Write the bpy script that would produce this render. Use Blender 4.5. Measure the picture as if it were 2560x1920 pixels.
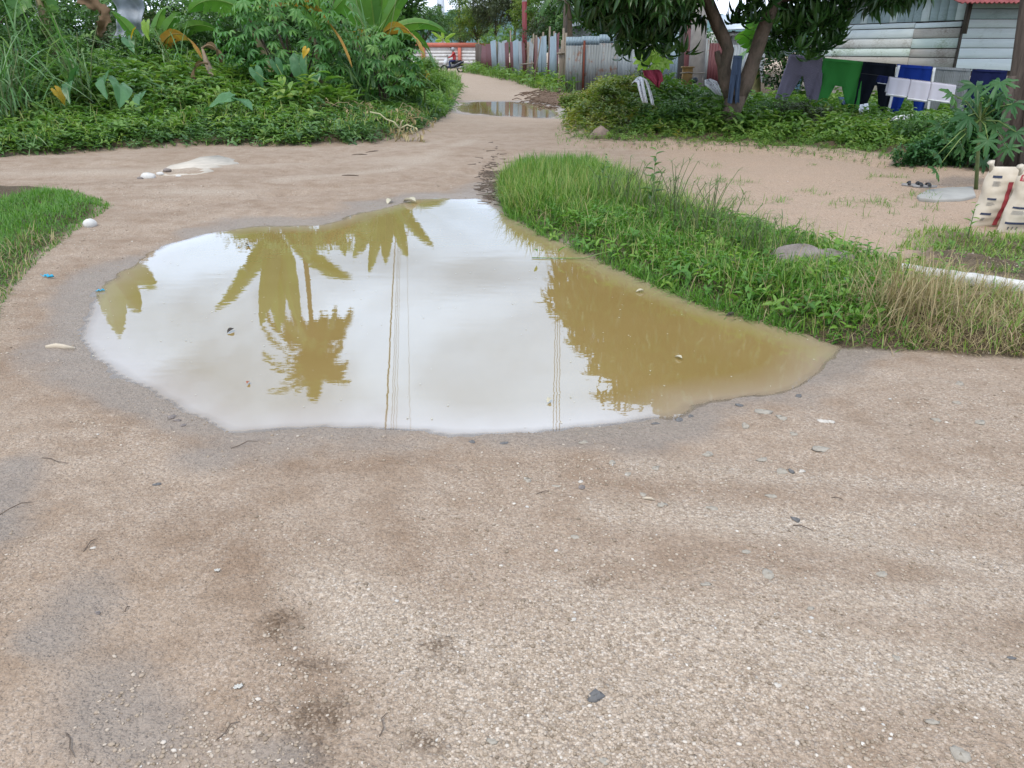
import bpy, math, random
import numpy as np
from mathutils import Matrix, Vector, Euler
for _o in list(bpy.data.objects): bpy.data.objects.remove(_o)
SC = bpy.context.scene
COL = SC.collection
R = math.radians

# ------------------------------------------------------------------ camera
FPX, W_, H_ = 1919.0, 2560.0, 1920.0          # focal length in photograph pixels
HORIZON = 128.0
PITCH = math.atan((H_/2-HORIZON)/FPX)
CAMH = 1.5
cam_d = bpy.data.cameras.new('camera'); cam = bpy.data.objects.new('camera', cam_d); COL.objects.link(cam)
cam_d.sensor_width = 36; cam_d.lens = 36*FPX/W_; cam_d.clip_start = .05; cam_d.clip_end = 3000
cam.location = (0, 0, CAMH); cam.rotation_euler = (math.pi/2-PITCH, 0, 0)
SC.camera = cam

# ------------------------------------------------------------------ world: hazy bright sky with broken cloud
SUN_EL, SUN_AZ = 58, 205
wd = bpy.data.worlds.new('World'); SC.world = wd; wd.use_nodes = True
nt = wd.node_tree; N = nt.nodes; L = nt.links
for n in list(N): N.remove(n)
sky = N.new('ShaderNodeTexSky'); sky.sky_type = 'NISHITA'; sky.sun_disc = False
sky.sun_elevation = R(SUN_EL); sky.sun_rotation = R(SUN_AZ); sky.air_density = 1.2; sky.dust_density = 2.0; sky.ozone_density = 2.0
tc = N.new('ShaderNodeTexCoord'); sp = N.new('ShaderNodeSeparateXYZ'); L.new(tc.outputs['Generated'], sp.inputs[0])
ad = N.new('ShaderNodeMath'); ad.operation = 'ADD'; ad.inputs[1].default_value = .22; L.new(sp.outputs['Z'], ad.inputs[0])
mx = N.new('ShaderNodeMath'); mx.operation = 'MAXIMUM'; mx.inputs[1].default_value = .05; L.new(ad.outputs[0], mx.inputs[0])
dx = N.new('ShaderNodeMath'); dx.operation = 'DIVIDE'; L.new(sp.outputs['X'], dx.inputs[0]); L.new(mx.outputs[0], dx.inputs[1])
dy = N.new('ShaderNodeMath'); dy.operation = 'DIVIDE'; L.new(sp.outputs['Y'], dy.inputs[0]); L.new(mx.outputs[0], dy.inputs[1])
cb = N.new('ShaderNodeCombineXYZ'); L.new(dx.outputs[0], cb.inputs[0]); L.new(dy.outputs[0], cb.inputs[1])
nz = N.new('ShaderNodeTexNoise'); nz.inputs['Scale'].default_value = 1.15; nz.inputs['Detail'].default_value = 7; nz.inputs['Roughness'].default_value = .55; nz.inputs['Distortion'].default_value = .4
L.new(cb.outputs[0], nz.inputs['Vector'])
rp = N.new('ShaderNodeValToRGB'); rp.color_ramp.elements[0].position = .34; rp.color_ramp.elements[0].color = (.15, .15, .15, 1)
rp.color_ramp.elements[1].position = .58; rp.color_ramp.elements[1].color = (1, 1, 1, 1)
L.new(nz.outputs[0], rp.inputs[0])
cl = N.new('ShaderNodeMixRGB'); L.new(rp.outputs[0], cl.inputs[0]); L.new(sky.outputs[0], cl.inputs[1])
cl.inputs[2].default_value = (13.6, 15.4, 18.6, 1)
bg = N.new('ShaderNodeBackground'); bg.inputs['Strength'].default_value = .1; L.new(cl.outputs[0], bg.inputs[0])
wo = N.new('ShaderNodeOutputWorld'); L.new(bg.outputs[0], wo.inputs[0])
sd = bpy.data.lights.new('sun', 'SUN'); sd.energy = 1.5; sd.angle = R(10); sd.color = (1, .92, .78)
so = bpy.data.objects.new('sun', sd); COL.objects.link(so)
so.rotation_euler = (R(90-SUN_EL), 0, R(180-SUN_AZ)); so.location = (0, 0, 30)
SC.view_settings.view_transform = 'Standard'; SC.view_settings.look = 'None'
SC.view_settings.exposure = 0.35; SC.view_settings.gamma = 1
SC.cycles.use_denoising = True
SC.cycles.max_bounces = 8; SC.cycles.transparent_max_bounces = 12

# ------------------------------------------------------------------ measuring the photograph: rays to places
CT, ST = math.cos(PITCH), math.sin(PITCH)
def ray(u, v):
    a = (u-W_/2)/FPX; b = (H_/2-v)/FPX
    return a, CT+b*ST, -ST+b*CT
def P(u, v, Y):
    a, y, z = ray(u, v); k = Y/y
    return Vector((a*k, Y, CAMH+z*k))
def G(u, v, z=0.0):
    a, y, zz = ray(u, v); k = (z-CAMH)/zz
    return (a*k, y*k)
def RF(u, v, Y):                     # a thing seen mirrored in the water at that pixel, Y metres away
    p = P(u, v, Y); return Vector((p.x, p.y, -p.z))

# ------------------------------------------------------------------ objects
ORG = {}
def link(o, parent=None):
    COL.objects.link(o)
    if parent is not None: o.parent = parent
    return o
def props(o, label=None, cat=None, group=None, kind=None):
    if label: o['label'] = label
    if cat: o['category'] = cat
    if group: o['group'] = group
    if kind: o['kind'] = kind
    return o
def thing(name, label, cat, loc=(0, 0, 0), group=None):
    o = bpy.data.objects.new(name, None); o.empty_display_size = .1; o.location = loc
    link(o); ORG[o.name] = Vector(loc)
    return props(o, label, cat, group)

class MB:
    """collects geometry in world space; build() links it as ONE mesh object"""
    def __init__(s): s.V = []; s.Q = []; s.T = []; s.A = []; s.B = []; s.n = 0; s.NG = []
    def add(s, v, faces, rnd=0.5, t=None):
        v = np.asarray(v, float).reshape(-1, 3); k = len(v)
        for f in faces:
            if len(f) == 4: s.Q.append(np.array([f])+s.n)
            elif len(f) == 3: s.T.append(np.array([f])+s.n)
            else:
                for i in range(1, len(f)-1): s.T.append(np.array([[f[0], f[i], f[i+1]]])+s.n)
        s.V.append(v); s.A.append(np.full(k, rnd)); s.B.append(np.zeros(k) if t is None else np.asarray(t, float)); s.n += k
        return s
    def raw(s, v, q, t3, rnd, t):
        if len(q): s.Q.append(q+s.n)
        if len(t3): s.T.append(t3+s.n)
        s.V.append(v); s.A.append(rnd); s.B.append(t); s.n += len(v); return s
    def box(s, c, size, rot=None, rnd=.5, taper=1.0):
        x, y, z = (k/2 for k in size); c = Vector(c)
        pts = [(-x, -y, -z), (x, -y, -z), (x, y, -z), (-x, y, -z), (-x*taper, -y*taper, z), (x*taper, -y*taper, z), (x*taper, y*taper, z), (-x*taper, y*taper, z)]
        M = rot if rot is not None else Matrix.Identity(3)
        return s.add([tuple(c+M@Vector(p)) for p in pts], [(0, 3, 2, 1), (4, 5, 6, 7), (0, 1, 5, 4), (1, 2, 6, 5), (2, 3, 7, 6), (3, 0, 4, 7)], rnd)
    def tube(s, pts, rad, n=8, cap=True, rnd=.5, squash=1.0, rough=0.0):
        pts = [Vector(p) for p in pts]; m = len(pts)
        rad = [rad]*m if not hasattr(rad, '__len__') else rad
        vs = []; ts = []; up = None
        for i, p in enumerate(pts):
            d = (pts[min(i+1, m-1)]-pts[max(i-1, 0)]).normalized()
            if up is None:
                up = Vector((0, 0, 1)) if abs(d.z) < .9 else Vector((0, 1, 0))
            up = (up-d*up.dot(d)).normalized(); sd_ = d.cross(up)
            for k in range(n):
                a = 2*math.pi*k/n; r = rad[i]*(1+rough*(random.random()-.5))
                vs.append(p+up*(math.cos(a)*r)+sd_*(math.sin(a)*r*squash)); ts.append(i/(m-1))
        f = [(i*n+k, i*n+(k+1) % n, (i+1)*n+(k+1) % n, (i+1)*n+k) for i in range(m-1) for k in range(n)]
        if cap: f += [tuple(range(n))[::-1], tuple((m-1)*n+k for k in range(n))]
        return s.add([tuple(v) for v in vs], f, rnd, ts)
    def lathe(s, c, prof, n=16, axis='z', rnd=.5):
        vs = []
        for r, h in prof:
            for k in range(n):
                a = 2*math.pi*k/n
                p = {'z': (math.cos(a)*r, math.sin(a)*r, h), 'y': (math.cos(a)*r, h, math.sin(a)*r), 'x': (h, math.cos(a)*r, math.sin(a)*r)}[axis]
                vs.append((c[0]+p[0], c[1]+p[1], c[2]+p[2]))
        m = len(prof)
        f = [(i*n+k, i*n+(k+1) % n, (i+1)*n+(k+1) % n, (i+1)*n+k) for i in range(m-1) for k in range(n)]
        f += [tuple(range(n))[::-1], tuple((m-1)*n+k for k in range(n))]
        return s.add(vs, f, rnd)
    def blob(s, c, r, seed=0, n=10, m=7, amp=.2, rnd=.5, flat=0.0):
        rg = random.Random(seed); ph = [rg.uniform(0, 6.28) for _ in range(8)]; vs = []
        for i in range(m+1):
            th = math.pi*i/m
            for k in range(n):
                a = 2*math.pi*k/n
                q = 1+amp*(math.sin(2*a+ph[0]+th*2)*.5+math.sin(3*a+ph[1]-th*3)*.35+math.sin(5*a+ph[2]+th*4)*.2+math.cos(3*th+ph[3])*.3)
                z = math.cos(th); z = max(z, -1+flat)
                vs.append((c[0]+r[0]*q*math.sin(th)*math.cos(a), c[1]+r[1]*q*math.sin(th)*math.sin(a), c[2]+r[2]*q*z))
        f = [(i*n+k, (i+1)*n+k, (i+1)*n+(k+1) % n, i*n+(k+1) % n) for i in range(m) for k in range(n)]
        return s.add(vs, f, rnd)
    def sheet(s, fn, nu, nv, rnd=.5):
        vs = [tuple(fn(i/nu, j/nv)) for j in range(nv+1) for i in range(nu+1)]
        f = [(j*(nu+1)+i, j*(nu+1)+i+1, (j+1)*(nu+1)+i+1, (j+1)*(nu+1)+i) for j in range(nv) for i in range(nu)]
        return s.add(vs, f, rnd, [j/nv for j in range(nv+1) for i in range(nu+1)])
    def mesh(s, name, smooth=False, org=(0, 0, 0)):
        V = np.concatenate(s.V)-np.array(tuple(org)); me = bpy.data.meshes.new(name)
        q = np.concatenate(s.Q) if s.Q else np.zeros((0, 4), int); t = np.concatenate(s.T) if s.T else np.zeros((0, 3), int)
        me.vertices.add(len(V)); me.vertices.foreach_set('co', V.astype(np.float32).ravel())
        lv = np.concatenate([q.ravel(), t.ravel()]).astype(np.int32); nq, ntr = len(q), len(t)
        me.loops.add(len(lv)); me.loops.foreach_set('vertex_index', lv)
        me.polygons.add(nq+ntr)
        me.polygons.foreach_set('loop_start', np.concatenate([np.arange(nq)*4, nq*4+np.arange(ntr)*3]).astype(np.int32))
        me.update(calc_edges=True)
        a = me.attributes.new('rnd', 'FLOAT', 'POINT'); a.data.foreach_set('value', np.concatenate(s.A).astype(np.float32))
        a = me.attributes.new('tpar', 'FLOAT', 'POINT'); a.data.foreach_set('value', np.concatenate(s.B).astype(np.float32))
        if smooth: me.polygons.foreach_set('use_smooth', np.ones(nq+ntr, bool))
        me.validate(); return me
    def build(s, name, mat, parent=None, smooth=False, org=None):
        if parent is not None:
            root = parent
            while root.parent: root = root.parent
            og = ORG.get(root.name, Vector((0, 0, 0)))
        else: og = Vector(org) if org is not None else Vector((0, 0, 0))
        me = s.mesh(name, smooth, og); me.materials.append(mat)
        o = bpy.data.objects.new(name, me); link(o, parent)
        if parent is None: o.location = og; ORG[o.name] = og
        return o
def bevel(o, w=.004, seg=1):
    m = o.modifiers.new('bevel', 'BEVEL'); m.width = w; m.segments = seg; m.limit_method = 'ANGLE'; return o
def solid(o, t):
    m = o.modifiers.new('solid', 'SOLIDIFY'); m.thickness = t; return o
def inst(name, me, parent, M):
    o = bpy.data.objects.new(name, me); link(o, parent)
    root = parent
    while root.parent: root = root.parent
    o.matrix_local = Matrix.Translation(-ORG[root.name])@M; return o

# ------------------------------------------------------------------ leaf templates, scattered as joined geometry
class TP:
    def __init__(s, v, f, t):
        s.v = np.asarray(v, float); s.t = np.asarray(t, float)
        q = []; tr = []
        for x in f:
            if len(x) == 4: q.append(x)
            else:
                for i in range(1, len(x)-1): tr.append((x[0], x[i], x[i+1]))
        s.f = [tuple(x) for x in f]
        s.q = np.array(q, int).reshape(-1, 4); s.tr = np.array(tr, int).reshape(-1, 3)
def t_blade(n=3, bend=.35, drop=.3):          # along +Z, bending to +Y
    v = []; t = []
    for i in range(n):
        k = i/n; w = .5*(1-k**1.6*.75)*(.7+.3*min(1, k*3))
        y = bend*k*k; z = k-drop*k*k*bend
        v += [(-w, y, z), (w, y, z)]; t += [k, k]
    v.append((0, bend, 1-drop*bend)); t.append(1)
    f = [(2*i, 2*i+1, 2*i+3, 2*i+2) for i in range(n-1)]+[(2*n-2, 2*n-1, 2*n)]
    return TP(v, f, t)
def t_leaf(n=3, droop=.25, fold=.2, peak=.4, pw=.8):  # along +Y, normal +Z
    v = [(0, 0, 0)]; t = [0]
    for i in range(1, n):
        k = i/n; w = .5*math.sin(math.pi*min(1, k**(math.log(.5)/math.log(peak))))**pw
        z = -droop*k*k
        v += [(-w, k, z+fold*w), (0, k, z), (w, k, z+fold*w)]; t += [k]*3
    v.append((0, 1, -droop)); t.append(1)
    e = len(v)-1; f = [(0, 2, 1), (0, 3, 2)]
    for i in range(n-2):
        b = 1+3*i; f += [(b, b+1, b+4, b+3), (b+1, b+2, b+5, b+4)]
    b = e-3; f += [(b, b+1, e), (b+1, b+2, e)]
    return TP(v, f, t)
def rotz(a): c, s = math.cos(a), math.sin(a); return np.array([[c, -s, 0], [s, c, 0], [0, 0, 1]])
def rotx(a): c, s = math.cos(a), math.sin(a); return np.array([[1, 0, 0], [0, c, -s], [0, s, c]])
def roty(a): c, s = math.cos(a), math.sin(a); return np.array([[c, 0, s], [0, 1, 0], [-s, 0, c]])
def compose(parts):
    v = []; f = []; t = []; n = 0
    for T, M, l in parts:
        v.append(T.v@np.asarray(M).T+np.asarray(l)); f += [tuple(i+n for i in x) for x in T.f]; t.append(T.t); n += len(T.v)
    return TP(np.concatenate(v), f, np.concatenate(t))
def RZ(a):
    c, s = np.cos(a), np.sin(a); o = np.zeros_like(a); i = np.ones_like(a)
    return np.stack([np.stack([c, -s, o], -1), np.stack([s, c, o], -1), np.stack([o, o, i], -1)], -2)
def RX(a):
    c, s = np.cos(a), np.sin(a); o = np.zeros_like(a); i = np.ones_like(a)
    return np.stack([np.stack([i, o, o], -1), np.stack([o, c, -s], -1), np.stack([o, s, c], -1)], -2)
def DG(x, y, z):
    M = np.zeros((len(x), 3, 3)); M[:, 0, 0] = x; M[:, 1, 1] = y; M[:, 2, 2] = z; return M
def scatter(mb, T, loc, M, rnd):
    n = len(loc); k = len(T.v)
    if n == 0: return mb
    V = np.einsum('nij,kj->nki', M, T.v)+loc[:, None, :]
    off = (np.arange(n)*k)[:, None, None]
    q = (T.q[None]+off).reshape(-1, 4) if len(T.q) else np.zeros((0, 4), int)
    t3 = (T.tr[None]+off).reshape(-1, 3) if len(T.tr) else np.zeros((0, 3), int)
    return mb.raw(V.reshape(-1, 3), q, t3, np.repeat(rnd, k), np.tile(T.t, n))
rng = np.random.default_rng(11)
random.seed(5)
def U(a, b, n): return rng.uniform(a, b, n)

def sdf(poly, x, y):
    poly = np.asarray(poly, float); x = np.asarray(x, float); y = np.asarray(y, float)
    d = np.full(x.shape, 1e18); ins = np.zeros(x.shape, bool)
    for i in range(len(poly)):
        ax, ay = poly[i]; bx, by = poly[(i+1) % len(poly)]
        ex, ey = bx-ax, by-ay; wx, wy = x-ax, y-ay
        k = np.clip((wx*ex+wy*ey)/(ex*ex+ey*ey+1e-12), 0, 1)
        d = np.minimum(d, (wx-ex*k)**2+(wy-ey*k)**2)
        c = ((ay > y) != (by > y)) & (x < ex*(y-ay)/(ey if abs(ey) > 1e-12 else 1e-12)+ax)
        ins ^= c
    d = np.sqrt(d); return np.where(ins, -d, d)
def _h(ix, iy, s): 
    h = np.sin(ix*127.1+iy*311.7+s*74.7)*43758.5453; return h-np.floor(h)
def vn(x, y, s=0):
    ix, iy = np.floor(x), np.floor(y); fx, fy = x-ix, y-iy; fx = fx*fx*(3-2*fx); fy = fy*fy*(3-2*fy)
    return (_h(ix, iy, s)*(1-fx)+_h(ix+1, iy, s)*fx)*(1-fy)+(_h(ix, iy+1, s)*(1-fx)+_h(ix+1, iy+1, s)*fx)*fy-.5
def fbm(x, y, s=0, o=4):
    r = 0; a = 1
    for i in range(o): r = r+a*vn(x*2**i, y*2**i, s+i); a *= .5
    return r
def ss(a, b, x): t = np.clip((x-a)/(b-a), 0, 1); return t*t*(3-2*t)
# ------------------------------------------------------------------ materials
class NT:
    def __init__(s, name):
        s.m = bpy.data.materials.new(name); s.m.use_nodes = True; s.t = s.m.node_tree
        for n in list(s.t.nodes): s.t.nodes.remove(n)
        s.out = s.t.nodes.new('ShaderNodeOutputMaterial')
    def n(s, typ, **kw):
        x = s.t.nodes.new('ShaderNode'+typ)
        for k, v in kw.items():
            if k in x.bl_rna.properties: setattr(x, k, v)
            else: s.set(x.inputs[k.replace('_', ' ')] if k.replace('_', ' ') in x.inputs else x.inputs[k], v)
        return x
    def set(s, inp, v):
        if isinstance(v, bpy.types.NodeSocket): s.t.links.new(v, inp)
        elif isinstance(v, bpy.types.Node): s.t.links.new(v.outputs[0], inp)
        elif hasattr(v, '__len__') and len(v) == 3 and inp.type == 'RGBA': inp.default_value = (*v, 1)
        else: inp.default_value = v
    def math(s, op, a, b=0.0, clamp=False):
        x = s.t.nodes.new('ShaderNodeMath'); x.operation = op; x.use_clamp = clamp; s.set(x.inputs[0], a); s.set(x.inputs[1], b); return x.outputs[0]
    def mix(s, f, a, b, mode='MIX'):
        x = s.t.nodes.new('ShaderNodeMixRGB'); x.blend_type = mode; s.set(x.inputs[0], f); s.set(x.inputs[1], a); s.set(x.inputs[2], b); return x.outputs[0]
    def ramp(s, f, stops):
        x = s.t.nodes.new('ShaderNodeValToRGB'); cr = x.color_ramp
        while len(cr.elements) < len(stops): cr.elements.new(.5)
        for e, (p, c) in zip(cr.elements, stops):
            e.position = p; e.color = (c, c, c, 1) if not hasattr(c, '__len__') else (*c, 1)
        s.set(x.inputs[0], f); return x.outputs[0]
    def noise(s, scale, detail=4, rough=.55, vec=None, dist=0.0):
        x = s.t.nodes.new('ShaderNodeTexNoise'); x.inputs['Scale'].default_value = scale; x.inputs['Detail'].default_value = detail
        x.inputs['Roughness'].default_value = rough; x.inputs['Distortion'].default_value = dist
        s.set(x.inputs['Vector'], vec if vec is not None else s.obj()); return x.outputs[0]
    def voro(s, scale, feature='F1', vec=None, out=0, rand=1.0):
        x = s.t.nodes.new('ShaderNodeTexVoronoi'); x.feature = feature; x.inputs['Scale'].default_value = scale; x.inputs['Randomness'].default_value = rand
        s.set(x.inputs['Vector'], vec if vec is not None else s.obj()); return x.outputs[out]
    def obj(s):
        if not hasattr(s, '_o'): s._o = s.t.nodes.new('ShaderNodeTexCoord')
        return s._o.outputs['Object']
    def attr(s, name):
        x = s.t.nodes.new('ShaderNodeAttribute'); x.attribute_name = name; return x.outputs['Fac']
    def map(s, scale=(1, 1, 1), vec=None, rot=(0, 0, 0)):
        x = s.t.nodes.new('ShaderNodeMapping'); x.inputs['Scale'].default_value = scale; x.inputs['Rotation'].default_value = rot
        s.set(x.inputs['Vector'], vec if vec is not None else s.obj()); return x.outputs[0]
    def bump(s, h, strength=.4, dist=.01, nrm=None):
        x = s.t.nodes.new('ShaderNodeBump'); x.inputs['Strength'].default_value = strength; x.inputs['Distance'].default_value = dist
        s.set(x.inputs['Height'], h)
        if nrm is not None: s.set(x.inputs['Normal'], nrm)
        return x.outputs[0]
    def pbsdf(s, col, rough=.7, nrm=None, spec=.4, metal=0.0, ior=1.5):
        x = s.t.nodes.new('ShaderNodeBsdfPrincipled'); s.set(x.inputs['Base Color'], col); s.set(x.inputs['Roughness'], rough)
        s.set(x.inputs['Specular IOR Level'], spec); s.set(x.inputs['Metallic'], metal); x.inputs['IOR'].default_value = ior
        if nrm is not None: s.set(x.inputs['Normal'], nrm)
        return x.outputs[0]
    def end(s, sh): s.t.links.new(sh, s.out.inputs[0]); return s.m
MATS = {}
def leafmat(name, cols, trans=.28, rough=.5, spec=.35, tipc=None, vein=None):
    m = NT(name); r = m.attr('rnd')
    stops = [(i/(len(cols)-1) if len(cols) > 1 else 0, c) for i, c in enumerate(cols)]
    c = m.ramp(r, stops) if len(cols) > 1 else m.mix(0.0, cols[0], cols[0])
    nz_ = m.noise(9.0, 3)
    c = m.mix(m.math('MULTIPLY', m.ramp(nz_, [(.35, 0), (.7, 1)]), .3), c, (.5, .55, .35), 'MULTIPLY')
    if tipc: c = m.mix(m.ramp(m.attr('tpar'), [(.72, 0), (1, .8)]), c, tipc)
    if vein:
        w = m.n('TexWave', wave_type='BANDS', bands_direction='X'); m.set(w.inputs['Vector'], m.attr('tpar')); w.inputs['Scale'].default_value = vein
        c = m.mix(m.math('MULTIPLY', w.outputs[0], .22), c, (.6, .7, .35), 'SOFT_LIGHT')
    p = m.pbsdf(c, rough, None, spec)
    tr = m.n('BsdfTranslucent'); m.set(tr.inputs[0], m.mix(.35, c, (.35, .5, .05), 'SCREEN') if False else m.mix(1.0, c, (1.5, 1.7, .8), 'MULTIPLY'))
    ms = m.n('MixShader'); ms.inputs[0].default_value = trans; m.t.links.new(p, ms.inputs[1]); m.t.links.new(tr.outputs[0], ms.inputs[2])
    return m.end(ms.outputs[0])
def plain(name, col, rough=.7, var=.25, scale=8, bump=.2, bd=.01, spec=.4, metal=0.0, col2=None, stretch=(1, 1, 1)):
    m = NT(name); v = m.map(stretch); n1 = m.noise(scale, 5, .6, v); n2 = m.noise(scale*6, 3, .6, v)
    c2 = col2 if col2 else tuple(k*(1-var) for k in col)
    c = m.mix(m.ramp(n1, [(.35, 0), (.68, 1)]), col, c2)
    c = m.mix(m.math('MULTIPLY', m.attr('rnd'), .0), c, c)
    c = m.mix(m.math('MULTIPLY', n2, .3), c, tuple(k*.7 for k in col))
    return m.end(m.pbsdf(c, rough, m.bump(m.math('ADD', n1, m.math('MULTIPLY', n2, .5)), bump, bd), spec, metal))

# greens (real-world albedos)
M_weed = leafmat('weed_leaf', [(.050, .112, .036), (.074, .158, .047), (.098, .195, .060), (.13, .235, .074), (.21, .28, .10)], .25, .45)
M_weed2 = leafmat('weed_leaf_bright', [(.078, .165, .032), (.115, .225, .045), (.16, .27, .058), (.22, .30, .07)], .28, .5)
M_grass = leafmat('grass_blade', [(.08, .17, .024), (.125, .24, .034), (.17, .285, .05), (.23, .30, .07), (.38, .34, .15)], .3, .45, tipc=(.26, .27, .09))
M_sedge = leafmat('sedge_blade', [(.045, .11, .02), (.085, .17, .028), (.13, .21, .04)], .25, .45, tipc=(.16, .15, .05))
M_lush = leafmat('lush_leaf', [(.058, .155, .022), (.090, .215, .030), (.13, .265, .038), (.19, .31, .05)], .3, .42)
M_straw = leafmat('straw', [(.22, .16, .085), (.33, .25, .14), (.42, .34, .20), (.26, .22, .10)], .15, .7)
M_reed = leafmat('reed_blade', [(.07, .165, .05), (.10, .22, .07), (.15, .27, .11), (.24, .33, .17)], .3, .4)
M_banana = leafmat('banana_leaf', [(.045, .135, .022), (.068, .18, .03), (.10, .22, .038), (.15, .26, .05)], .3, .36, .5, vein=14)
M_bandry = leafmat('banana_leaf_dry', [(.11, .07, .045), (.17, .11, .07), (.25, .17, .11)], .2, .8, .2, vein=10)
M_banor = leafmat('banana_leaf_orange', [(.36, .15, .035), (.46, .24, .05), (.30, .24, .06)], .3, .6, .3, vein=12)
M_cassava = leafmat('cassava_leaf', [(.050, .15, .036), (.075, .20, .046), (.10, .24, .055), (.15, .28, .065)], .27, .42)
M_taro = leafmat('taro_leaf', [(.055, .15, .055), (.075, .19, .075), (.10, .23, .09)], .25, .36, .45)
M_yellow = leafmat('yellow_leaf', [(.55, .30, .03), (.50, .42, .05)], .3, .5)
M_lime = leafmat('lime_leaf', [(.20, .34, .05), (.28, .40, .07)], .35, .42)
M_mango = leafmat('mango_leaf', [(.022, .062, .017), (.036, .095, .022), (.052, .125, .028), (.085, .165, .036)], .2, .33, .5)
M_papaya = leafmat('papaya_leaf', [(.032, .10, .034), (.05, .14, .045), (.07, .17, .05)], .25, .45)
M_tree = leafmat('tree_leaf', [(.035, .090, .026), (.055, .13, .034), (.085, .17, .042), (.13, .20, .05)], .25, .5)
M_treey = leafmat('tree_leaf_yellowish', [(.07, .13, .024), (.12, .19, .034), (.18, .23, .04), (.26, .24, .05)], .28, .5)
M_treed = leafmat('tree_leaf_dull', [(.045, .065, .030), (.065, .085, .042), (.09, .11, .05)], .2, .6)
M_palm = leafmat('palm_frond', [(.04, .10, .022), (.06, .14, .03), (.10, .18, .04)], .25, .45)
M_bark = plain('mango_bark', (.17, .125, .095), .9, .5, 7, .9, .04, .15, 0, (.055, .05, .035), (1, 1, .45))
M_branch = plain('branch', (.10, .075, .05), .9, .4, 12, .5, .02)
M_stem = plain('green_stem', (.13, .17, .06), .7, .4, 10, .3, .01)
M_petiole = plain('petiole', (.16, .24, .06), .5, .3, 10, .2, .005)
M_banstem = plain('banana_stem', (.22, .20, .09), .6, .6, 5, .5, .02, .4, 0, (.09, .055, .03), (1, 1, .3))

# ------------------------------------------------------------------ the ground and its water
def poly(px, z=0.0): return np.array([G(u, v, z) for u, v in px])
PUD = poly([(205,850),(213,800),(232,762),(262,715),(300,680),(345,655),(380,632),(430,607),(520,585),(620,568),(700,565),(800,563),(850,553),(900,535),(960,518),(1000,510),(1040,500),(1090,495),(1140,497),(1200,495),(1218,506),(1240,522),(1262,534),(1300,552),(1350,580),(1420,608),(1500,646),(1560,670),(1620,696),(1680,722),(1740,748),(1800,768),(1870,788),(1940,806),(2000,828),(2050,846),(2112,866),(2108,882),(2072,910),(2060,935),(2020,960),(1980,975),(1900,990),(1800,1000),(1720,1015),(1680,1035),(1600,1045),(1500,1060),(1400,1075),(1250,1088),(1100,1080),(1000,1075),(900,1075),(800,1072),(700,1078),(570,1085),(530,1070),(480,1050),(430,1020),(380,985),(330,960),(270,925),(225,885)])
PUD2 = poly([(1138,268),(1150,257),(1200,254),(1280,254),(1340,259),(1392,268),(1396,290),(1380,296),(1300,293),(1200,287),(1150,281)])
LBANK = np.vstack([poly([(-600,425),(-200,412),(0,402),(120,396),(250,388),(400,381),(520,377),(620,374),(740,376),(840,372),(900,368),(960,362),(1010,350),(1060,330),(1100,305),(1130,272),(1148,240),(1152,215),(1148,200),(1136,190)]), [(-6.8, 60), (-70, 66), (-70, 10)]])
LGRASS = poly([(-500,480),(-200,474),(0,474),(120,478),(200,492),(255,512),(285,532),(250,556),(215,578),(170,612),(110,655),(60,705),(20,755),(0,795),(-60,900),(-500,1100)])
RBANK = np.vstack([poly([(1392,374),(1500,379),(1700,386),(1900,399),(2050,408),(2200,428),(2290,445),(2350,470),(2430,490),(2700,500)]), [(40, 12), (60, 40), (30, 62), (4, 62)], poly([(1420,245),(1392,262),(1400,285),(1404,310),(1388,340)])])
FSTRIP = np.vstack([poly([(1156,183),(1200,190),(1250,202),(1285,208),(1310,218),(1340,228),(1385,240),(1410,243)]), [(4.5, 33), (2.5, 50), (-1, 66), (-3.5, 64)]])
ISL = poly([(1252,506),(1262,534),(1300,552),(1350,580),(1420,608),(1500,646),(1560,670),(1620,696),(1680,722),(1740,748),(1800,768),(1870,788),(1940,806),(2000,828),(2050,846),(2112,866),(2200,882),(2320,893),(2440,905),(2560,915),(2800,940),(4200,1060),(4200,960),(2800,800),(2560,765),(2420,738),(2280,712),(2180,690),(2080,660),(1950,622),(1800,575),(1650,528),(1560,480),(1500,440),(1400,432),(1300,438),(1256,458),(1246,480)])
RGRASS = poly([(2240,690),(2225,650),(2270,600),(2330,585),(2400,590),(2450,600),(2800,610),(4200,640),(4200,940),(2800,800),(2560,760),(2400,730)])
MOUND = P(1560, 200, 17.0)
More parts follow.
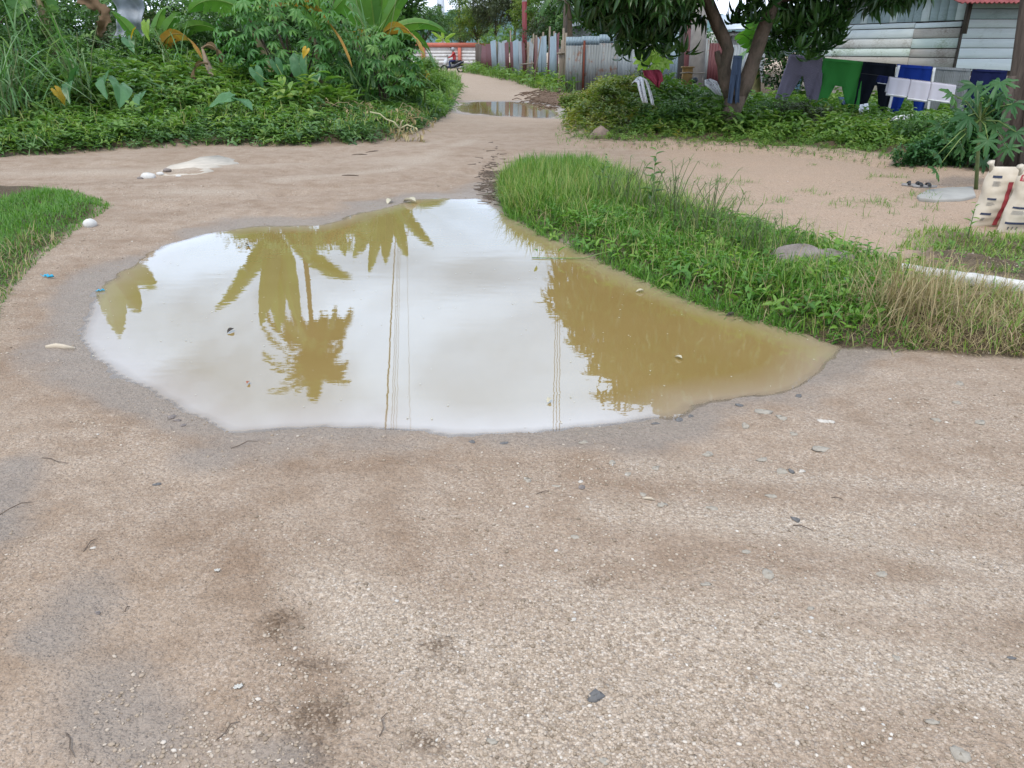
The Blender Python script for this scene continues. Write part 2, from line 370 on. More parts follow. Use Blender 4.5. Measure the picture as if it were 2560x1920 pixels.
def hz(x, y, full=True):
    x = np.asarray(x, float); y = np.asarray(y, float)
    d1 = sdf(PUD, x, y); d2 = sdf(PUD2, x, y)
    lo = fbm(x*.55, y*.55, 3, 3); mid = fbm(x*2.6, y*2.6, 9, 3); hi = fbm(x*11, y*11, 21, 2)
    fall = 1-np.exp(-np.maximum(d1, 0)/.55)
    z = .055*fall+lo*.035*fall+mid*.015*(.55+.45*fall)+hi*.006
    z = np.where(d1 < 0, -.11*(1-np.exp(np.minimum(d1, 0)/.55))+mid*.010+hi*.004, z)
    f2 = 1-np.exp(-np.maximum(d2, 0)/1.5)
    z = np.where(d2 < 0, -.08*(1-np.exp(np.minimum(d2, 0)/.8))+mid*.03, z*f2+.012*np.minimum(1, d2/.6)*(1-f2))
    # verges
    e = sdf(ISL, x, y); z = z+ss(-.02, .2, -e)*(.085+.05*mid)
    e = sdf(LGRASS, x, y); z = z+ss(0, .35, -e)*(.05+.05*mid)
    e = sdf(RGRASS, x, y); z = z+ss(0, .4, -e)*(.03+.05*mid)
    e = sdf(LBANK, x, y); near = ss(90, 30, y)
    z = z+ss(0, .35, -e)*.10+ss(0, 6.5, -e)*.62*near+ss(.3, 1.5, -e)*mid*.22
    e = sdf(RBANK, x, y); z = z+ss(0, .4, -e)*.07+ss(.3, 1.5, -e)*mid*.16
    z = z+.72*np.exp(-(((x-MOUND.x)/1.5)**2+((y-MOUND.y)/1.7)**2))*ss(-.1, .9, -e)
    e = sdf(FSTRIP, x, y); z = z+ss(0, 1., -e)*.18
    # wheel ruts of the crossing road and the lane
    for (x0, y0, x1, y1, w, dp) in RUTS:
        ex, ey = x1-x0, y1-y0; k = np.clip(((x-x0)*ex+(y-y0)*ey)/(ex*ex+ey*ey), 0, 1)
        dd = np.hypot(x-x0-ex*k, y-y0-ey*k)+.06*mid; z = z-dp*np.exp(-(dd/w)**2)*np.clip(d1*1.2, 0, 1)
    return z
def gl(u, v): return G(u, v, .05)
RUTS = []
for a, b, w, dp in [((-300, 452), (700, 430), .16, .025), ((-300, 425), (760, 402), .16, .02), ((700, 430), (1180, 330), .18, .03), ((760, 402), (1080, 330), .15, .02),
                    ((700, 480), (1230, 420), .15, .03), ((350, 525), (720, 478), .18, .035), ((1180, 330), (1260, 300), .2, .02), ((1100, 470), (1280, 380), .14, .03),
                    ((1900, 1150), (2900, 1250), .12, .012), ((1750, 1230), (2800, 1420), .12, .012), ((330, 1500), (480, 1900), .2, .02), ((800, 1480), (760, 1900), .1, .012)]:
    RUTS.append((*gl(*a), *gl(*b), w, dp))
def hz1(x, y): return float(hz(np.array([x]), np.array([y]))[0])

def lines(segs):
    out = [segs[0][0]]
    for a, b, s in segs:
        n = max(1, int(round((b-a)/s))); out += list(a+(b-a)*np.arange(1, n+1)/n)
    return np.array(out)
gx = np.concatenate([-np.geomspace(8.2, 900, 40)[::-1], lines([(-8, -4.2, .12), (-4.2, 4.6, .032), (4.6, 8.5, .1)]), np.geomspace(8.7, 900, 40)])
gy = np.concatenate([-np.geomspace(1.0, 60, 12)[::-1]+.3, lines([(0, .9, .2), (.9, 5, .028), (5, 9.5, .04), (9.5, 16, .09), (16, 34, .2), (34, 80, .8)]), np.geomspace(81, 1500, 30)])
XX, YY = np.meshgrid(gx, gy); xs, ys = XX.ravel(), YY.ravel()
zs = hz(xs, ys)
zs = np.where((ys > 90) | (np.abs(xs) > 100), zs*0, zs)
mb = MB(); nx_, ny_ = len(gx), len(gy)
ii = (np.arange(ny_-1)[:, None]*nx_+np.arange(nx_-1)[None]).ravel()
mb.raw(np.stack([xs, ys, zs], 1), np.stack([ii, ii+1, ii+1+nx_, ii+nx_], 1), np.zeros((0, 3), int), np.zeros(len(xs)), np.zeros(len(xs)))
def vattr(me, name, arr):
    a = me.attributes.new(name, 'FLOAT', 'POINT'); a.data.foreach_set('value', np.asarray(arr, np.float32))
D1 = sdf(PUD, xs, ys); D2 = sdf(PUD2, xs, ys)
nzw = fbm(xs*1.7, ys*1.7, 40, 4)
# damp: water soaks the sand around the puddles, and a few low wet patches
def gblob(u, v, rx, ry):
    x, y = gl(u, v); return np.exp(-(((xs-x+.12*nzw)/rx)**2+((ys-y+.12*nzw)/ry)**2))
wet = ss(.42, -.02, D1+.35*nzw)+ss(.9, 0, D2+.6*nzw)
for b in [(300, 1700, .17, .16), (330, 1860, .2, .14), (0, 1230, .16, .2), (-40, 1330, .2, .2), (60, 1150, .1, .12), (250, 1480, .12, .15), (120, 1600, .1, .1), (700, 1880, .12, .06), (1150, 500, .5, .8), (1215, 470, .3, .9)]:
    wet = wet+.75*gblob(*b)
stain = 0
for b in [(790, 1650, .10, .035), (735, 1540, .07, .07), (1090, 1605, .07, .04), (1160, 1650, .07, .022), (800, 1770, .12, .07), (1480, 1450, .07, .03), (720, 1880, .14, .05), (1120, 1800, .07, .03), (1250, 1890, .2, .04), (20, 1220, .10, .16), (0, 1320, .12, .12)]:
    stain = stain+gblob(*b)
def track(px, w, amp=1.0, wob=.05):
    q = [gl(*p_) for p_ in px]; r = 1e9
    for (x0, y0), (x1, y1) in zip(q[:-1], q[1:]):
        ex, ey = x1-x0, y1-y0; k = np.clip(((xs-x0)*ex+(ys-y0)*ey)/(ex*ex+ey*ey), 0, 1); r = np.minimum(r, np.hypot(xs-x0-ex*k, ys-y0-ey*k))
    r = r+wob*nzw; return amp*np.exp(-(r/w)**2)*np.clip(.75+1.1*fbm(xs*1.1, ys*1.1, 400, 3), .1, 1.2)
brown = track([(520, 1290), (640, 1470), (760, 1640), (900, 1940)], .13)+track([(980, 1260), (1060, 1450), (1150, 1650), (1260, 1940)], .07, .8)+track([(1450, 1330), (1900, 1400), (2700, 1560)], .05)+track([(1500, 1200), (2000, 1240), (2700, 1330)], .06)+track([(1600, 1560), (2100, 1680), (2700, 1800)], .06)+track([(150, 930), (330, 1040), (700, 1130), (1100, 1120), (1500, 1100)], .14, .9, .2)+track([(1250, 1700), (1700, 1900), (1900, 2000)], .06)+track([(400, 540), (700, 490), (1150, 430)], .12, .8)+track([(-300, 470), (400, 455), (900, 430), (1180, 380)], .14, .7)+track([(40, 900), (150, 740), (300, 600)], .2, .8, .2)
pale = track([(820, 1450), (1050, 1600), (1400, 1800), (1700, 1990)], .13)+track([(1400, 1480), (1900, 1590), (2700, 1760)], .09)+track([(1500, 1260), (2000, 1310), (2700, 1430)], .07)+track([(1600, 1150), (2100, 1180), (2700, 1240)], .07, .8)+track([(-300, 440), (400, 425), (800, 405), (1100, 350)], .2, .7)+track([(700, 450), (1000, 420), (1180, 350)], .15, .7)
for b in [(1350, 1800, .42, .11), (1150, 1640, .25, .06), (1500, 1580, .35, .08), (880, 1560, .12, .05), (1750, 1700, .4, .12), (2150, 1270, .5, .08), (2250, 1480, .5, .08), (480, 415, .3, .5), (1020, 400, .6, .35), (500, 480, .5, .25), (2250, 1650, .4, .08)]:
    pale = pale+.8*gblob(*b)
def inside(pl, w=.15): return ss(w, -w, sdf(pl, xs, ys)+.12*nzw)
def inside2(pl, w=.12, o=.12): return ss(w, -w, sdf(pl, xs, ys)+o+.12*nzw)
soil = np.maximum.reduce([inside2(LBANK), inside2(LGRASS, .1, .05), inside2(RBANK, .3, .75), inside2(ISL, .08, .0), inside2(FSTRIP, .5, .3), inside2(RGRASS, .3, .1)*.8])
pink = ss(0, .8, sdf(ISL, xs, ys))*ss(1.0, 2.0, xs-.05*ys)*ss(3.5, 5.5, ys)
lane = ss(13, 22, ys)
gm = mb.mesh('ground', True); 
for nme, ar in (('wet', np.clip(wet, 0, 1)), ('stain', np.clip(stain, 0, 1)), ('pale', np.clip(pale, 0, 1)), ('soil', soil), ('pink', pink), ('lane', lane), ('brown', np.clip(brown, 0, 1))): vattr(gm, nme, ar)

m = NT('sandy_dirt'); ob = m.obj()
big = m.noise(.9, 3, .6); md = m.noise(5.5, 4, .65); fine = m.noise(75, 2, .7)
v1 = m.voro(150, 'F1'); 
vn1 = v1.node
def bw(c):
    x = m.t.nodes.new('ShaderNodeSeparateColor'); m.set(x.inputs[0], c); return x.outputs
gr1 = bw(vn1.outputs['Color'])[0]; gr2 = bw(vn1.outputs['Color'])[1]
wetA, stA, paA, soA, piA, laA = (m.attr(k) for k in ('wet', 'stain', 'pale', 'soil', 'pink', 'lane'))
gravel = m.ramp(m.math('ADD', m.math('MULTIPLY', md, .55), m.math('MULTIPLY', big, .55)), [(.42, .15), (.66, 1)])   # where loose grit lies
gravel = m.math('MULTIPLY', m.math('ADD', m.math('MULTIPLY', gravel, .55), m.math('MULTIPLY', paA, .5), True), m.math('SUBTRACT', 1.0, m.math('MULTIPLY', wetA, .75)))
c = m.mix(m.ramp(big, [(.3, 0), (.7, 1)]), (.315, .245, .185), (.40, .325, .26))
c = m.mix(m.ramp(md, [(.36, .85), (.60, 0)]), c, (.255, .185, .128))
stk = m.noise(1.5, 4, .6, m.map((.35, 1.5, 1), None, (0, 0, .10)))
c = m.mix(m.ramp(stk, [(.45, 0), (.68, .35)]), c, (.47, .395, .32)); c = m.mix(m.ramp(stk, [(.30, .35), (.46, 0)]), c, (.235, .17, .118))
c = m.mix(m.math('MULTIPLY', m.attr('brown'), m.ramp(md, [(.3, .95), (.65, .35)])), c, (.225, .158, .108))
c = m.mix(piA, c, (.43, .325, .242)); c = m.mix(m.math('MULTIPLY', laA, .6), c, (.45, .375, .30))
c = m.mix(m.math('MULTIPLY', paA, .75), c, (.54, .48, .405))
gc = m.ramp(gr1, [(0, (.13, .105, .085)), (.25, (.29, .225, .16)), (.55, (.41, .325, .24)), (.8, (.53, .455, .37)), (.95, (.66, .61, .54)), (1, (.34, .34, .33))])
c = m.mix(m.math('MULTIPLY', gravel, .62), c, gc)
crev = m.ramp(v1, [(.0, 0), (.5, 0), (.9, 1)])
c = m.mix(m.math('MULTIPLY', m.math('MULTIPLY', crev, gravel), .6), c, (.13, .095, .065))
c = m.mix(m.math('MULTIPLY', m.ramp(fine, [(.35, 1), (.6, 0)]), .45), c, (.16, .115, .08))
mdc = m.math('SUBTRACT', md, .5)
mdf = m.math('SUBTRACT', m.noise(17, 3, .7), .5)
sm = m.ramp(m.math('ADD', stA, m.math('MULTIPLY', mdf, 1.5)), [(.30, 0), (.95, 1)])
sm = m.math('MULTIPLY', sm, m.math('MULTIPLY', m.ramp(stA, [(.02, 0), (.25, 1)]), m.ramp(gr2, [(.15, .35), (.6, 1)])))
c = m.mix(m.math('MULTIPLY', sm, .78), c, (.085, .055, .032))
wr = m.ramp(m.math('ADD', wetA, m.math('MULTIPLY', mdc, .5)), [(.2, 0), (.7, 1)])
c = m.mix(m.math('MULTIPLY', wr, .80), c, m.mix(m.ramp(fine, [(.3, 0), (.7, 1)]), (.20, .170, .145), (.265, .228, .19)))
so_ = m.ramp(m.math('ADD', soA, m.math('MULTIPLY', mdc, .6)), [(.3, 0), (.8, 1)])
c = m.mix(so_, c, m.mix(m.ramp(fine, [(.35, 0), (.65, 1)]), (.05, .036, .022), (.12, .09, .055)))
c = m.mix(1.0, c, (1.055, 1.01, .965), 'MULTIPLY')
# relief: its own cheap pair of textures
v1b = m.voro(150, 'F1'); fb = m.noise(75, 1, .7)
hgt = m.math('ADD', m.math('MULTIPLY', m.math('SUBTRACT', 1.0, v1b), m.math('MULTIPLY', gr2, .8)), m.math('MULTIPLY', fb, .8))
nb = m.bump(m.math('ADD', hgt, m.math('MULTIPLY', mdf, 2.2)), 1.0, .009)
ro = m.math('SUBTRACT', .93, m.math('ADD', m.math('MULTIPLY', wr, .3), m.math('MULTIPLY', m.ramp(wetA, [(.72, 0), (1, 1)]), .22)))
M_ground = m.end(m.pbsdf(c, ro, nb, .3))
gm.materials.append(M_ground)
ground = props(link(bpy.data.objects.new('ground', gm)), kind='structure', label='sandy dirt road junction with ruts and damp patches')

# water: thin muddy sheet, clear where it is shallow
def water_mat():
    m = NT('muddy_water'); dep = m.attr('depth'); mud = m.noise(.8, 4)
    mudc = m.mix(m.ramp(mud, [(.35, 0), (.65, 1)]), (.262, .178, .06), (.29, .202, .076))
    body = m.n('BsdfDiffuse'); m.set(body.inputs[0], mudc)
    m.set(body.inputs[0], m.mix(m.ramp(dep, [(.05, 0), (.6, 1)]), (.36, .275, .185), mudc))
    tr = m.n('BsdfTransparent'); m.set(tr.inputs[0], (1, 1, 1))
    mb_ = m.n('MixShader'); m.set(mb_.inputs[0], m.ramp(dep, [(0, 0), (.05, .75), (.14, 1)])); m.t.links.new(tr.outputs[0], mb_.inputs[1]); m.t.links.new(body.outputs[0], mb_.inputs[2])
    w1 = m.noise(3.2, 3, .5, m.map((.8, 2.2, 1))); w2 = m.noise(17, 2, .5, m.map((.7, 1.8, 1)))
    nb = m.bump(m.math('ADD', w1, m.math('MULTIPLY', w2, .16)), .014, .035)
    gl_ = m.n('BsdfGlossy'); m.set(gl_.inputs['Roughness'], .015); m.set(gl_.inputs['Normal'], nb); m.set(gl_.inputs[0], (.74, .88, 1))
    fr = m.n('Fresnel'); fr.inputs[0].default_value = 2.9; m.set(fr.inputs['Normal'], nb)
    ms = m.n('MixShader'); m.set(ms.inputs[0], m.math('MULTIPLY', fr.outputs[0], m.ramp(dep, [(0, .2), (.07, .8), (.15, 1)]))); m.t.links.new(mb_.outputs[0], ms.inputs[1]); m.t.links.new(gl_.outputs[0], ms.inputs[2])
    return m.end(ms.outputs[0])
M_water = water_mat()
def puddle(name, pl, step, label):
    lo_, hi_ = pl.min(0)-.25, pl.max(0)+.25
    nx, ny = int((hi_[0]-lo_[0])/step)+1, int((hi_[1]-lo_[1])/step)+1
    X, Y = np.meshgrid(np.linspace(lo_[0], hi_[0], nx), np.linspace(lo_[1], hi_[1], ny)); x, y = X.ravel(), Y.ravel()
    d = sdf(pl, x, y); i = (np.arange(ny-1)[:, None]*nx+np.arange(nx-1)[None]).ravel()
    q = np.stack([i, i+1, i+1+nx, i+nx], 1); keep = (d[q] < .3).any(1); q = q[keep]
    us = np.unique(q); re = np.full(len(x), -1); re[us] = np.arange(len(us))
    mb = MB(); mb.raw(np.stack([x, y, x*0], 1)[us], re[q], np.zeros((0, 3), int), np.zeros(len(us)), np.zeros(len(us)))
    me = mb.mesh(name, True); vattr(me, 'depth', np.clip(-hz(x[us], y[us])/.08, 0, 1)); me.materials.append(M_water)
    return props(link(bpy.data.objects.new(name, me)), label, kind='structure')
puddle('puddle_water', PUD, .05, 'large muddy puddle mirroring sky, banana leaves and tree')
puddle('puddle_water', PUD2, .15, 'smaller puddle across the lane, mirroring the metal fence')
# ------------------------------------------------------------------ far hills
def hill(pts, Y, label, col):
    mb = MB(); n = len(pts); vs = []
    for (u, v) in pts:
        p = P(u, v, Y); vs += [(p.x, Y, -2), (p.x, Y+40, p.z*.6), (p.x, Y+130, p.z), (p.x, Y+320, -2)]
    f = [(4*i+k, 4*(i+1)+k, 4*(i+1)+k+1, 4*i+k+1) for i in range(n-1) for k in range(3)]
    mb.add(vs, f); return props(mb.build('hill', plain('hill_'+label[:4], col, 1, .3, .02, .6, 4.0), None, True), label, kind='structure')
hill([(-900, 70), (-300, 60), (300, 70), (800, 60), (1000, 40), (1060, 22), (1100, 14), (1180, 4), (1260, 0), (1400, 10), (1550, 30), (1700, 12), (1800, 5), (1900, 25), (2200, 40), (3000, 50)], 900, 'blue green wooded hills on the horizon', (.09, .16, .165))
def corr(mb, A, B, z0, z1, n, amp, per, top=None, rnd=.5):
    """corrugated sheet standing on the line A-B"""
    A, B = Vector(A), Vector(B); d = (B-A); L_ = d.length; d.normalize(); nn = Vector((-d.y, d.x, 0)); m_ = max(4, int(L_/per*6)); vs = []
    for i in range(m_+1):
        s = L_*i/m_; o = nn*(amp*math.sin(2*math.pi*s/per)); b = A+d*s+o; tp = top if top is not None else Vector((0, 0, 0))
        vs += [(b.x, b.y, z0), (b.x+tp[0], b.y+tp[1], z1+(tp[2]*i/m_ if len(tp) > 2 else 0))]
    mb.add(vs, [(2*i, 2*i+2, 2*i+3, 2*i+1) for i in range(m_)], rnd); return mb
def zinc(name, c1, c2, rust=(.16, .07, .035), rl=.62, rough=.45, metal=.35):
    m = NT(name); v = m.map((6, 6, .9)); n1 = m.noise(1.2, 5, .65, v); n2 = m.noise(3.0, 6, .7)
    c = m.mix(m.ramp(n1, [(.3, 0), (.7, 1)]), c1, c2); c = m.mix(m.ramp(n2, [(rl, 0), (rl+.1, .9)]), c, rust)
    return m.end(m.pbsdf(c, m.math('ADD', rough, m.math('MULTIPLY', n1, .25)), m.bump(n2, .2, .01), .5, metal))
Z_grey = zinc('zinc_grey', (.17, .195, .21), (.27, .30, .315), rl=.62)
Z_blue = zinc('zinc_blue', (.16, .215, .25), (.26, .33, .365), rl=.66)
Z_dull = zinc('zinc_dull', (.15, .165, .165), (.25, .265, .26), rl=.54)
Z_red = zinc('sheet_maroon', (.075, .02, .024), (.12, .035, .035), rl=.72, metal=.1)
M_bam = plain('bamboo', (.26, .22, .17), .8, .4, 9, .4, .01, .3, 0, (.14, .11, .085), (1, 1, .25))
M_oldwood = plain('weathered_wood', (.13, .105, .088), .9, .5, 5, .9, .03, .2, 0, (.05, .04, .034), (5, 5, .3))
M_concpole = plain('concrete_pole', (.27, .25, .23), .9, .3, 4, .4, .01)
M_salmon = plain('salmon_paint', (.55, .17, .12), .8, .25, 2, .2, .01)
M_white = plain('white_panel', (.66, .66, .66), .8, .2, 2.5, .2, .01, .3, 0, (.50, .50, .49))
M_grey = plain('grey_concrete', (.36, .35, .33), .9, .35, 2.5, .3, .01)
M_redpole = plain('red_paint', (.17, .018, .022), .55, .3, 6, .1)
M_whitep = plain('white_paint', (.75, .75, .75), .6, .1, 6, .1)
# far garden wall: white slab panels in salmon frames
Yw = 75.0; t = thing('garden_wall', 'white slab wall framed in salmon orange at the lane end', 'wall', (P(1090, 168, Yw).x, Yw, 0))
us = [880, 985, 1072+75, 1200, 1275]; xs_ = [P(u, HORIZON, Yw).x for u in (870, 970, 1058, 1149, 1235)]
zt = P(1150, 107, Yw).z; zp = P(1150, 118, Yw).z
for i in range(4):
    a, b = xs_[i], xs_[i+1]
    for k in range(5):
        h0 = .45+(zp-.45)*k/5; h1 = .45+(zp-.45)*(k+1)/5; mb = MB(); mb.box(((a+b)/2, Yw+.02, (h0+h1)/2), (b-a-.3, .06, h1-h0-.012)); mb.build('panel', M_white, t)
    mb = MB(); mb.box(((a+b)/2, Yw+.08, .26), (b-a-.3, .1, .52)); mb.build('plinth', M_grey, t)
    mb = MB(); mb.box(((a+b)/2, Yw+.09, (zp+.5)/2), (b-a-.3, .05, zp-.5)); mb.build('backing', M_grey, t)
for x in xs_:
    mb = MB(); mb.box((x, Yw, zp/2), (.30, .26, zp)); mb.build('pillar', M_salmon, t)
mb = MB(); mb.box(((xs_[0]+xs_[-1])/2, Yw, (zp+zt)/2+.003), (xs_[-1]-xs_[0]+.3, .3, zt-zp)); mb.build('coping', M_salmon, t)
# tower block and water tank above the bananas
Y = 110; a, b = P(1092, 0, Y), P(1108, 0, Y); t = thing('tower_block', 'pale grey tower with a dark window above the wide banana', 'building', ((a.x+b.x)/2, Y, 0))
mb = MB(); mb.box(((a.x+b.x)/2, Y+1, 5.5), (b.x-a.x, 2, 11)); mb.build('wall', plain('tower_wall', (.52, .58, .64), .8, .15, 1), t)
for z in (P(0, 25, Y).z, P(0, 25, Y).z+2.4):
    mb = MB(); mb.box(((a.x+b.x)/2-.1, Y-.03, z), (.5, .08, 1.3)); mb.build('window', plain('tower_window', (.03, .04, .05), .2, .1, 1), t)
mb = MB(); mb.box(((a.x+b.x)/2, Y-.1, P(0, 38, Y).z), (b.x-a.x+.3, .25, .12)); mb.build('ledge', M_white, t)
# patchwork fence along the lane
A = Vector((P(1188, 170, 64).x, 64, 0)); B = Vector((P(1392, 200, 33.5).x, 33.5, 0))
t = thing('patchwork_fence', 'leaning patchwork fence of old metal sheets along the lane', 'fence', (A+B)/2)
cols = [M_oldwood, M_oldwood, Z_red, Z_red, Z_blue, Z_grey, Z_grey, Z_red, Z_red, Z_blue, Z_blue, Z_grey, Z_red, M_bam, Z_dull, Z_red, Z_blue, Z_blue, Z_red, Z_blue, Z_red, Z_blue]
# sheets placed by where their edges show
edges = [1186, 1192, 1200, 1216, 1232, 1244, 1256, 1266, 1274, 1283, 1294, 1301, 1308, 1314, 1324, 1332, 1344, 1352, 1364, 1372, 1384, 1390, 1398]
tops = [112, 110, 112, 110, 104, 103, 104, 108, 105, 104, 103, 103, 104, 104, 100, 96, 92, 92, 90, 92, 86, 88]
def along(u):   # point on the fence line whose bearing is u
    d = B-A; k = ((u-W_/2)/FPX)
    # solve x = k*depth, depth = y*CT + CAMH*ST at eye height
    best = min(range(401), key=lambda i: abs((A+d*(i/400)).x-k*((A+d*(i/400)).y*CT+.35*ST)))
    return A+d*(best/400)
for i in range(len(cols)):
    a, b = along(edges[i]), along(edges[i+1]+1); z1 = P(0, tops[i], a.y).z; mb = MB(); ln = random.uniform(-.22, .22)
    off = random.uniform(-.06, .06); a = a+Vector((off, 0, 0)); b = b+Vector((off, 0, 0))
    corr(mb, a, b, random.uniform(.05, .2), z1, 0, .02 if i % 3 else .035, .19, (ln*.5, ln, random.uniform(-.2, .1)), .5)
    solid(mb.build('metal_sheet' if cols[i] not in (M_oldwood, M_bam) else 'board', cols[i], t), .004)
for u, tp in [(1238, 103), (1273, 76), (1330, 84), (1337, 88), (1349, 80), (1365, 66), (1377, 78), (1192, 98), (1286, 104), (1320, 96)]:
    p = along(u); z1 = P(0, tp, p.y).z; mb = MB(); mb.tube([p+Vector((.12, 0, 0)), p+Vector((.12+random.uniform(-.08, .08), 0, z1))], [.045, .04], 7); mb.build('post', M_bam, t, True)
mb = MB(); mb.tube([along(1310)+Vector((-.15, 0, .9)), along(1345)+Vector((-.2, 0, 1.0))], .03, 6); mb.build('rail', M_bam, t)
mb = MB(); mb.tube([along(1352)+Vector((-.35, -.4, 0)), along(1358)+Vector((-.1, 0, 2.1))], .03, 6); mb.build('brace', M_bam, t)
# bamboo gate posts
p0 = P(1398, 225, 32.5); t = thing('bamboo_posts', 'bundle of bent bamboo posts at the fence corner', 'fence post', (p0.x, 32.5, 0))
for (u0, u1, v1, r) in [(1394, 1400, 122, .055), (1402, 1409, 70, .05), (1408, 1415, 82, .06), (1399, 1405, 100, .045)]:
    mb = MB(); a = P(u0, 232, 32.5); a.z = 0; c = P(u1, v1, 32.5); mb.tube([a, a.lerp(c, .5)+Vector((random.uniform(-.04, .04), 0, 0)), c], [r, r*.95, r*.85], 7, rough=.1); mb.build('post', M_bam, t, True)
mb = MB(); mb.tube([P(1392, 134, 32.4), P(1412, 132, 32.4)], .035, 6); mb.build('crosspiece', M_bam, t)
# straight corrugated fence
Yf = 30.0; t = thing('corrugated_fence', 'straight grey corrugated fence right of the bamboo posts', 'fence', (P(1475, 230, Yf).x, Yf, 0))
for i, (u0, u1, v1) in enumerate([(1415, 1456, 92), (1454, 1500, 90), (1498, 1545, 86), (1543, 1585, 88), (1583, 1640, 84)]):
    a, b = P(u0, 128, Yf), P(u1, 128, Yf); mb = MB(); corr(mb, (a.x, Yf+.05*(i % 2), 0), (b.x, Yf+.05*(i % 2), 0), .05, P(0, v1+22, Yf).z, 0, .02, .105); solid(mb.build('metal_sheet', Z_dull if i < 3 else Z_grey, t), .004)
    mb = MB(); corr(mb, (a.x, Yf+.09, 0), (b.x, Yf+.09, 0), P(0, v1+25, Yf).z, P(0, v1, Yf).z, 0, .015, .105); solid(mb.build('top_sheet', Z_blue, t), .004)
mb = MB(); mb.box((P(1459, 160, Yf).x, Yf-.06, 1.0), (.07, .03, 1.7)); mb.build('rust_strip', plain('rust', (.17, .045, .025), .9, .4, 8), t)
Yf = 30.0; t = thing('corrugated_fence', 'taller blue grey corrugated fence behind the lime leafed plant', 'fence', (P(1740, 180, Yf).x, Yf, 0))
for i, (u0, u1, v1) in enumerate([(1640, 1675, 80), (1673, 1712, 80), (1728, 1752, 104), (1752, 1772, 96), (1772, 1820, 108), (1820, 1900, 112)]):
    a, b = P(u0, 128, Yf-.6), P(u1, 128, Yf-.6); mb = MB(); corr(mb, (a.x, Yf-.6, 0), (b.x, Yf-.6, 0), .05, P(0, v1, Yf-.6).z, 0, .02, .105); solid(mb.build('metal_sheet', (Z_blue, Z_blue, Z_grey, Z_dull, Z_red, Z_grey)[i], t), .004)
def post(name, label, cat, u0, u1, v1, Y, r, mat, n=4, base_v=None, z0=0.0):
    a = P(u0, 128, Y); a.z = z0; c = P(u1, v1, Y); mb = MB(); mb.tube([a, a.lerp(c, .5), c], [r*1.05, r, r*.95], n, rough=.05)
    return props(mb.build(name, mat, None, n > 6, org=(a.x, a.y, z0)), label, cat)
post('timber_post', 'dark timber post between fence and mango tree', 'post', 1712, 1712, 20, 27, .16, plain('dark_post', (.055, .055, .05), .9, .3, 5), 6)
post('metal_post', 'maroon metal post against the dark timber post', 'post', 1724, 1722, 40, 26.6, .10, Z_red, 8)
post('concrete_pole', 'stout grey concrete pole left of the mango trunk', 'pole', 1748, 1756, -60, 25, .24, M_concpole, 12)
t = thing('striped_pole', 'dark red pole with white top above the patchwork fence', 'pole', (P(1312, 120, 56).x, 56, 0)); a = P(1312, 120, 56); a.z = 0; c = P(1311, 4, 56)
mb = MB(); mb.tube([a, c], .17, 10); mb.build('shaft', M_redpole, t, True); mb = MB(); mb.tube([c, P(1311, -60, 56)], .165, 10); mb.build('white_top', M_whitep, t, True)
# house glimpsed behind the corrugated fence; pale house behind the mango
Y = 44; t = thing('shed', 'grey roofed shed half hidden by trees behind the corrugated fence', 'building', (P(1450, 90, Y).x, Y, 0)); a, b = P(1432, 70, Y), P(1480, 70, Y)
mb = MB(); mb.box(((a.x+b.x)/2, Y+2, 1.3), (b.x-a.x, 3.6, 2.6)); mb.build('wall', plain('shed_wall', (.22, .22, .21), .9, .3, 2), t)
mb = MB(); mb.add([tuple(P(1428, 66, Y-.3)), tuple(P(1484, 52, Y-.3)), tuple(P(1484, 40, Y+4)), tuple(P(1428, 50, Y+4))], [(0, 1, 2, 3)]); solid(mb.build('roof', Z_grey, t), .05)
Y = 40; t = thing('pale_house', 'pale blue grey house behind the mango fork', 'building', (P(1850, 100, Y).x, Y, 0)); a, b = P(1800, 70, Y), P(1930, 70, Y)
mb = MB(); mb.box(((a.x+b.x)/2, Y+3, P(0, 78, Y).z/2), (b.x-a.x, 5, P(0, 78, Y).z)); mb.build('wall', plain('pale_wall', (.60, .60, .58), .9, .15, 2), t)
mb = MB(); mb.add([tuple(P(1790, 74, Y-.5)), tuple(P(1945, 66, Y-.5)), tuple(P(1945, 18, Y+4)), tuple(P(1790, 40, Y+4))], [(0, 1, 2, 3)]); solid(mb.build('roof', plain('pale_roof', (.50, .56, .62), .5, .2, 3, .1, .01, .5, .2), t), .06)
mb = MB(); mb.box(((a.x+b.x)/2, Y+.2, P(0, 86, Y).z), (b.x-a.x, .3, .12)); mb.build('fascia', M_whitep, t)
for u in (1835, 1875):
    mb = MB(); mb.box((P(u, 95, Y).x, Y+.2, 1.2), (.14, .14, 2.4)); mb.build('post', M_grey, t)
# grey tarpaulin in the left bank
Y = 20.5; a = P(315, 50, Y); t_ = MB(); rg = random.Random(2)
t_.sheet(lambda s, q: P(280+75*s+8*math.sin(q*3), 95-105*q, Y)+Vector((0, .12*math.sin(s*9+q*4)+.08*math.sin(q*11), 0)), 14, 12)
props(solid(t_.build('grey_tarpaulin', plain('tarpaulin', (.34, .37, .41), .95, .35, 3, .3, .02), None, True, org=(a.x, Y, hz1(a.x, Y))), .01), 'grey tarpaulin hanging between the left banana and shrubs', 'tarpaulin')

